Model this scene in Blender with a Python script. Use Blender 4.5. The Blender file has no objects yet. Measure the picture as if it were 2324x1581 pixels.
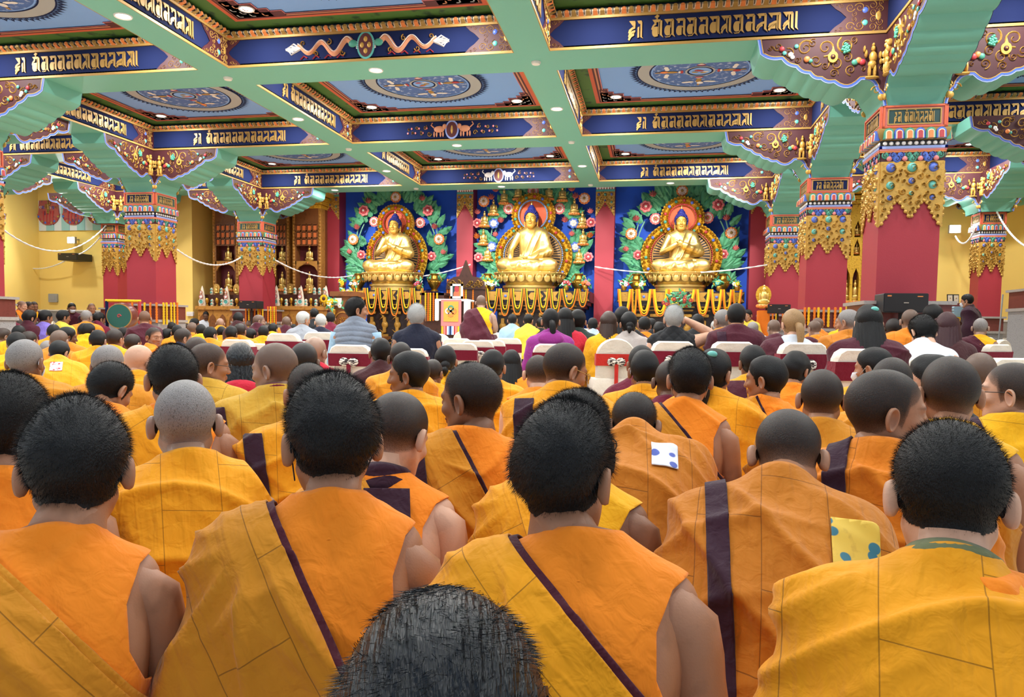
import bpy, bmesh, math, random
import numpy as np
from mathutils import Vector, Matrix
R = math.radians
scene = bpy.context.scene
COL = scene.collection
# ---------------- camera, world, exposure ----------------
FPX, CY, YAW, PIT, ROL, HC = 1718.4, 846.2, 0.185, 0.0614, 0.01367, 1.0
fw = np.array([-math.sin(YAW)*math.cos(PIT), math.cos(YAW)*math.cos(PIT), -math.sin(PIT)])
r_ = np.array([math.cos(YAW), math.sin(YAW), 0.0]); u_ = np.cross(r_, fw)
r2 = r_*math.cos(ROL)+u_*math.sin(ROL); u2 = -r_*math.sin(ROL)+u_*math.cos(ROL)
cam_d = bpy.data.cameras.new('camera'); cam = bpy.data.objects.new('camera', cam_d); COL.objects.link(cam)
cam.matrix_world = Matrix(((r2[0], u2[0], -fw[0], 0), (r2[1], u2[1], -fw[1], 0), (r2[2], u2[2], -fw[2], HC), (0, 0, 0, 1)))
cam_d.sensor_fit = 'HORIZONTAL'; cam_d.sensor_width = 36.0; cam_d.lens = FPX/2324*36
cam_d.shift_y = (CY-790.5)/2324; cam_d.clip_start = 0.02; cam_d.clip_end = 200
scene.camera = cam
C0 = np.array([0, 0, HC])
def ray(x, y): return fw + r2*(x-1162)/FPX - u2*(y-CY)/FPX
def aty(x, y, Y): d = ray(x, y); return C0 + d*(Y/d[1])
def atz(x, y, Z): d = ray(x, y); return C0 + d*((Z-HC)/d[2])
def atd(x, y, D): return C0 + ray(x, y)*D
scene.view_settings.view_transform = 'Standard'; scene.view_settings.look = 'None'
scene.view_settings.gamma = 1.0; scene.view_settings.use_curve_mapping = False
scene.view_settings.exposure = 0.5
cy = scene.cycles
cy.max_bounces = 5; cy.diffuse_bounces = 3; cy.glossy_bounces = 2; cy.transparent_max_bounces = 6; cy.transmission_bounces = 2
cy.caustics_reflective = False; cy.caustics_refractive = False; cy.sample_clamp_indirect = 3.0
world = bpy.data.worlds.new('world'); scene.world = world; world.use_nodes = True
bg = world.node_tree.nodes['Background']; bg.inputs[0].default_value = (0.86, 0.93, 1.0, 1); bg.inputs[1].default_value = 0.55
def lamp(kind, loc, power, size=0.2, color=(1, 0.97, 0.92), target=None, spot=None, name='downlight_and_fill_light'):
    l = bpy.data.lights.new(name, kind); o = bpy.data.objects.new(name, l); COL.objects.link(o); o.location = loc
    l.energy = power; l.color = color
    if kind == 'AREA': l.shape = 'DISK'; l.size = size
    else: l.shadow_soft_size = size
    if spot: l.spot_size = spot; l.spot_blend = 0.35
    if target is not None: o.rotation_euler = (Vector(target)-Vector(loc)).to_track_quat('-Z', 'Y').to_euler()
    return o
# ---------------- helpers ----------------
def srgb(r, g, b, a=1.0):
    f = lambda c: (c/255/12.92 if c/255 <= 0.04045 else ((c/255+0.055)/1.055)**2.4)
    return (f(r), f(g), f(b), a)
MATS = {}
def mat(name, col=None, rough=0.6, metal=0.0, bump=0.0, bscale=60, var=0.0, vscale=6, emit=0.0, sheen=0.0, spec=0.5, alt=None, attr=None, stretch=None, bdist=0.02, alpha=None):
    if name in MATS: return MATS[name]
    m = bpy.data.materials.new(name); m.use_nodes = True; nt = m.node_tree; b = nt.nodes['Principled BSDF']
    c = srgb(*col); N = nt.nodes.new; L = nt.links.new
    b.inputs['Base Color'].default_value = c; b.inputs['Roughness'].default_value = rough; b.inputs['Metallic'].default_value = metal
    b.inputs['Specular IOR Level'].default_value = spec
    if sheen: b.inputs['Sheen Weight'].default_value = sheen; b.inputs['Sheen Roughness'].default_value = 0.5
    tc = None
    def coords(sc):
        nonlocal tc
        if tc is None: tc = N('ShaderNodeTexCoord')
        mp = N('ShaderNodeMapping'); L(tc.outputs['Object'], mp.inputs['Vector'])
        if stretch: mp.inputs['Scale'].default_value = stretch
        return mp.outputs[0]
    cur = None
    if var:
        n = N('ShaderNodeTexNoise'); n.inputs['Scale'].default_value = vscale; n.inputs['Detail'].default_value = 4; L(coords(1), n.inputs['Vector'])
        rp = N('ShaderNodeMapRange'); rp.inputs[1].default_value = 0.555; rp.inputs[2].default_value = 0.65; L(n.outputs['Fac'], rp.inputs[0])
        mx = N('ShaderNodeMix'); mx.data_type = 'RGBA'; L(rp.outputs[0], mx.inputs[0])
        c2 = srgb(*alt) if alt else tuple(x*(1-var) for x in c[:3])+(1,)
        mx.inputs[6].default_value = c; mx.inputs[7].default_value = c2; cur = mx.outputs[2]
    if attr:
        at = N('ShaderNodeAttribute'); at.attribute_name = attr
        mx = N('ShaderNodeMix'); mx.data_type = 'RGBA'; mx.blend_type = 'MULTIPLY'; mx.inputs[0].default_value = 1
        if cur is not None: L(cur, mx.inputs[6])
        else: mx.inputs[6].default_value = c
        L(at.outputs['Color'], mx.inputs[7]); cur = mx.outputs[2]
    if cur is not None: L(cur, b.inputs['Base Color'])
    if bump:
        n = N('ShaderNodeTexNoise'); n.inputs['Scale'].default_value = bscale; n.inputs['Detail'].default_value = 3; L(coords(1), n.inputs['Vector'])
        bp = N('ShaderNodeBump'); bp.inputs['Strength'].default_value = bump; bp.inputs['Distance'].default_value = bdist; L(n.outputs['Fac'], bp.inputs['Height']); L(bp.outputs[0], b.inputs['Normal'])
    if emit: b.inputs['Emission Color'].default_value = c; b.inputs['Emission Strength'].default_value = emit
    if alpha is not None:
        at = N('ShaderNodeAttribute'); at.attribute_name = 'fade'
        n = N('ShaderNodeTexNoise'); n.inputs['Scale'].default_value = 900; L(coords(1), n.inputs['Vector'])
        ad = N('ShaderNodeMath'); ad.operation = 'ADD'; L(at.outputs['Fac'], ad.inputs[0]); L(n.outputs['Fac'], ad.inputs[1])
        mr = N('ShaderNodeMapRange'); mr.inputs[1].default_value = 0.72 if alpha > .99 else .8; mr.inputs[2].default_value = 1.15 if alpha > .99 else 1.6; mr.inputs[4].default_value = alpha; L(ad.outputs[0], mr.inputs[0]); L(mr.outputs[0], b.inputs['Alpha'])
    m.diffuse_color = c; MATS[name] = m; return m
class MB:
    def __init__(s): s.V = []; s.F = []; s.M = []; s.n = 0
    def add(s, V, F, m=0):
        V = np.asarray(V, float).reshape(-1, 3); k = s.n; s.V.append(V); s.n += len(V)
        for f in F: s.F.append([i+k for i in f])
        s.M.extend([m]*len(F)) if isinstance(m, int) else s.M.extend(m)
        return s
    def xf(s, M):
        M = np.array(M); s.V = [v@M[:3, :3].T+M[:3, 3] for v in s.V]; return s
    def join(s, o, m=None):
        return s.add(np.concatenate(o.V), o.F, list(o.M) if m is None else m)
    def box(s, x0, x1, y0, y1, z0, z1, m=0):
        V = [(x, y, z) for x in (x0, x1) for y in (y0, y1) for z in (z0, z1)]
        return s.add(V, [(0, 1, 3, 2), (4, 6, 7, 5), (0, 4, 5, 1), (2, 3, 7, 6), (0, 2, 6, 4), (1, 5, 7, 3)], m)
    def rbox(s, x0, x1, y0, y1, z0, z1, r=0.02, m=0, n=3):
        # rounded in the x-z outline, straight along y
        pts = []
        for cx, cz, a0 in ((x1-r, z1-r, 0), (x0+r, z1-r, 90), (x0+r, z0+r, 180), (x1-r, z0+r, 270)):
            for i in range(n+1): a = R(a0+90*i/n); pts.append((cx+r*math.cos(a), cz+r*math.sin(a)))
        return s.prism(pts, lambda p: (p[0], y0, p[1]), lambda p: (p[0], y1, p[1]), m)
    def prism(s, pts, f0, f1, m=0, mside=None):
        n = len(pts); V = [f0(p) for p in pts]+[f1(p) for p in pts]
        s.add(V, [list(range(n)), list(range(2*n-1, n-1, -1))]+[(i, i+n, (i+1) % n+n, (i+1) % n) for i in range(n)], m if mside is None else [m, m]+[mside]*n); return s
    def lathe(s, prof, c=(0, 0, 0), n=24, m=0, a0=0, a1=360, flute=None):
        full = a1-a0 >= 360; k = n if full else n+1; V = []
        for (r, z) in prof:
            for i in range(k):
                a = R(a0+(a1-a0)*i/n); q = r*(1+(flute(i/n, z) if flute else 0)); V.append((c[0]+q*math.cos(a), c[1]+q*math.sin(a), c[2]+z))
        F = [(j*k+i, j*k+(i+1) % k, (j+1)*k+(i+1) % k, (j+1)*k+i) for j in range(len(prof)-1) for i in range(n)]
        F = [f[::-1] for f in F] if prof[0][1] > prof[-1][1] else F
        return s.add(V, F, m)
    def tube(s, P, rad, n=8, m=0, cap=True, flat=1.0):
        P = np.asarray(P, float); k = len(P); rad = np.broadcast_to(np.asarray(rad, float), (k,))
        T = np.gradient(P, axis=0); T /= np.linalg.norm(T, axis=1)[:, None]+1e-9
        up = np.array([0, 0, 1.0]) if abs(T[0][2]) < 0.9 else np.array([0, 1.0, 0]); V = []
        A = np.cross(T[0], up); A /= np.linalg.norm(A)
        for i in range(k):
            A = A-T[i]*(A@T[i]); A /= np.linalg.norm(A)+1e-9; B = np.cross(T[i], A)
            for j in range(n): a = 2*math.pi*j/n; V.append(P[i]+rad[i]*(A*math.cos(a)+B*flat*math.sin(a)))
        F = [(i*n+j, i*n+(j+1) % n, (i+1)*n+(j+1) % n, (i+1)*n+j) for i in range(k-1) for j in range(n)]
        if cap: F += [list(range(n))[::-1], list(range((k-1)*n, k*n))]
        return s.add(V, F, m)
    def ell(s, c, r, n=12, k=8, m=0, R3=None):
        V = [(0, 0, -1)]
        for j in range(1, k):
            b = math.pi*(j/k-0.5)
            for i in range(n): a = 2*math.pi*i/n; V.append((math.cos(b)*math.cos(a), math.cos(b)*math.sin(a), math.sin(b)))
        V.append((0, 0, 1)); V = np.array(V)*np.asarray(r)
        if R3 is not None: V = V@np.array(R3).T
        F = [(0, 1+(i+1) % n, 1+i) for i in range(n)]+[(1+j*n+i, 1+j*n+(i+1) % n, 1+(j+1)*n+(i+1) % n, 1+(j+1)*n+i) for j in range(k-2) for i in range(n)]
        t = 1+(k-1)*n; F += [(t, t-n+i, t-n+(i+1) % n) for i in range(n)]
        return s.add(V+np.asarray(c), F, m)
    def grid(s, G, m=0, closed=False):
        a, b = G.shape[:2]; bb = b if closed else b-1
        return s.add(G.reshape(-1, 3), [(i*b+j, i*b+(j+1) % b, (i+1)*b+(j+1) % b, (i+1)*b+j) for i in range(a-1) for j in range(bb)], m)
    def mesh(s, name, mats, angle=40):
        me = bpy.data.meshes.new(name)
        me.from_pydata(np.concatenate(s.V).tolist() if s.V else [], [], s.F)
        for x in mats: me.materials.append(MATS[x] if isinstance(x, str) else x)
        if len(mats) > 1: me.polygons.foreach_set('material_index', s.M)
        me.polygons.foreach_set('use_smooth', [True]*len(s.F))
        if angle < 180: me.set_sharp_from_angle(angle=R(angle))
        return me
    def build(s, name, mats, parent=None, loc=None, rot=None, angle=40):
        return link(name, s.mesh(name, mats, angle), parent, loc, rot)
def link(name, me, parent=None, loc=None, rot=None, M=None):
    o = bpy.data.objects.new(name, me); COL.objects.link(o)
    if parent is not None: o.parent = parent
    if M is not None: o.matrix_local = M
    if loc is not None: o.location = loc
    if rot is not None: o.rotation_euler = rot
    return o
def tag(o, label, cat, group=None, kind=None):
    if label: o['label'] = label
    if cat: o['category'] = cat
    if group: o['group'] = group
    if kind: o['kind'] = kind
    return o
def thing(name, label, cat, loc=(0, 0, 0), rot=(0, 0, 0), group=None, kind=None):
    o = bpy.data.objects.new(name, None); COL.objects.link(o); o.location = loc; o.rotation_euler = rot; o.empty_display_size = 0.1
    return tag(o, label, cat, group, kind)
def struct(mb, name, mats, label=None, cat=None, parent=None, angle=40):
    o = mb.build(name, mats, parent, angle=angle); o['kind'] = 'structure'
    if label: o['label'] = label; o['category'] = cat
    return o
def copy_tree(o, parent=None):
    c = o.copy(); COL.objects.link(c); c.parent = parent
    for ch in list(o.children): copy_tree(ch, c)
    return c
def ordinal(i): return ['first', 'second', 'third', 'fourth', 'fifth', 'sixth', 'seventh', 'eighth', 'ninth', 'tenth', 'eleventh', 'twelfth', 'thirteenth', 'fourteenth', 'fifteenth', 'sixteenth', 'seventeenth', 'eighteenth', 'nineteenth', 'twentieth', 'twenty-first', 'twenty-second', 'twenty-third', 'twenty-fourth'][i]
# ---------------- shared materials ----------------
mat('teal_paint', (114, 188, 172), 0.55, bump=0.05, bscale=40)
mat('navy_paint', (17, 29, 70), 0.85, spec=.2)
mat('gold_paint', (172, 136, 72), 0.45, metal=0.25)
mat('gold_relief', (200, 158, 76), 0.42, metal=0.3, var=0.25, vscale=30, bump=0.3, bscale=50, bdist=0.01)
mat('maroon_panel', (64, 19, 27), 0.6)
mat('green_border', (74, 116, 52), 0.6, var=0.5, vscale=5, alt=(36, 66, 40), stretch=(1, 1, 1))
mat('orange_border', (208, 98, 66), 0.6)
mat('darkred_border', (86, 34, 38), 0.6)
mat('tan_border', (206, 140, 104), 0.6)
mat('ceiling_blue', (126, 172, 238), 0.6)
mat('ring_grey', (168, 172, 174), 0.6)
mat('mandala_field', (70, 108, 176), 0.6, var=1, vscale=14, alt=(172, 190, 222))
mat('cream_paint', (232, 218, 196), 0.55)
mat('pink_paint', (214, 128, 128), 0.55)
mat('red_pillar', (160, 44, 58), 0.55, bump=0.06, bscale=90)
mat('granite', (150, 152, 156), 0.35, var=0.45, vscale=60, bump=0.1, bscale=80)
mat('granite_cap', (160, 156, 154), 0.3, var=0.25, vscale=50)
mat('brown_dado', (112, 56, 52), 0.3, var=0.2, vscale=25)
mat('blue_petal', (70, 104, 196), 0.5); mat('green_petal', (70, 150, 128), 0.5); mat('turq', (92, 176, 168), 0.35); mat('azure', (84, 112, 206), 0.35)
mat('white_paint', (236, 234, 232), 0.5); mat('black_paint', (26, 22, 24), 0.5); mat('lilac', (150, 170, 232), 0.5)
mat('orange_paint', (226, 132, 70), 0.5); mat('crimson', (176, 52, 62), 0.5)
mat('yellow_wall', (252, 218, 122), 0.75, bump=0.04, bscale=30)
mat('blue_wall', (30, 92, 220), 0.65, var=0.12, vscale=3)
mat('floor_stone', (196, 184, 166), 0.3, var=0.12, vscale=4)
mat('lamp_glow', (255, 250, 240), 0.5, emit=6.0)
mat('chrome', (200, 200, 200), 0.2, metal=1.0)
# ---------------- architecture ----------------
ZB, ZP, ZT, ZC = 4.37, 4.75, 4.83, 4.87      # beam soffit, band top, cornice top, ceiling
KX = {-3: -14.3, -2: -10.14, -1: -5.87, 0: -1.57, 1: 2.83, 2: 7.2, 3: 11.5}
HWX = {-3: .33, -2: .33, -1: .22, 0: .22, 1: .33, 2: .33, 3: .33}
RY = [1.36, 5.56, 9.76, 13.96, 18.16]; HWY = .35
def wallM(P, n):
    n = Vector(n); d = -n; rt = d.cross(Vector((0, 0, 1)))
    return Matrix(((rt[0], d[0], 0, P[0]), (rt[1], d[1], 0, P[1]), (rt[2], d[2], 1, P[2]), (0, 0, 0, 1)))
# ---- lettering
def stem(x): return [(x, .97), (x+.22, .92), (x+.22, .12), (x+.36, -.06), (x+.05, .08), (x, .12)]
def head(a, b): return [(a, 1), (b+.16, 1), (b+.22, .92), (b, .85), (a+.42, .85), (a+.36, .7)]
def headn(a, b): return [(a, 1), (a+.12, .95), (a+.18, 1), (b+.16, 1), (b+.22, .92), (b, .85), (a+.44, .85), (a+.42, .74), (a+.22, .72), (a+.24, .82)]
def bowl(cx, cz, r, xr): return [(xr, cz+r*.95)]+[(cx+r*math.cos(R(a)), cz+r*math.sin(R(a))) for a in range(100, 300, 20)]+[(xr, cz-r*.9)]
line = lambda x: [(x, .86), (x+.06, .86), (x+.06, .16), (x, .16)]
rib = lambda z, w=.62, t=.12: [(0, z-.1), (.1, z+.08), (w*.6, z+.22), (w, z+.26), (w, z+.26-t), (w*.6, z+.22-t*1.2), (.14, z-.16)]
G_M = ([head(0, .72), stem(.74), bowl(.34, .34, .3, .6), [(.62, .86), (.68, .86), (.68, .5), (.62, .5)], [(.1, .02), (.2, -.02), (.55, .0), (.74, .16), (.74, .1), (.58, -.05), (.2, -.06)]], 1.02)
G_Y = ([head(0, .72), stem(.74), bowl(.36, .36, .32, .62), line(.64)], 1.02)
G_N = ([headn(0, .7), stem(.74), bowl(.36, .3, .28, .62), [(.58, .52), (.74, .56), (.74, .48), (.58, .44)]], 1.0)
G_S = ([head(0, .72), stem(.74), rib(.3), rib(.14, .5), [(.5, .86), (.62, .86), (.62, .1), (.72, -.02), (.5, .1)]], 1.05)
G_V = ([head(0, .95), stem(.96), rib(.3, .9), rib(.14, .72), [(.78, .86), (.88, .86), (.88, .1), (.98, -.02), (.78, .1)], [(.3, .1), (.5, .34), (.7, .4), (.7, .1)]], 1.28)
G_K = ([headn(0, .72), stem(.74), rib(.28, .74), rib(.12, .6, .1)], 1.02)
G_H = ([head(.1, .5), [(.5, .9), (.72, .9), (.72, .66), (.5, .6)], rib(.42, .7), rib(.2, .7), rib(.02, .6, .14)], .82)
G_D = ([[(0, 1), (.4, 1), (.48, .9), (.48, .05), (.6, -.06), (.3, .05), (.3, .8), (.12, .84)], [(.02, .6), (.2, .66), (.2, .02), (.02, 0)]], .66)
G_O = ([head(.1, .72), stem(.84), rib(.56, .5), bowl(.38, .3, .3, .66), line(.7), [(.3, 1.16), (.55, 1.3), (.8, 1.2), (.55, 1.06)], [(.42, 1.02), (.6, 1.1), (.66, 1.02)]], 1.16)
G_I = ([stem(0), [(-.1, 1.18), (.3, 1.3), (.6, 1.1), (.7, 1.0), (.2, 1.18)]], .3)
G_P = ([[(0, 1), (.2, 1), (.2, .1), (.3, -.04), (0, .1)]], .3)
GAP = (None, .55)
TXT = [G_H, G_D, GAP, G_O, G_M, G_N, G_M, G_N, G_Y, G_S, G_M, G_N, G_K, G_V, G_S, G_P]
TXT2 = [G_H, G_N, GAP, G_O, G_Y, G_I, G_S, G_K, G_K, G_O, G_P]
def text_mesh(name, seq, hh, width):
    mb = MB(); x = 0; tot = sum(g[1]+.08 for g in seq); sx = width/tot
    for polys, w in seq:
        if polys:
            for p in polys:
                mb.prism(p, lambda q: ((x+q[0])*sx-width/2, -.006, (q[1]-.5)*hh), lambda q: ((x+q[0])*sx-width/2, .004, (q[1]-.5)*hh), 0)
        x += w+.08
    return mb.mesh(name, ['gold_paint'])
ME_TXT = text_mesh('inscription', TXT, .2, 1.75); ME_TXT_L = text_mesh('inscription', TXT, .2, 1.95); ME_TXT2 = text_mesh('inscription', TXT2, .115, .43)
# ---- scroll ornaments
def spiral(mb, cx, cz, r, turns=1.6, a0=0, sgn=1, w=.2, m=0, y0=-.012, y1=.004, n=22):
    a = []; b = []
    for i in range(n+1):
        t = i/n; rr = r*(1-t*.86); ang = R(a0)+sgn*t*turns*2*math.pi; ww = r*w*(1-.6*t)
        a.append((cx+(rr+ww)*math.cos(ang), cz+(rr+ww)*math.sin(ang))); b.append((cx+(rr-ww)*math.cos(ang), cz+(rr-ww)*math.sin(ang)))
    V = [(p[0], y1, p[1]) for p in a]+[(p[0], y1, p[1]) for p in b]+[((p[0]+q[0])/2, y0, (p[1]+q[1])/2) for p, q in zip(a, b)]
    k = n+1; F = []
    for i in range(n): F += [(i, i+1, 2*k+i+1, 2*k+i), (k+i+1, k+i, 2*k+i, 2*k+i+1)]
    mb.add(V, F, m)
def stroke(mb, pts, w, m=0, y0=-.01, y1=.004):
    P = np.array(pts, float); T = np.gradient(P, axis=0); T /= np.linalg.norm(T, axis=1)[:, None]+1e-9
    Nn = np.stack([-T[:, 1], T[:, 0]], 1); k = len(P); W = np.broadcast_to(np.asarray(w), (k,))[:, None]
    a = P+Nn*W; b = P-Nn*W
    V = [(p[0], y1, p[1]) for p in a]+[(p[0], y0, p[1]) for p in P]+[(p[0], y1, p[1]) for p in b]
    mb.add(V, [(i, i+1, k+i+1, k+i) for i in range(k-1)]+[(k+i, k+i+1, 2*k+i+1, 2*k+i) for i in range(k-1)], m)
def dome(mb, cx, cz, r, m, h=.5, y=0): mb.ell((cx, y, cz), (r, r*h, r), 12, 6, m)
# coffer end ornament: width .62 (x 0..0.62 from the corner), height .36, pointing +x
def end_orn():
    mb = MB(); h = .17
    plate = [(0, -h), (.5, -h), (.62, -h+.01), (.56, -.1), (.5, -.06), (.44, 0), (.5, .06), (.56, .1), (.62, h-.01), (.5, h), (0, h)]
    mb.prism(plate, lambda p: (p[0], -.006, p[1]), lambda p: (p[0], .002, p[1]), 0)
    for s in (1, -1):
        for cx, cz, r, a in ((.40, .105, .05, 200), (.30, .1, .055, 20), (.5, .135, .028, 180), (.16, .12, .045, 90), (.08, .07, .04, 0), (.36, .03, .03, 120), (.15, .04, .04, 240), (.55, .15, .018, 180), (.07, .14, .03, 270)):
            spiral(mb, cx, cz*s, r, 1.5, a*s, s, .24, 1)
        dome(mb, .24, .07*s, .036, 2 if s > 0 else 3); spiral(mb, .24, .07*s, .05, .9, 90, s, .16, 1)
    mb.ell((.1, 0, 0), (.035, .012, .06), 10, 6, 1)
    return mb.mesh('end_ornament', ['maroon_panel', 'gold_relief', 'azure', 'turq'])
ME_END = end_orn()
def bead_row(L, colors=True):
    mb = MB(); n = int(L/.085); s = L/n
    mb.prism([(0, 0), (-.075, .03), (-.075, .05), (-.03, .08), (0, .08)], lambda p: (-L/2, p[0], p[1]), lambda p: (L/2, p[0], p[1]), 0)
    for i in range(n):
        x = -L/2+(i+.5)*s
        mb.prism([(-.3, 0), (-.3, .6), (-.15, 1), (.15, 1), (.3, .6), (.3, 0)], lambda p: (x+p[0]*s*1.1, -.02, .0+p[1]*.018), lambda p: (x+p[0]*s*.9, -.088, .028+p[1]*.03), 1 if i % 2 else 2)
        mb.box(x+s*.42, x+s*.52, -.082, -.03, .012, .06, 3)
    mb.box(-L/2, L/2, -.02, 0, -.03, 0, 4)
    return mb
def dragons():
    mb = MB()
    for s in (1, -1):
        t = np.linspace(0, 1, 60); x = s*(.16+t*.62); z = .07*np.sin(t*4.2*math.pi+.4)*(1-.45*t)
        stroke(mb, np.stack([x, z], 1), .028*(1-.55*t)+.004, 0, -.016); stroke(mb, np.stack([x, z+.024*(1-.4*t)], 1), .008, 1, -.018)
        mb.ell((s*.145, -.006, .02), (.05, .016, .036), 10, 6, 2)
        for q in range(5): stroke(mb, [(s*.11, .03-q*.012), (s*.07, .05-q*.022), (s*.05, .055-q*.03)], .006, 1)
        for q in range(6): stroke(mb, [(s*.74, 0), (s*(.83+.03*(q % 2)), .05-q*.02), (s*(.93-.02*abs(q-2.5)), .02-q*.008)], .008, 1)
        for q in range(4): spiral(mb, s*(.27+q*.15), (.05 if q % 2 else -.055), .03, 1.2, 90*q, s, .22, 3)
        for q in range(4): stroke(mb, [(s*(.25+q*.14), -.09), (s*(.29+q*.14), -.07), (s*(.33+q*.14), -.1)], .006, 4)
    mb.prism([(.1*math.cos(R(a)), .13*math.sin(R(a))) for a in range(0, 360, 12)], lambda p: (p[0], -.008, p[1]), lambda p: (p[0], .002, p[1]), 5)
    mb.prism([(.08*math.cos(R(a)), .11*math.sin(R(a))) for a in range(0, 360, 12)], lambda p: (p[0], -.012, p[1]), lambda p: (p[0], .002, p[1]), 6)
    for a in range(4): mb.ell((.04*math.cos(a*math.pi/2), -.012, .055*math.sin(a*math.pi/2)), (.022, .006, .026), 8, 6, 3)
    return mb.mesh('dragon_relief', ['tan_border', 'white_paint', 'green_petal', 'gold_relief', 'crimson', 'turq', 'darkred_border'])
ME_DRAGON = dragons()
def beasts(c):
    mb = MB()
    for s in (1, -1):
        mb.ell((s*.2, -.006, .01), (.085, .02, .045), 12, 6, 0); mb.ell((s*.115, -.008, .045), (.035, .02, .035), 10, 6, 0)
        for q in (.14, .18, .24, .28): mb.ell((s*q, -.004, -.055), (.014, .012, .04), 8, 4, 0)
        stroke(mb, [(s*.28, .03), (s*.33, .07), (s*.31, .1)], .01, 0)
        for q in range(6):
            spiral(mb, s*(.36+q*.065), .045*(1 if q % 2 else -1)*(1-q*.1), .035-.003*q, 1.3, 60*q, s, .2, 2)
            dome(mb, s*(.4+q*.06), -.03*(1 if q % 2 else -1), .015, 3)
    for rr, m in ((.105, 1), (.085, 4)): mb.prism([(rr*math.cos(R(a)), rr*1.2*math.sin(R(a))) for a in range(0, 360, 12)], lambda p: (p[0], -.01 if m == 1 else -.014, p[1]), lambda p: (p[0], .002, p[1]), m)
    mb.ell((0, -.012, 0), (.018, .008, .06), 8, 6, 2)
    return mb.mesh('beast_relief', [c, 'lilac', 'gold_relief', 'pink_paint', 'darkred_border'])
ME_LION = beasts('tan_border'); ME_SNOW = beasts('white_paint')
def mandala(var):
    mb = MB(); rng = random.Random(var); z = 0
    def ring(r0, r1, m, dz, n=64): 
        V = [(r0*math.cos(2*math.pi*i/n), r0*math.sin(2*math.pi*i/n), -dz) for i in range(n)]+[(r1*math.cos(2*math.pi*i/n), r1*math.sin(2*math.pi*i/n), -dz) for i in range(n)]
        mb.add(V, [(i, (i+1) % n, n+(i+1) % n, n+i) for i in range(n)], m)
    ring(.0, .93, 0, .004); ring(.75, .92, 1, .006); ring(.73, .75, 2, .008); ring(.92, .94, 2, .008); ring(.70, .72, 6, .006); ring(.0, .2, 3, .008); ring(.19, .22, 1, .010); ring(.165, .19, 2, .012)
    n = 72
    for i in range(n):
        a = 2*math.pi*i/n
        for q, (da, dr, s) in enumerate(((0, .04, 1), (.03, .015, .6), (-.03, .015, .6))):
            aa = a+da; rr = .95+dr; c, s_ = math.cos(aa), math.sin(aa); L, W = .065*s, .024*s
            mb.add([(rr*c-W*s_, rr*s_+W*c, -.006), ((rr+L)*c, (rr+L)*s_, -.006), (rr*c+W*s_, rr*s_-W*c, -.006), ((rr-.03)*c, (rr-.03)*s_, -.006)], [(0, 1, 2, 3)], 2)
    for k in range(4):
        a = k*math.pi/2; c, s_ = math.cos(a), math.sin(a)
        def bl(r, t, w, h, m, dz=.01):
            mb.ell((r*c-t*s_, r*s_+t*c, -dz), (abs(w*c)+abs(h*s_), abs(w*s_)+abs(h*c), .004), 10, 4, m)
        bl(.27, 0, .025, .07, 4); bl(.30, 0, .02, .05, 5); bl(.42, 0, .1, .045, 7); bl(.53, rng.uniform(-.03, .03), .06, .05, rng.choice([4, 5, 8]), .013); bl(.62, 0, .05, .02, 7)
        for t in (-.13, .13, -.2, .2): bl(.46+abs(t)*.2, t, .035, .06, 5)
    bl = None
    for q in range(5): mb.ell((rng.uniform(-.08, .08), rng.uniform(-.08, .08), -.012), (.05, .025, .004), 8, 4, (4, 7, 5, 7, 4)[q])
    return mb.mesh('mandala_painting', ['mandala_field', 'ring_grey', 'navy_paint', 'ceiling_blue', 'crimson', 'white_paint', 'ceiling_blue', 'gold_paint', 'orange_paint'], angle=30)
ME_MAND = [mandala(i) for i in range(3)]
def fret(mb, S, z):   # stepped corner frets and border bands of the ceiling panel; S: half sizes
    pass
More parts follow.
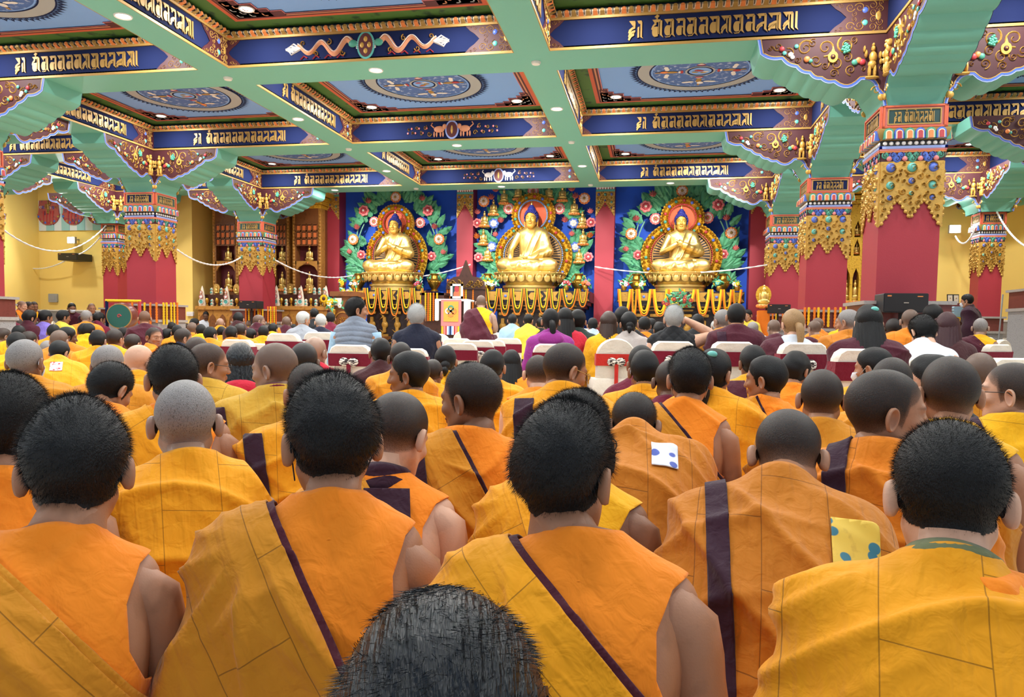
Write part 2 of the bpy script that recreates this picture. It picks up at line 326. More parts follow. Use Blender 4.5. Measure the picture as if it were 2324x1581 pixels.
def coffer(k, j, label):
    x0, x1 = KX[k]+HWX[k], KX[k+1]-HWX[k+1]; y0, y1 = RY[j]+HWY, RY[j+1]-HWY
    mb = MB(); xc, yc = (x0+x1)/2, (y0+y1)/2
    def band(off0, off1, z, m):
        a = (x0+off0, x1-off0, y0+off0, y1-off0); b = (x0+off1, x1-off1, y0+off1, y1-off1)
        V = [(a[0], a[2], z), (a[1], a[2], z), (a[1], a[3], z), (a[0], a[3], z), (b[0], b[2], z), (b[1], b[2], z), (b[1], b[3], z), (b[0], b[3], z)]
        mb.add(V, [(i, i+4, (i+1) % 4+4, (i+1) % 4) for i in range(4)], m)
    q = lambda V, m: mb.add(V, [(0, 1, 2, 3)], m)
    for (a, b) in (((x0, y1), (x1, y1)), ((x1, y1), (x1, y0)), ((x1, y0), (x0, y0)), ((x0, y0), (x0, y1))):
        q([(a[0], a[1], ZB), (b[0], b[1], ZB), (b[0], b[1], ZC), (a[0], a[1], ZC)], 0)
    e = .03
    mb.box(x0, x1, y1-.012, y1, ZB, ZB+e, 1); mb.box(x0, x0+.012, y0, y1-.012, ZB, ZB+e, 1); mb.box(x1-.012, x1, y0, y1-.012, ZB, ZB+e, 1)
    z = ZC-.012
    band(0, .27, z, 2); band(.27, .33, z-.004, 3); band(.33, .36, z-.006, 4); band(.36, .385, z-.006, 5); band(.385, .415, z-.006, 4); band(.415, .428, z-.008, 6)
    q([(x0, y0, z+.006), (x0, y1, z+.006), (x1, y1, z+.006), (x1, y0, z+.006)], 7)
    for sx in (1, -1):
        for sy in (1, -1):
            cx = x0 if sx > 0 else x1; cyy = y0 if sy > 0 else y1
            def rc(a0, a1, b0, b1, m, dz):
                xs = sorted((cx+sx*a0, cx+sx*a1)); ys = sorted((cyy+sy*b0, cyy+sy*b1)); mb.box(xs[0], xs[1], ys[0], ys[1], z-dz, z, m)
            o = .40
            steps = [(.62, .10), (.46, .18), (.34, .34), (.18, .46), (.10, .62)]
            for w, h in steps: rc(o-.02, o+w+.012, o-.02, o+h+.012, 6, .006)
            for w, h in steps: rc(o-.03, o+w, o-.03, o+h, 4, .010)
            for i in range(7):
                for jn in range(7):
                    if (i+jn) % 2 == 0 and any(i*.09+.06 < w-.02 and jn*.09+.06 < h-.0 for w, h in steps):
                        rc(o+i*.085, o+i*.085+.06, o+jn*.085, o+jn*.085+.018, 8 if i+jn < 4 else 5, .013); rc(o+i*.085, o+i*.085+.018, o+jn*.085, o+jn*.085+.075, 8 if i+jn < 4 else 5, .013)
    t = struct(mb, 'ceiling_panel', ['navy_paint', 'gold_paint', 'green_border', 'orange_border', 'darkred_border', 'tan_border', 'pink_paint', 'ceiling_blue', 'ring_grey'], label, 'ceiling')
    m_ = link('mandala_painting', ME_MAND[(k+j) % 3], t, (xc, yc, z-.012)); m_.scale = (1.0, 1.0, 1)
    for n, L, P in (((0, -1, 0), x1-x0, (xc, y1, ZP+.005)), ((1, 0, 0), y1-y0, (x0, yc, ZP+.005)), ((-1, 0, 0), y1-y0, (x1, yc, ZP+.005))):
        key = ('bead', round(L, 2))
        if key not in MESHC: MESHC[key] = bead_row(L).mesh('cornice', ['cream_paint', 'gold_paint', 'orange_paint' if True else '', 'black_paint', 'gold_paint'])
        link('cornice', MESHC[key], t, M=wallM(P, n))
        zc = (ZB+ZP)/2+.005
        nave = k == -1 and n[1] != 0
        me = (ME_DRAGON, ME_LION, ME_SNOW)[j-1] if nave and j >= 1 else (ME_TXT_L if L > 3.5 else ME_TXT)
        o = link('painted_relief' if nave else 'inscription', me, t, M=wallM((P[0]+n[0]*.008, P[1]+n[1]*.008, zc), n))
        if nave: o.scale = (1.2, 1.2, 1.35)
        for s in (-1, 1):
            Mx = wallM((P[0]+n[0]*.004, P[1]+n[1]*.004, zc), n)@Matrix.Translation((s*(-L/2), 0, 0))
            if s > 0: Mx = wallM((P[0]+n[0]*.004, P[1]+n[1]*.004, zc), n)@Matrix.Translation((L/2, 0, 0))@Matrix.Scale(-1, 4, (1, 0, 0))
            link('end_ornament', ME_END, t, M=Mx)
    return t
MESHC = {}
BN = {-3: 'far left bay', -2: 'left bay', -1: 'centre bay', 0: 'right bay', 1: 'far right bay', 2: 'outer right bay'}; RN = {1: 'nearest row', 2: 'middle row', 3: 'back row'}
for k in range(-3, 3):
    for j in (1, 2, 3): coffer(k, j, f'blue coffered ceiling panel with round mandala, {BN[k]} of the {RN[j]}')
# beams
YN, YF = -5.0, 18.51
for k in range(-3, 4):
    mb = MB(); mb.box(KX[k]-HWX[k], KX[k]+HWX[k], YN, YF, ZB, ZB+.05, 0); struct(mb, 'ceiling_beam', ['teal_paint'])
for j, y in enumerate(RY):
    mb = MB()
    for k in range(-3, 3): mb.box(KX[k]+HWX[k], KX[k+1]-HWX[k+1], y-HWY, y+HWY, ZB, ZB+.05, 0)
    struct(mb, 'ceiling_beam', ['teal_paint'])
mb = MB(); mb.box(-19, 13, YN, 21, ZC+.001, ZC+.2, 0)
struct(mb, 'ceiling', ['ceiling_blue'])
# smoke detectors
i = 0
for k in (-1, 0):
    for j in (2, 3, 4):
        m2 = MB(); m2.lathe([(0, -.035), (.05, -.032), (.062, -.012), (.062, 0)], n=16)
        tag(m2.build('smoke_detector', ['white_paint'], loc=(KX[k], RY[j], ZB)), f'round white smoke detector at the beam crossing, {("left", "right")[k+1]} beam, {ordinal(j-2)} crossing from the front', 'smoke detector', 'smoke detectors under the beams')
# ---- brackets and pillars
CUSP = [(1.735, 4.37), (1.70, 4.2), (1.46, 4.13), (1.30, 4.03), (1.15, 3.95), (1.02, 3.88), (.88, 3.84), (.58, 3.86), (.42, 3.74), (.335, 3.56)]
BULG = [0, .03, .022, .022, .022, .02, .075, -.045, -.02]
def bprofile():
    P = []
    for (a, b), g in zip(zip(CUSP[:-1], CUSP[1:]), BULG):
        a = np.array(a); b = np.array(b); d = b-a; nrm = np.array([d[1], -d[0]]); nrm /= np.linalg.norm(nrm); nrm = nrm*np.sign(-nrm[1]-1e-6) if abs(nrm[1]) > 1e-6 else nrm
        for i in range(6 if g else 1): t = i/(6 if g else 1); P.append(a+d*t+nrm*g*4*t*(1-t))
    P.append(np.array(CUSP[-1])); return np.array(P)
BP = bprofile()
def figure(mb, x, z, h, m, y=-.02):
    """small standing gilt figure in relief"""
    for c, r in (((0, .86), (.075, .09)), ((0, .97), (.05, .06)), ((0, .62), (.13, .17)), ((.02, .4), (.14, .13)), ((-.06, .2), (.06, .22)), ((.09, .2), (.06, .2)), ((0, .02), (.24, .05)), ((-.2, .66), (.05, .12)), ((.2, .72), (.05, .12)), ((.25, .86), (.035, .1)), ((-.22, .48), (.05, .09))):
        mb.ell((x+c[0]*h, y, z+c[1]*h), (r[0]*h*.88, .035 if c[1] < .9 else .03, r[1]*h), 10, 6, m)
    for s in (1, -1): spiral(mb, x+s*.26*h, z+.3*h, .07*h, 1.2, 90, s, .2, m)
def bracket_meshes(hw):
    key = ('br', hw)
    if key in MESHC: return MESHC[key]
    mb = MB(); n = len(BP)
    V = [(p[0], -hw, p[1]) for p in BP]+[(p[0], hw, p[1]) for p in BP]
    mb.add(V, [(i, i+1, n+i+1, n+i) for i in range(n-1)], 0)
    soff = mb.mesh('bracket_soffit', ['teal_paint'], angle=25)
    def panel(s):   # side face, along +x, facing -y when s<0
        mb = MB(); poly = [(p[0], p[1]) for p in BP]+[(.3, 3.56), (.3, 4.37)]
        d = np.gradient(BP, axis=0); nn = np.stack([-d[:, 1], d[:, 0]], 1); nn /= np.linalg.norm(nn, axis=1)[:, None]
        up = np.where(nn[:, 1:2] < -0.0, -nn, nn); up[0] = (-1, 0); up[1] = (-.9, .3)
        mb.add([(p[0], 0, p[1]) for p in poly], [list(range(len(poly)))], 0)
        def ribbon(o0, o1, m, y):
            A = BP+up*o0; B = BP+up*o1; k = len(A)
            mb.add([(p[0], y, p[1]) for p in A]+[(p[0], y, p[1]) for p in B], [(i, i+1, k+i+1, k+i) for i in range(k-1)], m)
        ribbon(0, .012, 1, -.006); ribbon(.012, .034, 2, -.008); ribbon(.034, .042, 3, -.01)
        sc = [(1.5, 4.28, .05), (1.38, 4.2, .06), (1.2, 4.25, .09), (1.08, 4.1, .07), (.98, 4.24, .1), (.86, 4.05, .08), (.76, 4.26, .1), (1.28, 4.12, .04), (.88, 3.95, .05), (.7, 3.98, .06), (1.58, 4.27, .03), (.74, 4.12, .06), (1.12, 4.3, .05), (.98, 4.04, .04), (.68, 4.31, .04)]
        for i, (x, z, r) in enumerate(sc): spiral(mb, x, z, r, 1.5, i*70, 1 if i % 2 else -1, .15, 3)
        mb.prism([(.9+.055*math.cos(R(a)), 4.13+.065*math.sin(R(a))) for a in range(110, 431, 20)]+[(.9, 4.25)], lambda p: (p[0], -.02, p[1]), lambda p: (p[0], 0, p[1]), 3); dome(mb, .9, 4.13, .03, 0, .7, -.015); dome(mb, .9, 4.13, .012, 3, 1, -.03)
        for x, z, m, r in ((1.46, 4.25, 4, .03), (1.43, 4.2, 5, .025), (1.3, 4.27, 5, .025), (1.18, 4.12, 6, .035), (1.14, 4.1, 7, .025), (.62, 4.08, 6, .035), (.66, 4.06, 7, .035), (.58, 4.06, 4, .035), (1.36, 4.18, 8, .03), (1.34, 4.15, 8, .025)): dome(mb, x, z, r, m, .5, -.008)
        for q in range(14): dome(mb, .76+.04*math.cos(q*2.4)*(q/14)**.5, 4.22+.06*math.sin(q*2.4)*(q/14)**.5, .018, 7, 1, -.012)
        figure(mb, .47, 3.87, .38, 3)
        spiral(mb, .42, 3.74, .05, 1.3, 0, 1, .2, 3); dome(mb, .36, 3.66, .04, 3, .5)
        if s > 0: mb.V = [v*np.array([1, -1, 1]) for v in mb.V]; mb.F = [f[::-1] for f in mb.F]
        mb.V = [v+np.array([0, s*hw, 0]) for v in mb.V]
        return mb.mesh('carved_panel', ['maroon_panel', 'lilac', 'blue_petal', 'gold_relief', 'crimson', 'turq', 'orange_paint', 'green_petal', 'white_paint'])
    MESHC[key] = (soff, panel(-1), panel(1)); return MESHC[key]
def lace_mesh(W, pts, name='gilt_lace'):
    """gilt hanging lace, x -W/2..W/2, z from 0 down; pts points at bottom: list of (x, z)"""
    mb = MB(); top = [(W/2, 0), (-W/2, 0)]
    mb.prism(top+pts, lambda p: (p[0], -.018, p[1]), lambda p: (p[0], .0, p[1]), 0)
    def inside(x, z, mg):
        P = top+pts; c = False
        for (ax, az), (bx, bz) in zip(P, P[1:]+P[:1]):
            if (az > z) != (bz > z) and x < (bx-ax)*(z-az)/(bz-az)+ax: c = not c
            l2 = (bx-ax)**2+(bz-az)**2; t = max(0, min(1, ((x-ax)*(bx-ax)+(z-az)*(bz-az))/l2))
            if math.hypot(x-ax-t*(bx-ax), z-az-t*(bz-az)) < mg: return False
        return c
    rng = random.Random(5); doms = []
    for row, z in enumerate((-.1, -.27, -.41)):
        for c in (-1, 0, 1):
            zz = z+(.03 if row == 0 else (.05 if c == 0 else 0)); x = c*W*.34; r = (.055, .047, .032)[row]*W/.66*(.8 if c == 0 and row else 1)
            doms.append((x, zz, r)); dome(mb, x, zz, r, 1 if (row+c) % 2 else 2, .55, -.014)
            spiral(mb, x, zz, r*1.5, 1.0, 200, 1 if c <= 0 else -1, .16, 0, -.045, -.015); spiral(mb, x+r*.35, zz-r*.3, r*.55, .8, 0, 1, .3, 0, -.06, -.02)
    tries = 0
    while tries < 900:
        tries += 1; x = rng.uniform(-W/2, W/2); z = rng.uniform(-.8, 0); r = rng.choice([.04, .03, .024, .02])*W/.66
        if not inside(x, z, r*.8): continue
        if any(math.hypot(x-a, z-b) < r+c*(1.35 if c > .03 else 1.0) for a, b, c in doms): continue
        doms.append((x, z, r)); spiral(mb, x, z, r, 1.4, rng.uniform(0, 360), rng.choice((1, -1)), .3, 0, -.04, -.016, 14)
    # scalloped edging
    for a, b in zip(pts[:-1], pts[1:]):
        L = math.hypot(b[0]-a[0], b[1]-a[1]); n = max(1, int(L/.05))
        for i in range(n): t = (i+.5)/n; mb.ell((a[0]+(b[0]-a[0])*t, -.014, a[1]+(b[1]-a[1])*t), (.022, .018, .022), 8, 6, 0)
    return mb.mesh(name, ['gold_relief', 'azure', 'turq'])
def rect_frame(mb, W, H, w, y, m):
    for x0, x1, z0, z1 in ((-W/2, W/2, H/2-w, H/2), (-W/2, W/2, -H/2, -H/2+w), (-W/2, -W/2+w, -H/2, H/2), (W/2-w, W/2, -H/2, H/2)): mb.box(x0, x1, y, .0, z0, z1, m)
def face_meshes(W):
    key = ('face', W)
    if key in MESHC: return MESHC[key]
    w = W/.66
    nm = []
    for c in ('dark_green', 'navy_paint'):
        mb = MB(); mb.box(-W/2, W/2, -.012, 0, -.125, .125, 0); mb.box(-W*.42, W*.42, -.014, 0, -.085, .085, 1); mb2 = MB(); rect_frame(mb2, W*.86, .18, .014, -.022, 2); mb.join(mb2); mb2 = MB(); rect_frame(mb2, W, .25, .02, -.03, 3); mb.join(mb2)
        nm.append(mb.mesh('name_panel', ['pink_paint', c, 'gold_paint', 'orange_border']))
    mb = MB()   # petals + pearls + cloud collar; z from 0 down to -.40
    n = 6
    mb.prism([(0, 0), (-.05, -.01), (-.05, -.03), (-.035, -.1), (0, -.14)], lambda p: (-W/2-(-p[0]), p[0], p[1]), lambda p: (W/2+(-p[0]), p[0], p[1]), 0)
    for i in range(n):
        x = -W/2+(i+.5)*W/n; a, b = W/n*.46, W/n*.3
        arch = lambda s, h: [(x-s, -.13), (x-s, -.06)]+[(x+s*math.cos(R(q)), -.06+h*math.sin(R(q))) for q in (150, 120, 90, 60, 30)]+[(x+s, -.06), (x+s, -.13)]
        mb.prism(arch(a, .05), lambda p: (p[0], -.066+.1*min(0, p[1]+.03), p[1]), lambda p: (p[0], -.02, p[1]), 1 if i % 2 else 2)
        mb.prism(arch(a*.68, .028), lambda p: (p[0], -.072+.1*min(0, p[1]+.03), p[1]), lambda p: (p[0], -.02, p[1]), 3)
        mb.prism(arch(b*.7, .015), lambda p: (p[0], -.08+.1*min(0, p[1]+.03), p[1]), lambda p: (p[0], -.02, p[1]), 4 if i % 2 else 5)
    mb.box(-W/2, W/2, -.012, 0, -.205, -.14, 6)
    for i in range(10): mb.ell((-W/2+(i+.5)*W/10, -.014, -.172), (.024*w, .02, .024), 10, 6, 7)
    for z0, z1, m, d in ((-.235, -.205, 8, .03), (-.255, -.235, 9, .026), (-.275, -.255, 5, .022)): mb.box(-W/2-d, W/2+d, -d, 0, z0, z1, m)
    mb.box(-W/2, W/2, -.014, 0, -.375, -.275, 10)
    for i in range(5):
        x = -W/2+i*W/4; m = 1 if i % 2 else 2
        if 0 < i < 4:
            for dx, dz, r in ((-.045, -.305, .042), (.045, -.305, .042), (0, -.345, .045)): mb.ell((x+dx*w, -.016, dz), (r*w, .012, r), 12, 6, m); spiral(mb, x+dx*w, dz, r*.7*w, 1, 90, 1 if dx < 0 else -1, .3, 10, -.034, -.016)
        else:
            s = 1 if i == 0 else -1; mb.ell((x+s*.04*w, -.016, -.305), (.04*w, .012, .042), 10, 6, m); spiral(mb, x+s*.04*w, -.305, .03*w, 1, 90, s, .3, 10, -.034, -.016)
        if i < 4: mb.ell((x+W/8, -.02, -.345), (.03*w, .014, .03), 10, 6, 9)
    col = mb.mesh('painted_collar', ['gold_paint', 'blue_petal', 'green_petal', 'cream_paint', 'crimson', 'orange_paint', 'black_paint', 'white_paint', 'lilac', 'pink_paint', 'maroon_panel'])
    h = W/2
    lace = lace_mesh(W, [(-h, -.74), (-h+.06*w, -.66), (-.16*w, -.44), (-.13*w, -.44), (0, -.64), (.13*w, -.44), (.16*w, -.44), (h-.06*w, -.66), (h, -.74)])
    MESHC[key] = (nm, col, lace); return MESHC[key]
mat('dark_green', (24, 62, 62), 0.5)
def pillar(X, Y, W, label, flip=0, ped=.12, pz=1.35, zc=3.56, brackets=(0, 1, 2, 3)):
    h = W/2; t = thing('pillar', label, 'pillar', (X, Y, 0), kind='structure')
    mb = MB(); mb.box(-h+.004, h-.004, -h+.004, h-.004, 0.05, zc, 0); mb.box(-h, h, -h, h, zc, ZB+.02, 1); mb.build('shaft', ['red_pillar', 'teal_paint'], t)
    mb = MB(); p = h+ped
    mb.box(-p, p, -p, p, 0, pz-.36, 0); mb.box(-p-.03, p+.03, -p-.03, p+.03, pz-.36, pz-.31, 1); mb.box(-p, p, -p, p, pz-.31, pz-.04, 2); mb.box(-p-.04, p+.04, -p-.04, p+.04, pz-.04, pz, 1)
    mb.build('pedestal', ['granite', 'granite_cap', 'brown_dado'], t)
    nm, col, lace = face_meshes(W)
    for q in range(4):
        a = q*math.pi/2; n = (math.sin(a), -math.cos(a), 0)
        M = wallM((n[0]*h, n[1]*h, zc-.125), n)
        o = link('name_panel', nm[(q+flip) % 2], t, M=M); link('inscription', ME_TXT2, o, (0, -.016, -.005)).scale = (W/.66, 1, 1)
        link('painted_collar', col, t, M=wallM((n[0]*h, n[1]*h, zc-.25), n)); link('gilt_lace', lace, t, M=wallM((n[0]*h, n[1]*h, zc-.625), n))
    for q in brackets:
        a = q*math.pi/2; so, p1, p2 = bracket_meshes(.35 if q % 2 == 0 else .33)
        Mx = Matrix.Translation((-X*0, 0, 0))@Matrix.Rotation(a, 4, 'Z')
        o = link('bracket', so, t, M=Mx); link('carved_panel', p1, o); link('carved_panel', p2, o)
    return t
pillar(KX[1], RY[2], .66, 'tall red pillar with gilt lace capital, nearest on the right', 0)
pillar(KX[1], RY[3], .66, 'red pillar with gilt lace, second on the right, before the golden cabinet', 1)
pillar(KX[1], RY[4], .66, 'red pillar with gilt lace, farthest of the right row, beside the blue wall', 0)
pillar(KX[-2], RY[3], .66, 'red pillar with gilt lace behind the green drum', 1)
pillar(KX[-2], RY[4], .66, 'red pillar with gilt lace in front of the wooden statue cabinets', 0)
pillar(-14.22, 18.1, .44, 'narrow red pillar against the left yellow wall', 1, ped=.05)
pillar(7.02, 18.1, .46, 'narrow red pillar against the right yellow wall behind the standing monk', 1, ped=.05)
pillar(KX[-3], RY[3], .66, 'red pillar outside the left edge behind the granite pedestal', 1)
pillar(6.48, 13.5, .66, 'pillar on a granite pedestal at the right edge', 0, ped=.3, pz=1.72)
pillar(KX[-2]-.05, RY[2], .66, 'red pillar cut by the left edge, its bracket showing at the top left', 0, ped=.09)
pillar(7.2, RY[2], .66, 'pillar outside the right edge whose bracket shows at the top right', 1)
# ---- floor and walls
mb = MB(); mb.box(-19, 13, -5, 21, -.1, 0, 0); struct(mb, 'floor', ['floor_stone'])
mb = MB(); mb.box(-8.75, 3.3, 20.2, 20.4, 0, 5, 0); struct(mb, 'wall_back', ['blue_wall'])
def ywall(name, x0, x1, y0, y1, dado=True):
    mb = MB(); mb.box(x0, x1, y0, y1, 1.3, ZC, 0); mb.box(x0-.01, x1+.01, y0-.02, y1+.02, .0, .85, 2); mb.box(x0-.02, x1+.02, y0-.04, y1+.02, .85, .89, 1); mb.box(x0-.01, x1+.01, y0-.02, y1+.02, .89, 1.26, 3); mb.box(x0-.02, x1+.02, y0-.04, y1+.02, 1.26, 1.3, 1)
    return struct(mb, name, ['yellow_wall', 'white_paint', 'brown_dado', 'granite_cap'])
def ywall_plain(name, x0, x1, y0, y1):
    mb = MB(); mb.box(x0, x1, y0, y1, .12, ZC, 0); mb.box(x0-.01, x1+.01, y0-.02, y1+.01, 0, .12, 1); return struct(mb, name, ['yellow_wall', 'brown_dado'])
ywall('wall_back', -17.4, -14.0, 19.0, 19.3); ywall_plain('wall_back', -14.0, -12.55, 19.0, 19.3); ywall_plain('wall_back', -12.75, -12.55, 19.3, 20.2); ywall_plain('wall_back', -12.75, -8.8, 20.2, 20.4)
ywall('wall_left', -17.6, -17.4, 10, 19.3)
ywall('wall_back', 5.4, 9.5, 19.0, 19.3); ywall_plain('wall_back', 3.2, 5.4, 20.2, 20.4); ywall_plain('wall_back', 5.4, 5.6, 19.3, 20.2); ywall('wall_right', 9.5, 9.7, 10, 19.3)
# red pilasters on the back wall
def pilaster(x0, x1, label):
    mb = MB(); mb.box(x0, x1, 19.75, 20.2, 0, 5, 0); t = struct(mb, 'pilaster', ['red_pillar'], label, 'pilaster')
    W = x1-x0; h = W/2
    key = ('pl', round(W, 2)); w = W/.66
    if key not in MESHC:
        MESHC[key] = lace_mesh(W, [(-h, -.62), (-h*.5, -.42), (0, -.24), (h*.5, -.42), (h, -.62)])
    link('gilt_lace', MESHC[key], t, ((x0+x1)/2, 19.75, 4.48))
    mb = MB(); mb.box(-h, h, -.01, 0, 0, .12, 0)
    for i in range(7): mb.ell((-h+(i+.5)*W/7, -.012, .17), (W/16, .02, .05), 8, 6, 1)
    mb.box(-h, h, -.02, 0, .22, .27, 2); mb.box(-h, h, -.008, 0, .12, .22, 3); mb.build('painted_band', ['turq', 'white_paint', 'lilac', 'crimson'], t, ((x0+x1)/2, 19.75, 4.42))
for a, b, lb in (((730, 470), (770, 470), 'red pilaster with gilt top beside the wooden statue cabinets'), ((1037, 470), (1074, 470), 'red pilaster with gilt top between the left and centre statues'), ((1352, 470), (1395, 470), 'red pilaster with gilt top between the centre and right statues'), ((1705, 470), (1750, 470), 'red pilaster right of the right statue')):
    pilaster(aty(*a, 19.75)[0], aty(*b, 19.75)[0], lb)
# painted valance on the left wall
mat('valance_teal', (150, 196, 200), .7); mat('valance_white', (214, 224, 230), .7); mat('valance_red', (170, 84, 80), .7, var=.6, vscale=9, alt=(96, 60, 92))
def valance(name, x0, x1, y, label, n=(0, -1, 0)):
    mb = MB(); L = x1-x0; nn = int(L/.24)
    for i in range(nn): mb.box(i*L/nn, (i+1)*L/nn, -.02-.015*(i % 2), 0, -.85, 0, 0 if i % 2 else 1)
    for i in range(int(L/.8)+1):
        c = .35+i*.8
        mb.prism([(c+.36*math.cos(R(a)), -.38+.32*math.sin(R(a))) for a in range(180, 361, 20)], lambda p: (p[0], -.06, p[1]), lambda p: (p[0], 0, p[1]), 2)
        for s in range(4): mb.prism([(c+.1*(s-1.5)-.03, -.3), (c+.1*(s-1.5)+.03, -.3), (c+.1*(s-1.5), -.66-.03*(s % 2))], lambda p: (p[0], -.07, p[1]), lambda p: (p[0], -.02, p[1]), 4)
        for s in range(9): dome(mb, c+.34*math.cos(R(200+s*17.5)), -.36+.28*math.sin(R(200+s*17.5)), .035, (3, 4, 5)[s % 3], .5, -.06)
        mb.prism([(c-.3, 0), (c+.3, 0), (c+.34, -.38), (c-.34, -.38)], lambda p: (p[0], -.05, p[1]), lambda p: (p[0], 0, p[1]), 2); figure(mb, c, -.36, .34, 5, -.06)
        for s in range(6): spiral(mb, c-.25+s*.1, -.2, .05, 1.2, 60*s, 1, .2, (1, 3, 5)[s % 3], -.07, -.045)
    o = mb.build(name, ['valance_teal', 'valance_white', 'valance_red', 'blue_petal', 'crimson', 'gold_paint'])
    o.matrix_world = Matrix.Translation((x0, y, ZB+.02)) if n[1] else wallM((x0, y, ZB+.02), n)
    tag(o, label, 'frieze')
valance('painted_frieze', -17.35, -14.6, 18.98, 'painted frieze of hanging jewels and pleats along the top of the left yellow wall')
# ---------------- people ----------------
def sm(a, b, x): t = np.clip((x-a)/(b-a), 0, 1); return t*t*(3-2*t)
def smin(a, b, k): h = np.maximum(k-np.abs(a-b), 0)/k; return np.minimum(a, b)-h*h*k*.25
def s_ell(p, c, r): q = p-np.array(c); r = np.array(r); k0 = np.linalg.norm(q/r, axis=-1)+1e-9; k1 = np.linalg.norm(q/(r*r), axis=-1)+1e-9; return k0*(k0-1)/k1
def s_cap(p, a, b, ra, rb=None):
    a = np.array(a, float); b = np.array(b, float); rb = ra if rb is None else rb; d = b-a
    t = np.clip(((p-a)@d)/(d@d+1e-12), 0, 1); return np.linalg.norm(p-a-t[..., None]*d, axis=-1)-(ra+(rb-ra)*t)
def noise(P, f, seed):
    rs = np.random.RandomState(seed); out = 0
    for i in range(5): d = rs.normal(size=3); d /= np.linalg.norm(d); out = out+np.sin(P@d*f*rs.uniform(.7, 1.6)+rs.uniform(0, 6.28)+1.3*np.sin(P@rs.normal(size=3)*f*.4+rs.uniform(0, 6)))
    return out/3.2
def fold(x): t = .5+.5*np.cos(x+.5*np.sin(x)); return .6*t**5+.4*np.sqrt(t)
def rx(a): c, s = math.cos(a), math.sin(a); return np.array([[1, 0, 0], [0, c, -s], [0, s, c]])
def ry(a): c, s = math.cos(a), math.sin(a); return np.array([[c, 0, s], [0, 1, 0], [-s, 0, c]])
def rz(a): c, s = math.cos(a), math.sin(a); return np.array([[c, -s, 0], [s, c, 0], [0, 0, 1]])
def cast(sdf, O, D, R0, off, it=34):
    t = np.full(len(O), R0)
    for _ in range(it): d = sdf(O+D*t[:, None])-off; t = np.maximum(t-d*.85, 0.0)
    return t
# ---- head
def sdf_head(p):
    q = p.copy(); q[:, 0] = np.abs(q[:, 0])
    d = s_ell(q, (0, -.012, .036), (.0765, .097, .088)); d = smin(d, s_ell(q, (0, -.045, .02), (.07, .06, .07)), .03)
    d = smin(d, s_ell(q, (0, .028, -.028), (.062, .062, .088)), .03)
    d = smin(d, s_ell(q, (0, .06, -.088), (.03, .026, .024)), .03); d = smin(d, s_cap(q, (.052, .0, -.05), (.026, .052, -.088), .017), .025)
    d = smin(d, s_ell(q, (.04, .064, -.02), (.022, .02, .018)), .02); d = smin(d, s_cap(q, (0, .087, .026), (.04, .076, .026), .008), .018)
    d = -smin(-d, s_ell(q, (.031, .1, .004), (.018, .014, .011)), .016); d = smin(d, s_ell(q, (.031, .078, .004), (.0135, .0125, .0115)), .004)
    d = smin(d, s_cap(q, (0, .088, .02), (0, .1055, -.024), .006, .0125), .012); d = smin(d, s_ell(q, (.012, .095, -.028), (.009, .01, .008)), .006)
    d = smin(d, s_ell(q, (0, .093, -.0515), (.022, .009, .0058)), .006); d = smin(d, s_ell(q, (0, .091, -.0625), (.019, .009, .0068)), .006)
    return smin(d, s_cap(q, (0, -.02, -.05), (0, -.038, -.25), .05, .056), .03)
def hair_line(P):
    y, z = P[:, 1], P[:, 2]
    L = np.interp(y, [-.11, -.07, -.03, -.012, .004, .02, .035, .055, .075, .1], [-.072, -.064, -.045, -.03, -.015, -.03, .03, .045, .072, .082])
    return z-L
HEADC = {}
def head_base(hi):
    if hi in HEADC: return HEADC[hi]
    na, ne = {2: (150, 112), 1: (72, 54), 0: (36, 28)}[hi]
    el = np.linspace(-math.pi/2, math.pi/2, ne); az = np.arange(na)/na*2*math.pi
    E, A = np.meshgrid(el, az, indexing='ij'); D = np.stack([np.cos(E)*np.cos(A), np.cos(E)*np.sin(A), np.sin(E)], -1).reshape(-1, 3)
    t = np.minimum(cast(sdf_head, np.zeros_like(D), D, .26, 0), .24); P = D*t[:, None]
    HEADC[hi] = (P, D, na, ne); return HEADC[hi]
def head_tint(P):
    x = np.abs(P[:, 0]); y, z = P[:, 1], P[:, 2]; T = np.ones((len(P), 4)); f = y > .05
    w = np.exp(-((x/.021)**2+((z+.057)/.0095)**2)**2)*f; T[:, :3] *= 1-w[:, None]*np.array([.12, .45, .4])
    b = np.exp(-(((x-.032)/.02)**2+((z-.030+.12*(x-.032)**2/.02)/.005)**2)**2)*f; T[:, :3] *= 1-b[:, None]*np.array([.8, .82, .82])
    e = np.exp(-(((x-.031)/.0125)**2+((z-.004)/.0052)**2)**3)*f; T[:, :3] = T[:, :3]*(1-e[:, None])+e[:, None]*np.array([1.5, 1.8, 2.0])
    i = np.exp(-(((x-.031)/.0058)**2+((z-.004)/.0056)**2)**3)*f; T[:, :3] = T[:, :3]*(1-i[:, None])+i[:, None]*.05
    return T
def ear(mb, s, n=18):
    prof = [(.55, -.012), (1, -.004), (1.04, .002), (.96, .0075), (.84, .006), (.7, .0005), (.45, -.003), (.2, -.005)]
    V = []
    for r, h in prof:
        for i in range(n):
            a = 2*math.pi*i/n; c, q = math.cos(a), math.sin(a)
            V.append((h*1.1, c*r*(.0178+.0034*q), q*r*.033-.002))
    k = len(prof); V = np.array(V)
    if s < 0: V[:, 0] *= -1
    M = rz(s*R(30))
    V = (V@rx(R(-8)).T)@M.T+np.array([s*.0855, -.014, -.006])
    F = [(j*n+i, j*n+(i+1) % n, (j+1)*n+(i+1) % n, (j+1)*n+i) for j in range(k-1) for i in range(n)]+[[(k-1)*n+i for i in range(n)]]
    if s < 0: F = [f[::-1] for f in F]
    mb.add(V, F, 0)
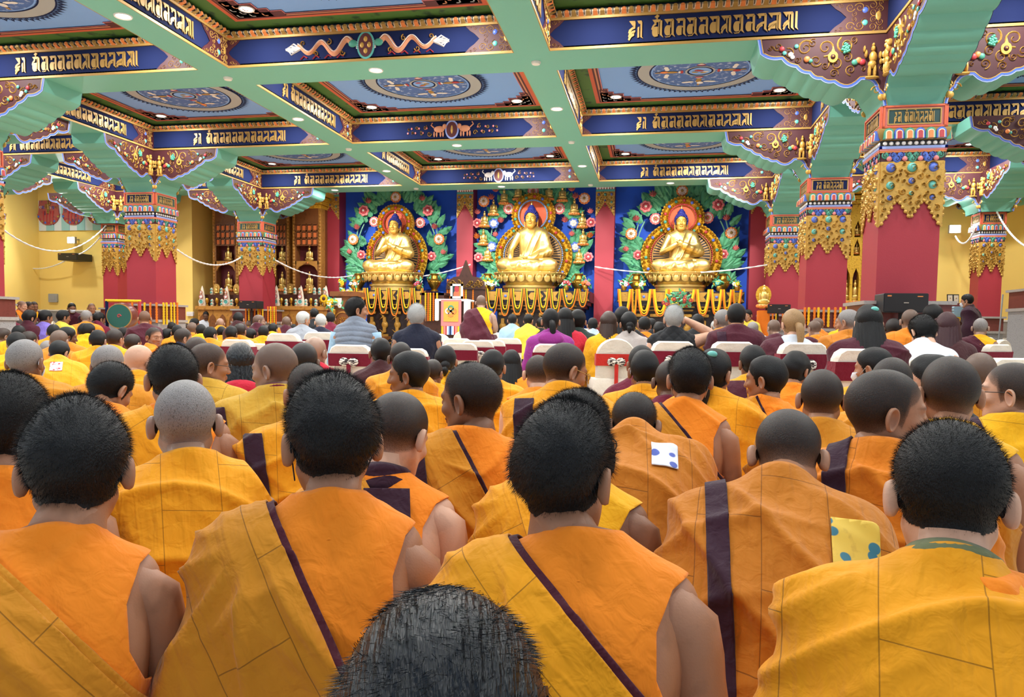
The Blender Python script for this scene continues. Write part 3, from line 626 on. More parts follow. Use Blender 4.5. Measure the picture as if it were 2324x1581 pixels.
def hand(mb, W, Rm, s, m=0):
    """W wrist position, Rm 3x3: columns (side towards thumb, along fingers, back of hand)"""
    h = MB(); h.ell((0, .045, 0), (.04, .052, .016), 12, 8)
    for i, (x, L) in enumerate(((.03, .068), (.011, .078), (-.009, .073), (-.028, .056))):
        b = .35+.12*i; P = [(x, .075, 0)]; a = 0
        for seg in (.48, .3, .22): a += b; P.append((P[-1][0]+(x*.08), P[-1][1]+L*seg*math.cos(a), P[-1][2]-L*seg*math.sin(a)))
        h.tube(P, [.0095, .009, .008, .0062], 8)
        h.ell(P[-1], (.0064, .0064, .0064), 8, 6)
    P = [(.03, .02, -.004), (.05, .042, -.012), (.055, .066, -.022), (.05, .083, -.03)]; h.tube(P, [.014, .012, .0095, .007], 8); h.ell(P[-1], (.0072,)*3, 8, 6)
    for v in h.V: v[:, 0] *= s
    if s < 0: h.F = [f[::-1] for f in h.F]
    h.V = [v@np.array(Rm).T+np.array(W) for v in h.V]; mb.join(h, m)
# ---- torso surfaces
def torso_sdf(zo, k, armL, armR, legs, tentL=0, tentR=0, skirt=None, wide=1.0, arms=None):
    Z = np.array([0, 0, zo])
    def f(p):
        q = p-Z; a = q.copy(); a[:, 0] = np.abs(a[:, 0])/wide
        d = s_ell(a, (0, 0, .13), (.19, .155, .14)); d = smin(d, s_ell(a, (0, 0, .3), (.155, .115, .18)), .08)
        d = smin(d, s_ell(a, (0, -.012, .46), (.172, .118, .16)), .08); d = smin(d, s_ell(a, (.075, -.075, .47), (.07, .045, .1)), .06)
        d = smin(d, s_cap(a, (.0, -.02, .555), (.145, -.012, .55), .055, .052), .05); d = smin(d, s_cap(a, (0, -.03, .66), (.11, -.018, .555), .05, .04), .07)
        for s, on, tent in ((-1, armL, tentL), (1, armR, tentR)):
            if on:
                S, E, W = arms[s]; d = smin(d, s_cap(q, S, E, .062, .052), k); d = smin(d, s_cap(q, E, W, .05, .04), k)
                if tent: d = smin(d, s_cap(q, E, (s*(.165+.06*tent), -.03, .0), .062, .085), k*1.5)
        if legs:
            d = smin(d, s_cap(a, (.1, .02, .1), (.29, .28, .1), .105, .08), .06); d = smin(d, s_cap(a, (.29, .28, .09), (-.06, .34, .06), .07, .06), .05)
        if skirt: d = smin(d, s_cap(a*np.array([1, 1.0, 1]), (0, 0, .12), (0, .03, -zo), .16, skirt), .1)
        return d
    return f
RES = {2: (156, 36, 66), 1: (84, 20, 34), 0: (44, 11, 18)}
def surface(sdf, zo, off, res, zlow, disp=None, emax=73, t0=0, t1=2*math.pi):
    na, n1, n2 = RES[res]; th = t0+np.arange(na)/na*(t1-t0); zt = zo+.46
    lev = [(zt, R(e)) for e in np.linspace(emax, 0, n1)]+[(z, 0) for z in np.linspace(zt, zlow, n2+1)[1:]]
    O = np.array([(0, -.005, z) for z, e in lev for _ in th]); D = np.array([(math.cos(e)*math.cos(t), math.cos(e)*math.sin(t), math.sin(e)) for z, e in lev for t in th])
    t = cast(sdf, O, D, .95, off); P = O+D*t[:, None]
    if disp is not None: P = P+D*disp(P)[:, None]
    return P.reshape(len(lev), na, 3)
def warp(P, zo, lean, zs, twist=0.0):
    P = np.array(P, float); sh = P.shape; P = P.reshape(-1, 3); z = P[:, 2]-zo; t = sm(.1, .6, z)
    piv = np.array([0, -.03, .1]); q = np.stack([P[:, 0], P[:, 1], z], 1)-piv; a = -lean*t
    c, s = np.cos(a), np.sin(a); y = q[:, 1]*c-q[:, 2]*s; zz = q[:, 1]*s+q[:, 2]*c
    x = q[:, 0]; tw = twist*t; x, y = x*np.cos(tw)-y*np.sin(tw), x*np.sin(tw)+y*np.cos(tw)
    out = np.stack([x+piv[0], y+piv[1], (zz+piv[2]+zo)*zs], 1); return out.reshape(sh)
def bis(V, F, planes, uv=None):
    """keep the part of a mesh on the negative side of every plane (co, no)"""
    bm = bmesh.new(); vs = [bm.verts.new(v) for v in V]
    for f in F:
        try: bm.faces.new([vs[i] for i in f])
        except ValueError: pass
    for co, no in planes:
        bmesh.ops.bisect_plane(bm, geom=bm.verts[:]+bm.edges[:]+bm.faces[:], plane_co=co, plane_no=no, clear_outer=True, dist=1e-5)
    bm.verts.index_update(); V2 = np.array([v.co[:] for v in bm.verts]) if bm.verts else np.zeros((0, 3)); F2 = [[v.index for v in f.verts] for f in bm.faces]; bm.free(); return V2, F2
def cutout(V, F, regions):
    """cut convex regions (lists of (point, outward normal)) out of a mesh"""
    bm = bmesh.new(); vs = [bm.verts.new(v) for v in V]
    for f in F:
        try: bm.faces.new([vs[i] for i in f])
        except ValueError: pass
    for reg in regions:
        for co, no in reg: bmesh.ops.bisect_plane(bm, geom=bm.verts[:]+bm.edges[:]+bm.faces[:], plane_co=co, plane_no=no, dist=1e-5)
        dl = [f for f in bm.faces if all((f.calc_center_median()-Vector(co)).dot(Vector(no)) < 0 for co, no in reg)]
        bmesh.ops.delete(bm, geom=dl, context='FACES')
    bm.verts.index_update(); V2 = np.array([v.co[:] for v in bm.verts]); F2 = [[v.index for v in f.verts] for f in bm.faces]; bm.free(); return V2, F2
def armhole(zo, wide):
    out = []
    for s in (-1, 1):
        c = np.array([s*.222*wide, 0, zo+.475]); reg = []
        for a in range(0, 360, 30): n = np.array([s*math.cos(R(a)), 0, math.sin(R(a))]); reg.append((c+n*np.array([.098*wide, 0, .125 if n[2] < 0 else .14]), n/np.array([.098, 1, .13])/np.linalg.norm(n/np.array([.098, 1, .13]))))
        out.append(reg)
    return out
def sheet(V, F, th):
    """give an open sheet a thickness (inner copy + rim)"""
    if not len(V): return V, F
    V = np.asarray(V); N = np.zeros_like(V)
    for f in F:
        n = np.cross(V[f[1]]-V[f[0]], V[f[-1]]-V[f[0]])
        for i in f: N[i] += n
    N /= np.linalg.norm(N, axis=1)[:, None]+1e-12; k = len(V); ed = {}
    for f in F:
        for a, b in zip(f, list(f[1:])+[f[0]]):
            if (b, a) in ed: del ed[(b, a)]
            else: ed[(a, b)] = 1
    F2 = [list(f) for f in F]+[[i+k for i in f[::-1]] for f in F]+[[b, a, a+k, b+k] for a, b in ed]
    return np.concatenate([V, V-N*th]), F2
def gridF(G): a, b = G.shape[:2]; return [(i*b+j, (i+1)*b+j, (i+1)*b+(j+1) % b, i*b+(j+1) % b) for i in range(a-1) for j in range(b)]
def me_from(name, V, F, mats, uv=None, col=None, angle=180):
    me = bpy.data.meshes.new(name); me.from_pydata(np.asarray(V).tolist(), [], F)
    for m in mats: me.materials.append(MATS[m] if isinstance(m, str) else m)
    me.polygons.foreach_set('use_smooth', [True]*len(F))
    if uv is not None:
        L = me.uv_layers.new(name='UVMap'); idx = np.zeros(len(me.loops), int); me.loops.foreach_get('vertex_index', idx); L.data.foreach_set('uv', uv[idx].ravel())
    if col is not None:
        a = me.color_attributes.new('tint', 'FLOAT_COLOR', 'POINT'); a.data.foreach_set('color', col.ravel())
    if angle < 180: me.set_sharp_from_angle(angle=R(angle))
    return me
# ---- cloth material with stitched seams
def cloth(name, col, seam=True, rough=.85, dark=.5, scale=1.0, weave=True):
    if name in MATS: return MATS[name]
    m = bpy.data.materials.new(name); m.use_nodes = True; nt = m.node_tree; b = nt.nodes['Principled BSDF']; N = nt.nodes.new; L = nt.links.new
    c = srgb(*col); b.inputs['Roughness'].default_value = rough; b.inputs['Sheen Weight'].default_value = .12; b.inputs['Specular IOR Level'].default_value = .25
    tc = N('ShaderNodeTexCoord'); n = N('ShaderNodeTexNoise'); n.inputs['Scale'].default_value = 7; n.inputs['Detail'].default_value = 5; L(tc.outputs['Object'], n.inputs['Vector'])
    mx = N('ShaderNodeMix'); mx.data_type = 'RGBA'; mx.inputs[6].default_value = tuple(x*1.08 for x in c[:3])+(1,); mx.inputs[7].default_value = tuple(x*.86 for x in c[:3])+(1,); L(n.outputs['Fac'], mx.inputs[0])
    cur = mx.outputs[2]; h = None
    n2 = N('ShaderNodeTexNoise'); n2.inputs['Scale'].default_value = 26; n2.inputs['Detail'].default_value = 3; n2.inputs['Distortion'].default_value = .5; L(tc.outputs['Object'], n2.inputs['Vector'])
    if seam:
        br = N('ShaderNodeTexBrick'); L(tc.outputs['UV'], br.inputs['Vector']); br.inputs['Scale'].default_value = 1.0; br.inputs['Brick Width'].default_value = .26*scale; br.inputs['Row Height'].default_value = .145*scale; br.inputs['Mortar Size'].default_value = .0011; br.inputs['Mortar Smooth'].default_value = .3
        for q in (1, 2): br.inputs[q].default_value = (0, 0, 0, 1)
        br.inputs[3].default_value = (1, 1, 1, 1)
        mx2 = N('ShaderNodeMix'); mx2.data_type = 'RGBA'; L(br.outputs['Fac'], mx2.inputs[0]); L(cur, mx2.inputs[6]); mx2.inputs[7].default_value = tuple(x*dark for x in c[:3])+(1,); cur = mx2.outputs[2]
        mt = N('ShaderNodeMath'); mt.operation = 'MULTIPLY_ADD'; L(br.outputs['Fac'], mt.inputs[0]); mt.inputs[1].default_value = -.5; L(n2.outputs['Fac'], mt.inputs[2]); h = mt.outputs[0]
    else: h = n2.outputs['Fac']
    if weave:
        wv = N('ShaderNodeTexNoise'); wv.inputs['Scale'].default_value = 1.0; wv.inputs['Detail'].default_value = 2; wv.inputs['Distortion'].default_value = .35
        mp = N('ShaderNodeMapping'); mp.inputs['Scale'].default_value = (7, 30, 20); L(tc.outputs['UV'], mp.inputs['Vector']); L(mp.outputs[0], wv.inputs['Vector'])
        ma = N('ShaderNodeMath'); ma.operation = 'MULTIPLY_ADD'; L(wv.outputs['Fac'], ma.inputs[0]); ma.inputs[1].default_value = 1.7 if seam else .8; L(h, ma.inputs[2]); h = ma.outputs[0]
    bp = N('ShaderNodeBump'); bp.inputs['Strength'].default_value = .6; bp.inputs['Distance'].default_value = .011; L(h, bp.inputs['Height']); L(bp.outputs[0], b.inputs['Normal'])
    L(cur, b.inputs['Base Color']); m.diffuse_color = c; MATS[name] = m; return m
for nm, c in dict(ochre=(206, 134, 30), gold=(234, 156, 20), amber=(216, 142, 28), mustard=(202, 156, 50), saffron=(224, 128, 28), bright=(244, 180, 22), rust=(192, 116, 28)).items(): cloth('robe_'+nm, c)
for nm, c in dict(orange=(246, 138, 30), yellow=(240, 176, 24), maroon=(74, 24, 40), wine=(104, 22, 48), navy=(26, 30, 50), white=(206, 214, 226), grey=(142, 148, 158), silver=(118, 128, 144), black=(30, 32, 36), purple=(150, 52, 140), olive=(112, 118, 84), teal=(44, 62, 58), beige=(190, 180, 176), red=(196, 36, 60), paleblue=(170, 188, 214), lemon=(216, 192, 64), lilac=(120, 104, 190), brown=(66, 34, 38), plum=(52, 24, 42), skyblue=(150, 184, 210)).items(): cloth('cloth_'+nm, c, seam=False)
def skin(name, col, rough=.5):
    m = mat(name, col, rough, var=.12, vscale=18, bump=.15, bscale=220, bdist=.003, attr='tint', spec=.4); b = m.node_tree.nodes['Principled BSDF']
    b.inputs['Subsurface Weight'].default_value = 0.0; return m
skin('skin_tan', (168, 120, 92)); skin('skin_brown', (136, 94, 70)); skin('skin_pale', (206, 160, 134)); skin('skin_scalp', (160, 128, 110), .38); skin('skin_dark', (104, 74, 58), .4)
def hairm(name, col, rough, alpha, spec=.4): mat(name, col, rough, alpha=alpha, spec=spec, bump=.7, bscale=420, bdist=.004, stretch=(1, 1, .5), var=.55, vscale=330)
hairm('hair_black', (12, 13, 16), .5, 1.0, .28); hairm('hair_blue', (11, 14, 19), .42, 1.0, .32); hairm('stub_dark', (26, 23, 23), .42, .93); hairm('stub_mid', (42, 37, 36), .4, .8); hairm('stub_light', (70, 62, 58), .36, .5); hairm('hair_grey', (150, 148, 148), .42, .9); hairm('hair_white', (176, 178, 178), .5, 1.0); hairm('hair_blonde', (150, 116, 74), .45, 1.0); hairm('hair_brown', (62, 44, 36), .4, 1.0); hairm('hair_wine', (58, 22, 30), .45, 1.0)
mat('hair_gloss', (12, 16, 22), .34, alpha=1.0, spec=.5, bump=1.0, bscale=150, bdist=.01, stretch=(1, .1, .25))
HAIRS = {'bald': ('stub_light', .0006), 'stub': ('stub_mid', .001), 'stubd': ('stub_dark', .0018), 'buzz': ('stub_dark', .003), 'crew': ('hair_black', .0085), 'thick': ('hair_blue', .014), 'grey': ('hair_grey', .0015), 'white': ('hair_white', .012), 'shine': (None, 0), 'child': ('hair_black', .010), 'long': ('hair_black', .014), 'bun': ('hair_black', .012), 'pony': ('hair_black', .012), 'blonde': ('hair_blonde', .012), 'brownlong': ('hair_brown', .014), 'wine': ('hair_wine', .016), 'wavy': ('hair_gloss', .018), 'bowl': ('hair_black', .018)}
def hair_mesh(kind, hi, H, Rm, seed, top=0):
    """H head origin, Rm head orientation; returns MB, fade colours"""
    mname, off = HAIRS[kind]; P, D, na, ne = head_base(hi); hl = hair_line(P)
    if kind in ('long', 'bun', 'pony', 'blonde', 'brownlong', 'wine', 'wavy', 'bowl'): hl = hl+.02*(P[:, 1] < .03)
    ear_ = np.exp(-(((P[:, 1]+.012)/.03)**2+((P[:, 2]+.005)/.038)**2)**2)
    thick = off*(1-.8*ear_)*np.clip(.35+sm(.0, .07, hl), 0, 1)*(1+(.06 if kind == 'wavy' else .22)*noise(P, 60, seed) if off > .006 else 1)
    if off > .006: thick = thick+off*.35*sm(.06, .12, P[:, 2])
    Q = P+D*thick[:, None]
    keep = hl > (-.014 if off < .006 else -.008); F = []; k = np.zeros(len(P), bool)
    for i in range(ne-1):
        for j in range(na):
            f = (i*na+j, i*na+(j+1) % na, (i+1)*na+(j+1) % na, (i+1)*na+j)
            if keep[f[0]] and keep[f[1]] and keep[f[2]] and keep[f[3]]: F.append(f); k[list(f)] = True
    idx = np.cumsum(k)-1; F = [[idx[i] for i in f] for f in F]; V = Q[k]; fade = (sm(-.014, .006, hl)*(.62+.38*sm(.0, .06, hl)) if off < .006 else sm(-.014, .006, hl))[k]
    if off > .006: fade = np.clip(fade*1.6, 0, 1)
    mb = MB(); mb.add(V, F, 0); fd = [fade]
    rs = np.random.RandomState(seed)
    if hi == 2 and off >= .003 and kind in ('crew', 'thick', 'white', 'child', 'bowl', 'buzz', 'wavy'):
        n = 14000; c = rs.choice(np.where(k)[0], n); c = c[(hl[c] > -.004)]
        B = Q[c]+rs.normal(size=(len(c), 3))*.0018; nr = D[c]; T = np.stack([-nr[:, 1]*.0, nr[:, 1]*0-.2, -np.ones(len(c))], 1)*np.clip(.6-nr[:, 2:3], .05, 1)+np.stack([P[c][:, 0]*6, P[c][:, 1]*5, 0*c], 1)*.6
        L = (off*.8+.004)*rs.uniform(.5, 1.1, len(c))*np.clip(.4+sm(0, .08, hl[c]), 0, 1); 
        if kind == 'wavy': L = L*.9; T = T*2.4+np.stack([np.sin(P[c][:, 2]*90), np.cos(P[c][:, 0]*90), 0*c], 1)*.8
        d = nr*(.2 if kind != 'wavy' else .03)+T*.9+rs.normal(size=(len(c), 3))*.1; d /= np.linalg.norm(d, axis=1)[:, None]
        sd = np.cross(d, rs.normal(size=(len(c), 3))); sd /= np.linalg.norm(sd, axis=1)[:, None]; w = .00035
        VV = np.stack([B+sd*w, B-sd*w, B+d*L[:, None]], 1).reshape(-1, 3); mb.add(VV, [(3*i, 3*i+1, 3*i+2) for i in range(len(c))], 0); fd.append(np.ones(len(VV)))
    def strandsheet(y0, z0, wid, length, flare, seed, n=40, m=26, sag=.03, back=-.108):
        G = np.zeros((m, n, 3))
        for i in range(m):
            t = i/(m-1)
            for j in range(n):
                a = (j/(n-1)-.5)*2; an = a*R(100)*(1-.25*t)
                r = (1+flare*t)*(1+.05*math.sin(j*1.9+seed)*t+.04*math.sin(j*4.1+2*seed+5*t)*t)
                G[i, j] = (wid*math.sin(an)*r, y0+(back-y0)*max(math.cos(an), -.1)*(1-.15*t)*r-sag*t, z0-length*t*(1-.12*abs(a)**3+.05*math.sin(j*2.3+seed)))
        mb.grid(G, 0); fd.append(np.ones(n*m))
    if kind == 'long': strandsheet(-.0, .06, .088, .46, .75, seed)
    if kind == 'brownlong': strandsheet(-.0, .06, .088, .33, .18, seed)
    if kind == 'wine': strandsheet(-.0, .08, .1, .42, .45, seed, sag=.02)
    if kind == 'wavy':
        strandsheet(-.0, .06, .098, .24, .25, seed)
    if kind in ('pony', 'blonde'):
        mb.tube([(0, -.1, -.01), (.01, -.13, -.03), (.015, -.14, -.07), (.02, -.132, -.13), (.015, -.125, -.19), (.02, -.12, -.23)], [.02, .03, .034, .03, .02, .006], 14); fd.append(np.ones(84))
    if kind == 'bun':
        mb.ell((.005, -.12, -.035), (.042, .032, .04), 16, 10); fd.append(np.ones(16*9+2))
        mb.tube([(.0, -.125, -.05), (.005, -.13, -.085), (.0, -.12, -.12)], [.03, .026, .008], 12); fd.append(np.ones(36))
    mb.V = [v@np.array(Rm).T+np.array(H) for v in mb.V]
    return mb, np.concatenate(fd), mname
def body_arms(mode, pose):
    A = {s: (np.array((s*.168, -.005, .54)), np.array((s*(.212 if s > 0 else .195), .03, .29)), np.array((s*.07, .25, .2))) for s in (-1, 1)}
    if mode == 'chair': A = {s: (np.array((s*.168, -.005, .54)), np.array((s*.225, .02, .27)), np.array((s*.09, .26, .22))) for s in (-1, 1)}
    if mode == 'stand': A = {s: (np.array((s*.168, -.005, .54)), np.array((s*.23, -.0, .26)), np.array((s*.1, .2, .2))) for s in (-1, 1)}
    if pose == 'raiseR': A[1] = (A[1][0], np.array((.36, .12, .62)), np.array((.1, .14, .78)))
    if pose == 'wide': A[1] = (A[1][0], np.array((.275, .0, .3)), np.array((.1, .22, .18)))
    return A
FN, FB = np.array([.9, 0, .44]), np.array([.44, 0, -.9]); FN /= np.linalg.norm(FN); FB /= np.linalg.norm(FB)
SURF = {}
def get_surface(mode, what, res, seed, wide, pose, amp):
    key = (mode, what, res, seed, wide, pose, amp)
    if key in SURF: return SURF[key]
    zo = {'floor': 0, 'chair': .36, 'stand': .80}[mode]; arms = body_arms(mode, pose); zl = {'floor': .015, 'chair': .43, 'stand': .03}[mode]
    kw = dict(wide=wide, arms=arms); A = amp
    def d_robe(P):
        q = P-np.array([0, 0, zo]); x, y, z = q.T; G = np.array([-.14, 0, .6]); dx, dz = x-G[0], z-G[2]; ph = np.arctan2(dx, -dz); r = np.hypot(dx, dz)
        n1 = noise(q, 7, seed); n2 = noise(q, 12, seed+1); n3 = noise(q, 4, seed+2)
        n1 = noise(q, 5, seed); w1 = .25+.75*sm(-.3, .3, n3); w2 = .2+.8*sm(-.3, .3, noise(q, 4.5, seed+3))
        f = A*.03*fold(ph*11+n1*2.2+seed)*sm(.01, .2, r)*w1; f += A*.026*fold((q@FN)*44+n2*1.5+n1*1.5)*w2*sm(.66, .54, z)
        f += A*.028*fold(np.arctan2(y, x)*11+n1*2)*sm(.34, .04, z)+A*.02*fold((q@FB)*40+n1*3+n2)*sm(-.1, .5, noise(q, 6, seed+9))*sm(.58, .4, z); return f+.004*n2*A
    def d_shawl(P):
        q = P-np.array([0, 0, zo]); x, y, z = q.T; n1 = noise(q, 7, seed); n2 = noise(q, 13, seed+1); n3 = noise(q, 4, seed+2)
        n1 = noise(q, 5, seed); w1 = .25+.75*sm(-.3, .3, n3); w2 = .2+.8*sm(-.3, .3, noise(q, 5, seed+5)); sg = math.copysign(1, math.sin(seed*7))
        f = A*.024*fold((z+1.5*x*x-.3*x*math.sin(seed))*44+n1*2.2)*w1*sm(.66, .58, z)*sm(.02, .2, z); f += A*.028*fold(np.arctan2(y, x)*11+n2+n1*2)*sm(.4, .06, z)
        f += A*.026*fold((x*.9*sg+z)*34+n1*2.4)*w2*sm(.65, .56, z); return f+.004*n2*A
    def d_shirt(P):
        q = P-np.array([0, 0, zo]); n1 = noise(q, 8, seed); return A*(.014*fold((q[:, 2]+.5*np.abs(q[:, 0]))*40+n1*2.5)*sm(-.3, .5, noise(q, 5, seed+2))+.013*fold((q[:, 2]-.8*q[:, 0])*34+n1*3)*sm(-.2, .5, noise(q, 6, seed+4))+.002*n1)
    def d_puff(P):
        q = P-np.array([0, 0, zo]); return .012*np.abs(np.sin((q[:, 2]+.12*np.abs(q[:, 0]))*62+.3*noise(q, 6, seed)))**.6-.006+.003*noise(q, 30, seed)
    def d_quilt(P):
        q = P-np.array([0, 0, zo]); return .01*(np.abs(np.sin((q[:, 2]+q[:, 0])*34))*np.abs(np.sin((q[:, 2]-q[:, 0])*34)))**.5-.004+.002*noise(q, 30, seed)
    if what == 'torso': G = surface(torso_sdf(zo, .04, 0, 0, 0, **kw), zo, 0, res, zo+.1)
    elif what == 'shirt': G = surface(torso_sdf(zo, .04, 0, 0, 0, **kw), zo, .008, res, zo+.06, d_shirt, 70)
    elif what == 'robe': G = surface(torso_sdf(zo, .09, 1, 0, mode == 'floor', tentL=1 if mode == 'floor' else .2, skirt=.27 if mode == 'stand' else None, **kw), zo, .02, res, zl, d_robe, 66)
    elif what == 'shawl': G = surface(torso_sdf(zo, .09, 1, 1, mode == 'floor', tentL=.7 if mode == 'floor' else .2, tentR=.7 if mode == 'floor' else .2, skirt=.27 if mode == 'stand' else None, **kw), zo, .02, res, zl, d_shawl, 70)
    elif what == 'lower': G = surface(torso_sdf(zo, .09, 0, 0, mode == 'floor', skirt=.26 if mode == 'stand' else None, **kw), zo, .016, res, zl, d_robe, 40)
    elif what in ('jacket', 'puffer', 'quilt'): G = surface(torso_sdf(zo, .03, what == 'jacket' or pose != 'vest', (what == 'jacket' or pose != 'vest') and pose != 'raiseR', 0, **kw), zo, .014, res, zl-.02, {'jacket': d_shirt, 'puffer': d_puff, 'quilt': d_quilt}[what], 72)
    SURF[key] = G; return G
BODY_LOC = {}
def person(px, ytop, w, label, hair='buzz', skinm='skin_tan', style='diag', robe='ochre', shirt='orange', trim='maroon', yaw=None, hyaw=0, pitch=12, roll=0, lean=10, mode='floor', res=None, seed=None, D=None, group=None, cat='person', pose='', wide=1.0, bx=-.09, sl=.5, amp=1.0, strap=None, size=1.0, dx=0.0, extras=(), neck=0.0, strapm='maroon', mask=None, zs=None, collar=True, hairtop=0):
    seed = (int(px*7+ytop*3) % 997) if seed is None else seed
    off = max(HAIRS[hair][1], 0); D = D or FPX*(.155*size+2*off*.8)/w
    res = (2 if D < 3.4 else 1 if D < 7.5 else 0) if res is None else res; hi = res; sres = res
    if res < 2: seed = seed % (4 if res == 1 else 3); wide = round(wide, 1); amp = 1.0
    zo = {'floor': 0, 'chair': .36, 'stand': .80}[mode]
    ln = R(lean); Hw = atd(px, ytop, D); toph = (.123+off*1.3)*size
    pit, ny = R(pitch), R(hyaw)
    Rh = rz(ny)@ry(R(roll))@rx(-pit)
    top = Rh@np.array([0, -.012, toph]); top[2] = max(top[2], .085*size)   # highest point of the skull
    Hc = Hw-np.array([0, 0, top[2]])
    base = R(0)
    # head origin in the body frame, unit height scale
    nk = warp([[0, -.02, zo+.61]], zo, ln, 1)[0]; na_ = ln*.7+pit*.25+neck
    hv = rx(-na_)@np.array([0, .0, .15*size])+np.array([0, .028, 0]); hv = hv-np.array([dx, 0, 0])
    zs_ = zs or float(np.clip((Hc[2]-hv[2])/nk[2], .62, 1.55)); H = np.array([nk[0], nk[1], nk[2]*zs_])+hv
    by = math.atan2(Hc[0]+4.0, 24-Hc[1]) if yaw is None else R(yaw)+math.atan2(-Hc[0], Hc[1])
    Rb = rz(by); pos = Hc-Rb@H
    root = thing('person', label, cat, tuple(pos), (0, 0, by), group)
    Wp = lambda P: warp(P, zo, ln, zs_)
    arms = body_arms(mode, pose)
    # body: head + neck + torso + arms + hands, one mesh
    mb = MB(); P, Dd, na, ne = head_base(hi); mb.add(P, [(i*na+j, i*na+(j+1) % na, (i+1)*na+(j+1) % na, (i+1)*na+j) for i in range(ne-1) for j in range(na)], 0)
    for s in (-1, 1): ear(mb, s, 20 if hi == 2 else 12)
    n_head = mb.n; T = np.ones((n_head, 4)); T[:len(P)] = head_tint(P)
    mb.V = [np.concatenate(mb.V)*size@Rh.T+H]
    nb = [[0, -.02, zo+.56], [0, -.02, zo+.62]]; nb = Wp(nb); hb = H+Rh@np.array([0, -.03, -.06]); mb.tube([nb[0], nb[1], (nb[1]+hb)/2+np.array([0, -.004, 0]), hb], [.075, .057, .052, .05], 16 if hi else 8)
    G = get_surface(mode, 'torso', min(sres, 1), 0, wide, pose, 1.0); mb.add(Wp(G).reshape(-1, 3), gridF(G), 0)
    for s in (-1, 1):
        S, E, W = [a+np.array([0, 0, zo]) for a in arms[s]]; S = S*np.array([wide, 1, 1]); E = E*np.array([wide, 1, 1])
        t = np.linspace(0, 1, 7)[:, None]; S = S+np.array([0, -.022, 0]); pts = np.concatenate([[S+np.array([-s*.085, .0, -.005])], S+(E-S)*t[:-1], E+(W-E)*t]); pts = np.concatenate([pts[:1]]+[(pts[i-1:i+2].mean(0))[None] if 0 < i < len(pts)-1 else pts[i][None] for i in range(1, len(pts))])
        rad = np.array([.055, .064, .062, .057, .052, .05, .046, .044, .044, .042, .04, .036, .031, .027])[:len(pts)]
        mb.tube(Wp(pts), rad*(1.06 if wide > 1 else 1), 16 if hi == 2 else 9)
        if hi:
            pw = Wp(pts); d = pw[-1]-pw[-2]; d /= np.linalg.norm(d); sd = np.cross(d, [0, 0, 1.0]); sd /= np.linalg.norm(sd)+1e-9; hand(mb, pw[-1], np.stack([sd, d, np.cross(sd, d)], 1), -1 if s > 0 else 1)
    col = np.ones((mb.n, 4)); col[:n_head] = T
    me = me_from('body', np.concatenate(mb.V), mb.F, [skinm], col=col); link('body', me, root)
    if HAIRS[hair][0]:
        hm, fd, mn = hair_mesh(hair, hi, H, Rh, seed); hm.V = [ (v-H)*size+H for v in hm.V ]
        me = me_from('hair', np.concatenate(hm.V), hm.F, [mn]); a = me.attributes.new('fade', 'FLOAT', 'POINT'); a.data.foreach_set('value', fd.astype(np.float32)); link('hair', me, root)
    th = .005 if hi == 2 else .008
    def garment(name, what, matn, planes=(), off=0.0, thick=th, seedd=seed, rs=sres, kind=None):
        key = ('g', mode, what, rs, seedd, wide, pose, amp, tuple((tuple(np.round(a, 3)), tuple(np.round(b, 3))) for a, b in planes), off)
        if key not in SURF:
            G = get_surface(mode, what, rs, seedd, wide, pose, amp)
            if off:
                c_ = np.array([0, 0, zo+.4]); d = G.reshape(-1, 3)-c_; d /= np.linalg.norm(d, axis=1)[:, None]; G = G+(d*off).reshape(G.shape)
            V, F = G.reshape(-1, 3), gridF(G)
            if planes: V, F = bis(V, F, [(np.array(a)+np.array([0, 0, zo]), b) for a, b in planes])
            if what == 'shirt': V, F = cutout(V, F, armhole(zo, wide))
            SURF[key] = sheet(V, F, thick)
        V, F = SURF[key]
        if not len(V): return None
        q = V-np.array([0, 0, zo]); uv = np.stack([q@np.array([FN[2], 0, -FN[0]])+.03*noise(q, 5, 3)+seed*.07, q@FN+.012*noise(q, 7, 5)], 1)
        if what == 'shawl': uv = np.stack([q[:, 2]+.1*q[:, 0], np.where(np.abs(q[:, 1]) > 0, q[:, 0], 0)*1.0+.02*noise(q, 5, 3)+seed*.01], 1)
        return link(name, me_from(name, Wp(V), F, [matn], uv=uv), root)
    mm = lambda n: n and ('robe_'+n if 'robe_'+n in MATS else 'cloth_'+n); rm, sh, tr = mm(robe), mm(shirt), mm(trim)
    def col_ring(m, rad=.062, h=.035, name='collar', z=.60):
        k = MB(); a = np.linspace(0, 2*math.pi, 25)[:-1]; rows = []
        for dz, rr in ((-.02, .028), (.0, .012), (h, .0), (h+.004, -.006), (h, -.012), (0, .0)): rows.append(np.stack([(rad+rr)*np.cos(a), (rad+rr)*np.sin(a)-.02, zo+z+dz+.006*np.sin(a*3+seed)-.012*np.cos(a+math.pi/2)*0], 1))
        k.grid(Wp(np.array(rows)), 0, True); return link(name, me_from(name, np.concatenate(k.V), k.F, [m]), root)
    FN = np.array([1, 0, sl])/math.hypot(1, sl); c0 = np.array([bx, 0, .6])@FN
    if style == 'diag':
        garment('shirt', 'shirt', sh); garment('robe', 'robe', rm, [(FN*c0, FN)]); garment('lower_robe', 'lower', rm, [((0, 0, .2), (.1, 0, 1))])
        if trim: garment('robe_hem', 'robe', tr, [(FN*(c0+.012), FN), (FN*(c0-(.018 if hi else .02)), -FN)], -.006)
        if collar: col_ring(sh)
    elif style == 'shawl':
        garment('robe', 'shawl', rm)
        if collar: col_ring(sh if shirt else rm, .066, .02)
    elif style == 'shawlR':   # wrapped robe with the shirt showing at the right shoulder
        garment('shirt', 'shirt', sh, [(FN*(c0+.09), -FN)]) if shirt else None; garment('robe', 'shawl', rm, [(FN*(c0+.14), FN)])
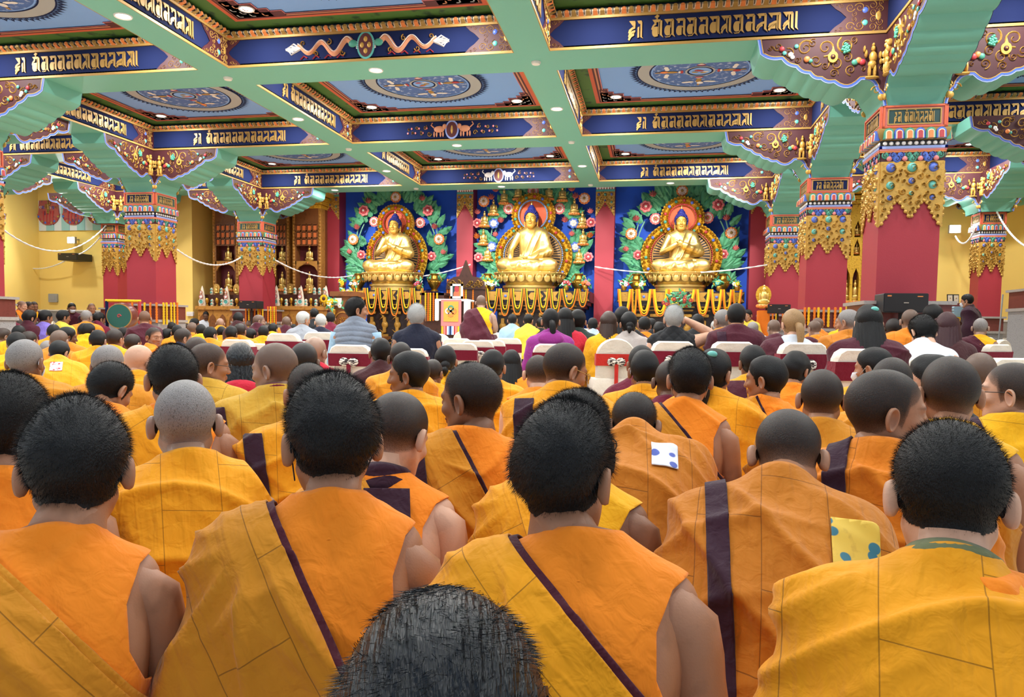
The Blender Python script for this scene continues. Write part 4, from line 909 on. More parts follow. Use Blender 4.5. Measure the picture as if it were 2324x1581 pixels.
        if trim: garment('robe_hem', 'shawl', tr, [(FN*(c0+.15), FN), (FN*(c0+.125), -FN)], -.006)
        if collar: col_ring(sh)
    elif style in ('jacket', 'puffer', 'quilt'):
        g = garment('jacket', style, rm); col_ring(rm, .066, .03)
        if pose in ('vest', 'raiseR') and shirt:
            for s in (-1, 1):
                if pose == 'raiseR' and s > 0: continue
                k = MB(); S, E, W = [a+np.array([0, 0, zo]) for a in arms[s]]; t = np.linspace(0, 1, 6)[:, None]; pts = np.concatenate([S+(E-S)*t, E+(W-E)*t[1:]]); k.tube(Wp(pts), np.linspace(.082, .05, len(pts)), 12); link('sleeve', me_from('sleeve', np.concatenate(k.V), k.F, [sh]), root)
    elif style == 'vest':     # monk's sleeveless shirt only
        garment('shirt', 'shirt', sh); garment('lower_robe', 'lower', rm, [((0, 0, .25), (.1, 0, 1))]); col_ring(sh)
    if mode == 'chair':
        k = MB()
        for s in (-1, 1): k.tube([(s*.09, .0, .52), (s*.1, .25, .52), (s*.11, .42, .5), (s*.11, .45, .3), (s*.11, .44, .08)], [.1, .09, .075, .06, .055], 12)
        for s in (-1, 1): k.ell((s*.11, .5, .045), (.045, .12, .045), 10, 6)
        me = me_from('trousers', np.concatenate(k.V), k.F, [tr if trim else 'cloth_black']); link('trousers', me, root)
    if strap:
        x0, x1, z0, z1 = strap[:4]; q = 'robe' if style == 'diag' else 'shawl' if style in ('shawl', 'shawlR') else 'shirt'
        garment('sash', q, 'cloth_'+strapm, [((x1, 0, 0), (1, 0, .12)), ((x0, 0, 0), (-1, 0, -.12)), ((0, 0, z0), (0, 0, -1)), ((0, 0, z1), (0, 0, 1)), ((0, .05, 0), (0, 1, 0))], .009, .006)
    Hm = Matrix(((*(Rh[0]*size), H[0]), (*(Rh[1]*size), H[1]), (*(Rh[2]*size), H[2]), (0, 0, 0, 1)))
    for e in extras:
        if e == 'glasses' or e == 'goldglasses':
            k = MB(); a = np.linspace(0, 2*math.pi, 17)
            for s in (-1, 1): k.tube(np.stack([s*.033+.022*np.cos(a), .104-.12*(.022*np.cos(a)*s)+0*a, .003+.017*np.sin(a)], 1), .0016, 6); k.tube([(s*.055, .099, .008), (s*.076, .05, .01), (s*.083, -.005, .012), (s*.083, -.02, .0)], .0018, 6)
            k.tube([(-.011, .105, .005), (0, .108, .008), (.011, .105, .005)], .0015, 6)
            me = k.mesh('glasses', ['black_paint' if e == 'glasses' else 'gold_paint']); link('glasses', me, root, M=Hm)
        if e in ('mask', 'blackmask'):
            k = MB(); G = np.zeros((9, 13, 3))
            for i in range(9):
                for j in range(13):
                    u, v = (j/12-.5)*2, i/8; G[i, j] = (.066*math.sin(u*1.35)*(1-.25*v), .045+.085*math.cos(u*1.3)*(1-.12*abs(v-.35)*2)*(.72+.28*(1-abs(v-.4)))+.0, -.012-v*.075)
            k.grid(G, 0)
            for s in (-1, 1): k.tube([(s*.062, .05, -.03), (s*.078, .01, .01), (s*.083, -.025, .012), (s*.084, -.034, -.01), (s*.07, .03, -.07)], .0015, 6)
            V, F = sheet(np.concatenate(k.V), k.F, .002); link('face_mask', me_from('face_mask', V, F, ['cloth_black' if e == 'blackmask' else 'cloth_white']), root, M=Hm)
        if e == 'scarf':
            k = MB(); a = np.linspace(0, 2*math.pi, 33)[:-1]; rows = []
            for i in range(9):
                t = i/8; rr = .09-.024*t+.006*math.sin(t*17); rows.append(np.stack([rr*1.02*np.cos(a), rr*np.sin(a)-.022, zo+.592+.1*t+.006*np.sin(a*2+t*5)], 1))
            k.grid(Wp(np.array(rows)), 0, True); V, F = sheet(np.concatenate(k.V), k.F, .006); link('scarf', me_from('scarf', V, F, [e and 'cloth_'+(mask or 'olive')]), root)
        if isinstance(e, tuple) and e[0] == 'patch':
            _, x, z, sz, mn = e; what = 'shawl' if style in ('shawl', 'shawlR') else 'robe'
            o = garment('brocade_patch', what, mn, [((x+sz, 0, 0), (1, 0, 0)), ((x-sz, 0, 0), (-1, 0, 0)), ((0, 0, z+sz), (0, 0, 1)), ((0, 0, z-sz), (0, 0, -1)), ((0, .0, 0), (0, 1, 0))], .007, .003)
        if e == 'clip': k = MB(); k.ell((.02, -.1, .09), (.03, .016, .02), 10, 6); link('hair_clip', k.mesh('hair_clip', ['turq']), root, M=Hm)
        if e == 'goatee': k = MB(); k.ell((0, .098, -.088), (.017, .012, .018), 10, 8); link('beard', k.mesh('beard', ['hair_black']), root, M=Hm)
        if e == 'beard': k = MB(); k.ell((0, .075, -.1), (.05, .045, .05), 12, 8); link('beard', k.mesh('beard', ['hair_grey']), root, M=Hm)
        if e == 'hood': k = MB(); k.ell((0, -.125, zo+.585), (.13, .05, .075), 18, 10); k.V = [Wp(v) for v in k.V]; link('hood', me_from('hood', np.concatenate(k.V), k.F, [rm]), root)
    return root
# brocade patch materials
def brocade(name, c1, c2, c3, sc):
    m = mat(name, c1, .6, var=1, vscale=sc, alt=c2); nt = m.node_tree; b = nt.nodes['Principled BSDF']; L = nt.links.new
    v = nt.nodes.new('ShaderNodeTexVoronoi'); v.inputs['Scale'].default_value = sc*.7; tc = nt.nodes.new('ShaderNodeTexCoord'); L(tc.outputs['Object'], v.inputs['Vector'])
    rp = nt.nodes.new('ShaderNodeMapRange'); rp.inputs[1].default_value = .28; rp.inputs[2].default_value = .32; rp.inputs[3].default_value = 1; rp.inputs[4].default_value = 0; L(v.outputs['Distance'], rp.inputs[0])
    mx = nt.nodes.new('ShaderNodeMix'); mx.data_type = 'RGBA'; old = b.inputs['Base Color'].links[0].from_socket; L(rp.outputs[0], mx.inputs[0]); L(old, mx.inputs[6]); mx.inputs[7].default_value = srgb(*c3); L(mx.outputs[2], b.inputs['Base Color'])
brocade('patch_white', (226, 230, 240), (222, 224, 234), (70, 90, 180), 26); brocade('patch_gold', (222, 184, 60), (206, 166, 50), (40, 110, 130), 30); brocade('patch_red', (236, 206, 216), (220, 90, 80), (190, 50, 50), 40)
# ---------------- shrine ----------------
mat('gold_metal', (246, 210, 124), .34, metal=.85, bump=.08, bscale=30, bdist=.004); mat('gold_face', (222, 176, 84), .5, metal=.35); mat('gold_carved', (240, 190, 60), .45, metal=.25, var=.3, vscale=24, alt=(206, 148, 36), bump=.5, bscale=34, bdist=.02)
mat('buddha_hair', (36, 38, 120), .55); mat('halo_orange', (232, 92, 40), .6); mat('halo_dark', (22, 30, 52), .6); mat('ray_gold', (198, 150, 84), .5); mat('bead_red', (186, 60, 62), .45); mat('bead_blue', (130, 160, 216), .45)
mat('leaf_green', (92, 168, 124), .5, var=.6, vscale=9, alt=(40, 110, 82)); mat('stem_green', (130, 190, 160), .5); mat('petal_pink', (236, 130, 130), .5); mat('petal_white', (250, 226, 214), .5); mat('petal_orange', (238, 140, 66), .5); mat('petal_blue', (84, 120, 204), .5)
mat('altar_black', (34, 26, 30), .4); mat('altar_gold', (182, 138, 58), .45, metal=.3, var=.3, vscale=30, bump=.4, bscale=40, bdist=.01); mat('brocade_gold', (206, 166, 66), .5, var=.3, vscale=40); mat('marigold_yellow', (250, 200, 26), .8, bump=.8, bscale=120); mat('marigold_orange', (240, 126, 24), .8, bump=.8, bscale=120); mat('garland_green', (40, 66, 24), .8, bump=.8, bscale=120); mat('brass', (196, 152, 62), .3, metal=.9)
mat('wood_gold', (186, 132, 60), .4, var=.35, vscale=12, bump=.3, bscale=30); mat('wood_brown', (128, 78, 40), .45, var=.3, vscale=10); mat('dark_wood', (72, 40, 30), .4, var=.3, vscale=14); mat('niche_red', (96, 26, 32), .6); mat('book_orange', (226, 120, 60), .7)
def bud_arm(pose):
    if pose == 'earth': return {1: [(.168, 0, .54), (.27, .06, .32), (.235, .29, .17)], -1: [(-.168, 0, .54), (-.25, .06, .3), (-.03, .25, .19)]}
    return {1: [(.168, 0, .54), (.265, .07, .31), (.05, .2, .43)], -1: [(-.168, 0, .54), (-.265, .07, .31), (-.05, .21, .4)]}
def statue(px, label, pose, S=1.68, Y=19.25):
    base = aty(px, 622, Y); t = thing('buddha_statue', label, 'statue', (base[0], Y, base[2]), (0, 0, math.pi))
    sc = Matrix.Scale(S, 4); A = bud_arm(pose)
    def put(name, V, F, m, parent=t, **k): o = link(name, me_from(name, np.asarray(V)*S, F, [m] if isinstance(m, str) else m, **k), parent); return o
    mb = MB(); G = get_surface('floor', 'torso', 1, 0, 1.0, '', 1.0); mb.add(G.reshape(-1, 3), gridF(G))
    for s in (-1, 1):
        mb.tube([(s*.06, .02, .1), (s*.2, .14, .11), (s*.33, .27, .1), (s*.2, .33, .09), (-s*.0, .35, .07+.05*(s > 0)), (-s*.16, .3, .09+.06*(s > 0))], [.11, .105, .085, .075, .06, .042], 16)
        mb.ell((-s*.2, .27, .1+.07*(s > 0)), (.075, .04, .03), 12, 8)
        q = [np.array(a) for a in A[s]]; P_ = [q[0]+(np.array([-s*.05, 0, 0])), q[0], (q[0]*.5+q[1]*.5), q[1], q[1]*.5+q[2]*.5, q[2]]
        mb.tube(P_, [.05, .062, .055, .047, .042, .03], 16)
    Hh = np.array([0, .02, .745]); 
    hnd = {('earth', 1): np.array([[1, 0, 0], [0, .35, .9], [0, -.94, .3]]).T, ('earth', -1): np.array([[0, .2, .3], [1, .1, 0], [0, 0, 1]]).T}
    if pose == 'earth': hand(mb, A[1][2], np.array([[-1, 0, 0], [0, .3, -.95], [0, .95, .3]]).T, 1); hand(mb, A[-1][2], np.array([[0, 1, .1], [1, .1, 0], [0, 0, -1]]).T, 1)
    else: hand(mb, A[1][2], np.array([[0, -.3, .1], [-.15, .2, .95], [0, 1, 0]]).T*1.0, 1); hand(mb, A[-1][2], np.array([[0, .2, .98], [.9, .2, .35], [0, 1, 0]]).T*1.0, 1)
    body = put('body', np.concatenate(mb.V), mb.F, 'gold_metal')
    h = MB(); Pp, Dd, na, ne = head_base(2); h.add(Pp, [(i*na+j, i*na+(j+1) % na, (i+1)*na+(j+1) % na, (i+1)*na+j) for i in range(ne-1) for j in range(na)])
    for s in (-1, 1): h.ell((s*.084, -.012, -.02), (.012, .02, .055), 12, 8); h.ell((s*.084, -.01, -.085), (.009, .012, .03), 10, 6)
    T = np.ones((h.n, 4)); T[:len(Pp)] = head_tint(Pp); T[:, :3] = np.minimum(T[:, :3], 1.3)
    h.V = [v*np.array([1.05, 1.05, 1.05])+Hh for v in h.V]
    put('face', np.concatenate(h.V), h.F, 'gold_skin', col=T)
    k = MB(); hl = hair_line(Pp); idx = np.where(hl > .004)[0]; Q = Pp+Dd*.012
    F = [f for f in [(i*na+j, i*na+(j+1) % na, (i+1)*na+(j+1) % na, (i+1)*na+j) for i in range(ne-1) for j in range(na)] if all(hl[list(f)] > 0)]
    k.add(Q, F); k.ell((0, -.03, .13), (.056, .058, .05), 16, 10); k.ell((0, -.03, .172), (.034, .034, .024), 12, 8)
    rs = np.random.RandomState(3); pts = []
    for c in rs.permutation(idx):
        if all(np.linalg.norm(Q[c]-q) > .017 for q in pts): pts.append(Q[c]); k.ell(Q[c], (.0105,)*3, 7, 5)
        if len(pts) > 260: break
    for a in range(24):
        for zz in (.12, .14, .16): k.ell((.05*math.cos(a*.262)*(1-(zz-.12)*9), -.03+.05*math.sin(a*.262)*(1-(zz-.12)*9), zz), (.009,)*3, 6, 4)
    k.V = [v*1.05+Hh for v in k.V]; put('hair', np.concatenate(k.V), k.F, 'buddha_hair')
    fn = MB(); fn.lathe([(.0, .06), (.007, .04), (.014, .02), (.012, .0), (.004, -.01)], tuple(Hh+np.array([0, -.03, .2])), 12); put('finial', np.concatenate(fn.V), fn.F, 'gold_metal')
    AR = {s: [np.array(v) for v in A[s]] for s in (-1, 1)}
    def pleat(P): n1 = noise(P, 5, 3); return .014*fold((P@FN)*60+n1*1.5)*sm(.62, .5, P[:, 2])+.01*fold(P[:, 0]*70+P[:, 2]*30+n1*2)
    G = surface(torso_sdf(0, .05, 1, 0, 0, wide=1.0, arms=AR), 0, .008, 2, .1, pleat, 66); V, F = bis(G.reshape(-1, 3), gridF(G), [((-.06, 0, .6), (.9, 0, .44)), ((0, 0, .12), (0, 0, -1))]); V, F = sheet(V, F, .006); put('robe', V, F, 'gold_metal')
    G = get_surface('floor', 'lower', 2, 7, 1.0, '', 1.0); V, F = bis(G.reshape(-1, 3), gridF(G), [((0, 0, .2), (0, -.2, 1))]); V, F = sheet(V, F, .006); put('lower_robe', V, F, 'gold_metal')
    # lotus seat
    mb = MB(); 
    prof = [(.36, -.2), (.36, -.17), (.32, -.16), (.34, -.12), (.42, -.06), (.475, -.02), (.48, .0), (.46, .015), (.0, .02)]
    mb.lathe(prof, (0, .12, 0), 60, 0)
    for i in range(22):
        a = 2*math.pi*i/22; 
        for q in range(3): mb.ell((.425*math.cos(a), .12+.425*math.sin(a), -.075), (.022, .055, .06), 10, 8, 0, rz(a)) if q == 0 else spiral_ring(mb, a, q)
        mb.ell((.475*math.cos(a), .12+.475*math.sin(a), .0), (.01, .01, .01), 8, 6, 0)
    mb.V = [v*np.array([1.02, .8, 1]) for v in mb.V]
    put('lotus_seat', np.concatenate(mb.V), mb.F, 'gold_metal', angle=50)
    mb = MB(); mb.lathe([(.34, -.27), (.34, -.2), (.0, -.2)], (0, .1, 0), 40, 0); mb.V = [v*np.array([1.05, .8, 1]) for v in mb.V]; put('plinth', np.concatenate(mb.V), mb.F, 'gold_metal', angle=50)
    return t, base
def spiral_ring(mb, a, q):
    r = .462-.03*(q-1); mb.tube([(r*math.cos(a+.1*math.cos(w)), .12+r*math.sin(a+.1*math.cos(w)), -.06+.05*math.sin(w)) for w in np.linspace(-.2, 3.34, 9)] if q == 1 else [(r*math.cos(a+.05*math.cos(w)), .12+r*math.sin(a+.05*math.cos(w)), -.07+.03*math.sin(w)) for w in np.linspace(0, 6.28, 10)], .008, 6)
skin('gold_skin', (226, 178, 84), .42); MATS['gold_skin'].node_tree.nodes['Principled BSDF'].inputs['Metallic'].default_value = .45
def mandorla(px, label, bead, hy=495, rh=.54, hk=.7, rb=.98, bk=.78, Y=19.72):
    c = aty(px, 580, Y); hd = aty(px, hy, Y)[2]-c[2]
    t = thing('gilt_mandorla', label, 'halo', (c[0], Y, c[2]))
    # body ring outline half-widths by angle; centre at z=0
    body = lambda a, k: (rb*k*math.cos(a), (.86 if math.sin(a) > 0 else 1.0)*k*math.sin(a)*(.9+.1*rb))
    head = lambda a, k: (rh*k*math.cos(a), hd+rh*k*math.sin(a))
    A0 = np.linspace(R(-58), R(238), 70); A1 = np.linspace(R(-62), R(242), 60)
    def ring(fn, A, k0, k1, y0, y1, m, mb):
        a = [fn(x, k0) for x in A]; b = [fn(x, k1) for x in A]; mid = [fn(x, (k0+k1)/2) for x in A]; n = len(A)
        V = [(p[0], y0, p[1]) for p in a]+[(p[0], y1, p[1]) for p in mid]+[(p[0], y0, p[1]) for p in b]
        mb.add(V, [(i, i+1, n+i+1, n+i) for i in range(n-1)]+[(n+i, n+i+1, 2*n+i+1, 2*n+i) for i in range(n-1)], m)
    mb = MB(); P_ = [body(x, bk) for x in A0]; mb.add([(p[0], .0, p[1]) for p in P_], [list(range(len(P_)))], 0)
    for i in range(44):
        a = R(-50)+i*R(280)/43; x0, z0 = .08*math.cos(a), .0+.08*math.sin(a); x1, z1 = body(a, bk-.04); w = .018
        mb.add([(x0, -.012, z0), (x1-w*math.sin(a)*1.2, -.012, z1+w*math.cos(a)*1.2), (x1+w*math.sin(a)*1.2, -.012, z1-w*math.cos(a)*1.2)], [(0, 1, 2)], 1)
    mb.build('ray_panel', ['halo_dark', 'ray_gold'], t)
    for nm, fn, A, k0, y in (('body_ring', body, A0, bk, -.05), ('head_ring', head, A1, hk, -.16)):
        mb = MB(); ring(fn, A, k0, 1.0, y+.03, y-.05, 0, mb); ring(fn, A, 1.0, 1.03, y+.03, y+.0, 0, mb)
        mb.add([(*((fn(x, q)[0]), yy, fn(x, q)[1]),) for q, yy in ((1.03, y+.03), (1.03, 0)) for x in A], [(i, i+1, len(A)+i+1, len(A)+i) for i in range(len(A)-1)], 0)
        n = 46 if nm == 'body_ring' else 34; rgg = random.Random(4)
        for i in range(n):
            a = A[0]+(A[-1]-A[0])*(i+.5)/n; p = fn(a, (k0+1)/2); 
            for dk in (-.3, .3): q = fn(a+.02*dk, (k0+1)/2+dk*(1-k0)); spiral(mb, q[0], q[1], .04, 1.5, rgg.uniform(0, 360), rgg.choice((1, -1)), .3, 0, y-.075, y-.03)
            q = fn(a, 1.0); mb.ell((q[0], y-.01, q[1]), (.032, .03, .032), 8, 6, 0)
            if i % 3 == 1: mb.ell((p[0], y-.055, p[1]), (.042, .03, .042), 10, 6, 1+(i//3) % 3)
        mb.build(nm, ['gold_carved', 'green_petal', 'azure', 'bead_red'], t)
        mb = MB(); ring(fn, A, k0-.025, k0, y-.04, y-.04, 0, mb); ring(fn, A, k0-.075, k0-.045, y-.03, y-.045, 2, mb); m = 70 if nm == 'body_ring' else 56
        for i in range(m): a = A[0]+(A[-1]-A[0])*(i+.5)/m; q = fn(a, k0-.02); mb.ell((q[0], y-.05, q[1]), (.022, .022, .022), 8, 6, 1)
        mb.build('beaded_edge', ['gold_carved', bead, 'ray_gold'], t)
    mb = MB(); P_ = [head(x, hk-.02) for x in np.linspace(0, 2*math.pi, 40)[:-1]]; mb.add([(p[0], -.12, p[1]) for p in P_], [list(range(len(P_)))[::1]], 0); mb.build('head_disc', ['halo_orange'], t)
    return t
def leaf(mb, x, z, L, ang, y, m=0, lob=True):
    c, s = math.cos(ang), math.sin(ang); n = 7; mid = []; lf = []; rt = []
    for i in range(n+1):
        t = i/n; w = L*.23*math.sin(math.pi*min(1, t*.94+.06))**.8*(1-.25*t)*(1+.28*((i % 2) if lob else 0)); b = .25*L*t*t*.5; px_, pz_ = t*L, b
        mid.append((px_, pz_, -.03*math.sin(math.pi*t)-.02)); lf.append((px_-.05*L*(i % 2), pz_+w, 0)); rt.append((px_-.05*L*(i % 2), pz_-w, 0))
    V = [(x+p*c-q*s, y+d, z+p*s+q*c) for p, q, d in lf+mid+rt]; k = n+1
    mb.add(V, [(i, k+i, k+i+1, i+1) for i in range(n)]+[(k+i, 2*k+i, 2*k+i+1, k+i+1) for i in range(n)], m)
def flower_me(kind):
    mb = MB()
    if kind in ('pink', 'orange'):
        for r, n, m, y in ((.15, 12, 1 if kind == 'pink' else 3, -.02), (.11, 10, 2, -.045), (.07, 8, 1 if kind == 'pink' else 2, -.065)):
            for i in range(n): a = 2*math.pi*(i+.5*(r < .12))/n; mb.ell((r*.72*math.cos(a), y, r*.72*math.sin(a)), (r*.3, .018, r*.3), 8, 6, m)
        mb.ell((0, -.07, 0), (.04, .025, .04), 10, 6, 0)
    elif kind in ('small', 'blue'):
        for i in range(7): a = 2*math.pi*i/7; mb.ell((.075*math.cos(a), -.02, .075*math.sin(a)), (.045, .018, .045), 8, 6, 1 if kind == 'small' else 4); mb.ell((.045*math.cos(a), -.04, .045*math.sin(a)), (.03, .014, .03), 8, 6, 5 if kind == 'small' else 2)
        mb.ell((0, -.05, 0), (.028, .02, .028), 8, 6, 2)
    else:
        m = {'bud': 1, 'lotus': 1, 'olotus': 3}[kind]
        for i, (a, L) in enumerate(((-50, .13), (50, .13), (-25, .15), (25, .15), (0, .16))): leaf(mb, 0, -.06, L, R(90-a), -.02-.012*i, m if i < 4 else 2, False); leaf(mb, 0, -.06, L, R(90-a), -.02-.012*i, m, False)
        mb.ell((0, -.04, -.03), (.05, .03, .04), 8, 6, m)
    return mb.mesh('flower', ['gold_paint', 'petal_pink', 'petal_white', 'petal_orange', 'petal_blue', 'crimson'])
FLM = {k: flower_me(k) for k in ('pink', 'orange', 'small', 'blue', 'bud', 'lotus', 'olotus')}
def figurine_me():
    mb = MB()
    for c, r in (((0, .0, .05), (.11, .06, .045)), ((0, 0, .14), (.06, .045, .09)), ((-.065, .01, .13), (.02, .025, .07)), ((.065, .01, .13), (.02, .025, .07)), ((0, 0, .255), (.034, .034, .042)), ((0, 0, .305), (.018, .018, .025)), ((.0, -.04, .07), (.07, .03, .03))): mb.ell(c, r, 12, 8, 0)
    mb.lathe([(.07, -.06), (.12, -.02), (.115, .01), (0, .015)], n=16, m=0)
    for i in range(12): a = i*.524; mb.ell((.105*math.cos(a), .105*math.sin(a), -.02), (.032, .03, .03), 6, 5, 1)
    return mb.mesh('figurine', ['gold_metal', 'petal_orange'])
ME_FIG = figurine_me()
def foliage(px, label, flowers, figs=(), seed=1, Y=19.9, broad=1.0):
    c = aty(px, 580, Y); t = thing('floral_relief', label, 'relief', (c[0], Y, c[2])); rg = random.Random(seed); mb = MB()
    hd = aty(px, 500, Y)[2]-c[2]
    outer = lambda a: (1.34*math.cos(a)*(1-.12*max(0, -math.sin(a))), (1.75 if math.sin(a) > 0 else .75)*math.sin(a))
    for s in (-1, 1):
        for q in range(3):
            P_ = [(s*(1.16+.08*q*u-.2*u*u*(q+.5)*u), -.02, -.68+u*(1.0+.55*q)) for u in np.linspace(0, 1, 12)]; mb.tube(P_, .018, 6, 1)
    for i in range(250):
        a = rg.uniform(R(-52), R(232)); k = rg.uniform(.0, 1); o = np.array(outer(a)); inn = np.array([.95*math.cos(a), .9*math.sin(a)]) 
        if math.sin(a) > .35: inn = np.array([.6*math.cos(a), hd+.5*math.sin(a)])
        p = inn+(o-inn)*k
        if (p[0]/.93)**2+(p[1]/.85)**2 < 1 or (p[0])**2+(p[1]-hd)**2 < .52**2: continue
        if abs(p[0]) < .9 and p[1] < -.4: continue
        d = math.atan2(.9+.5*math.sin(a), math.cos(a)*1.1)+rg.uniform(-.6, .6)
        leaf(mb, p[0], p[1], rg.uniform(.26, .4), d, -rg.uniform(.02, .12), 0)
    for s in (-1, 1):
        for q in range(7): leaf(mb, s*1.14, -.7, rg.uniform(.3, .42), R(90)+(q-3)*.36, -.05-.01*q, 0)
    mb.build('leaves', ['leaf_green', 'stem_green'], t)['kind'] = 'stuff'
    for (fx, fz, kd, sc) in flowers:
        p = aty(fx, fz, Y-.13); o = link('flower', FLM[kd], t, (p[0]-c[0], -.13, p[2]-c[2])); o.scale = (sc,)*3
    for fx, fz in figs:
        p = aty(fx, fz, Y-.15); o = link('figurine', ME_FIG, t, (p[0]-c[0], -.15, p[2]-c[2]-.1)); o.scale = (1.15,)*3
    return t
def fl(ox, oz, s, L): return [(ox+x/s, oz+z/s, k, q) for x, z, k, q in L]
statue(896, 'golden Buddha statue with teaching hands before the left blue wall', 'teach'); statue(1204, 'golden Buddha statue touching the ground, in the centre', 'earth', 1.85); statue(1543, 'golden Buddha statue with teaching hands before the right blue wall', 'teach')
mandorla(901, 'gilt mandorla with red beads behind the left Buddha', 'bead_red', 508, .48, .68, .84, .8); mandorla(1211, 'gilt mandorla with blue beads behind the centre Buddha', 'bead_blue', 490, .55, .7, .99, .8); mandorla(1546, 'gilt mandorla with red beads behind the right Buddha', 'bead_red', 497, .52, .66, .98, .79)
foliage(901, 'carved leaves and flowers around the left mandorla', fl(760, 430, 4.79, [(665, 85, 'orange', 1.0), (372, 125, 'bud', 1), (318, 230, 'small', 1.3), (430, 350, 'pink', .95), (245, 408, 'bud', 1), (202, 543, 'orange', 1), (165, 675, 'bud', .9), (290, 708, 'small', 1.1), (955, 95, 'bud', 1), (1015, 228, 'small', 1.3), (930, 362, 'pink', .95), (1090, 402, 'bud', 1), (1135, 540, 'orange', 1), (1183, 680, 'bud', .9), (1055, 725, 'small', 1.1)]), seed=1)
foliage(1546, 'carved leaves and flowers around the right mandorla', fl(1390, 410, 4.516, [(715, 105, 'orange', 1), (418, 138, 'bud', 1), (342, 265, 'small', 1.3), (442, 392, 'pink', 1), (245, 388, 'bud', 1), (192, 545, 'orange', 1), (140, 700, 'bud', .9), (262, 760, 'small', 1.1), (1018, 118, 'bud', 1), (1083, 248, 'small', 1.3), (975, 380, 'pink', 1), (1170, 380, 'bud', 1), (1217, 535, 'orange', 1), (1265, 690, 'bud', .9), (1135, 752, 'small', 1.1)]), seed=2)
foliage(1211, 'carved leaves, flowers and small golden figures around the centre mandorla', fl(1060, 420, 6.08, [(915, 85, 'pink', 1), (400, 60, 'lotus', 1), (340, 165, 'bud', 1), (235, 225, 'orange', 1), (578, 325, 'pink', 1), (470, 485, 'lotus', 1), (145, 525, 'small', 1.1), (370, 530, 'blue', 1.2), (140, 705, 'olotus', 1), (395, 680, 'bud', .9), (345, 850, 'blue', 1.2), (160, 995, 'small', 1.1), (150, 370, 'lotus', .9), (1450, 50, 'lotus', 1), (1500, 150, 'bud', 1), (1620, 185, 'orange', 1), (1275, 325, 'pink', 1), (1355, 480, 'lotus', 1), (1710, 515, 'small', 1.1), (1470, 525, 'blue', 1.2), (1700, 690, 'olotus', 1), (1450, 670, 'bud', .9), (1495, 855, 'blue', 1.2), (1675, 990, 'small', 1.1), (1705, 360, 'lotus', .9)]), [(1060+x/6.08, 420+z/6.08) for x, z in ((512, 190), (705, 130), (365, 340), (240, 500), (225, 750), (285, 970), (1130, 130), (1315, 150), (1480, 330), (1590, 510), (1600, 750), (1545, 1000))], seed=3)
# vases
def vase_me():
    mb = MB(); mb.lathe([(0, 0), (.1, 0), (.1, .03), (.07, .06), (.12, .14), (.165, .23), (.16, .29), (.11, .33), (.085, .36), (.085, .45), (.12, .47), (.1, .5), (.0, .49)], n=28)
    for s in (-1, 1): mb.tube([(s*.15, 0, .27), (s*.19, 0, .33), (s*.15, 0, .42), (s*.1, 0, .48)], .012, 8)
    for i in range(14): a = i*.449; mb.ell((.16*math.cos(a), .16*math.sin(a), .26), (.02, .02, .02), 6, 5)
    return mb.mesh('vase', ['brass'])
ME_V = vase_me()
for x, lb in ((814, 'left of the left Buddha'), (986, 'right of the left Buddha'), (1107, 'left of the centre Buddha'), (1313, 'right of the centre Buddha'), (1444, 'left of the right Buddha'), (1640, 'right of the right Buddha')):
    p = aty(x, 657, 19.55); o = link('vase', ME_V, None, tuple(p)); o.location.z = 1.90; o.scale = (1.05, 1.05, .95); tag(o, f'brass vase with two handles on the altar, {lb}', 'vase', 'brass vases on the altars')
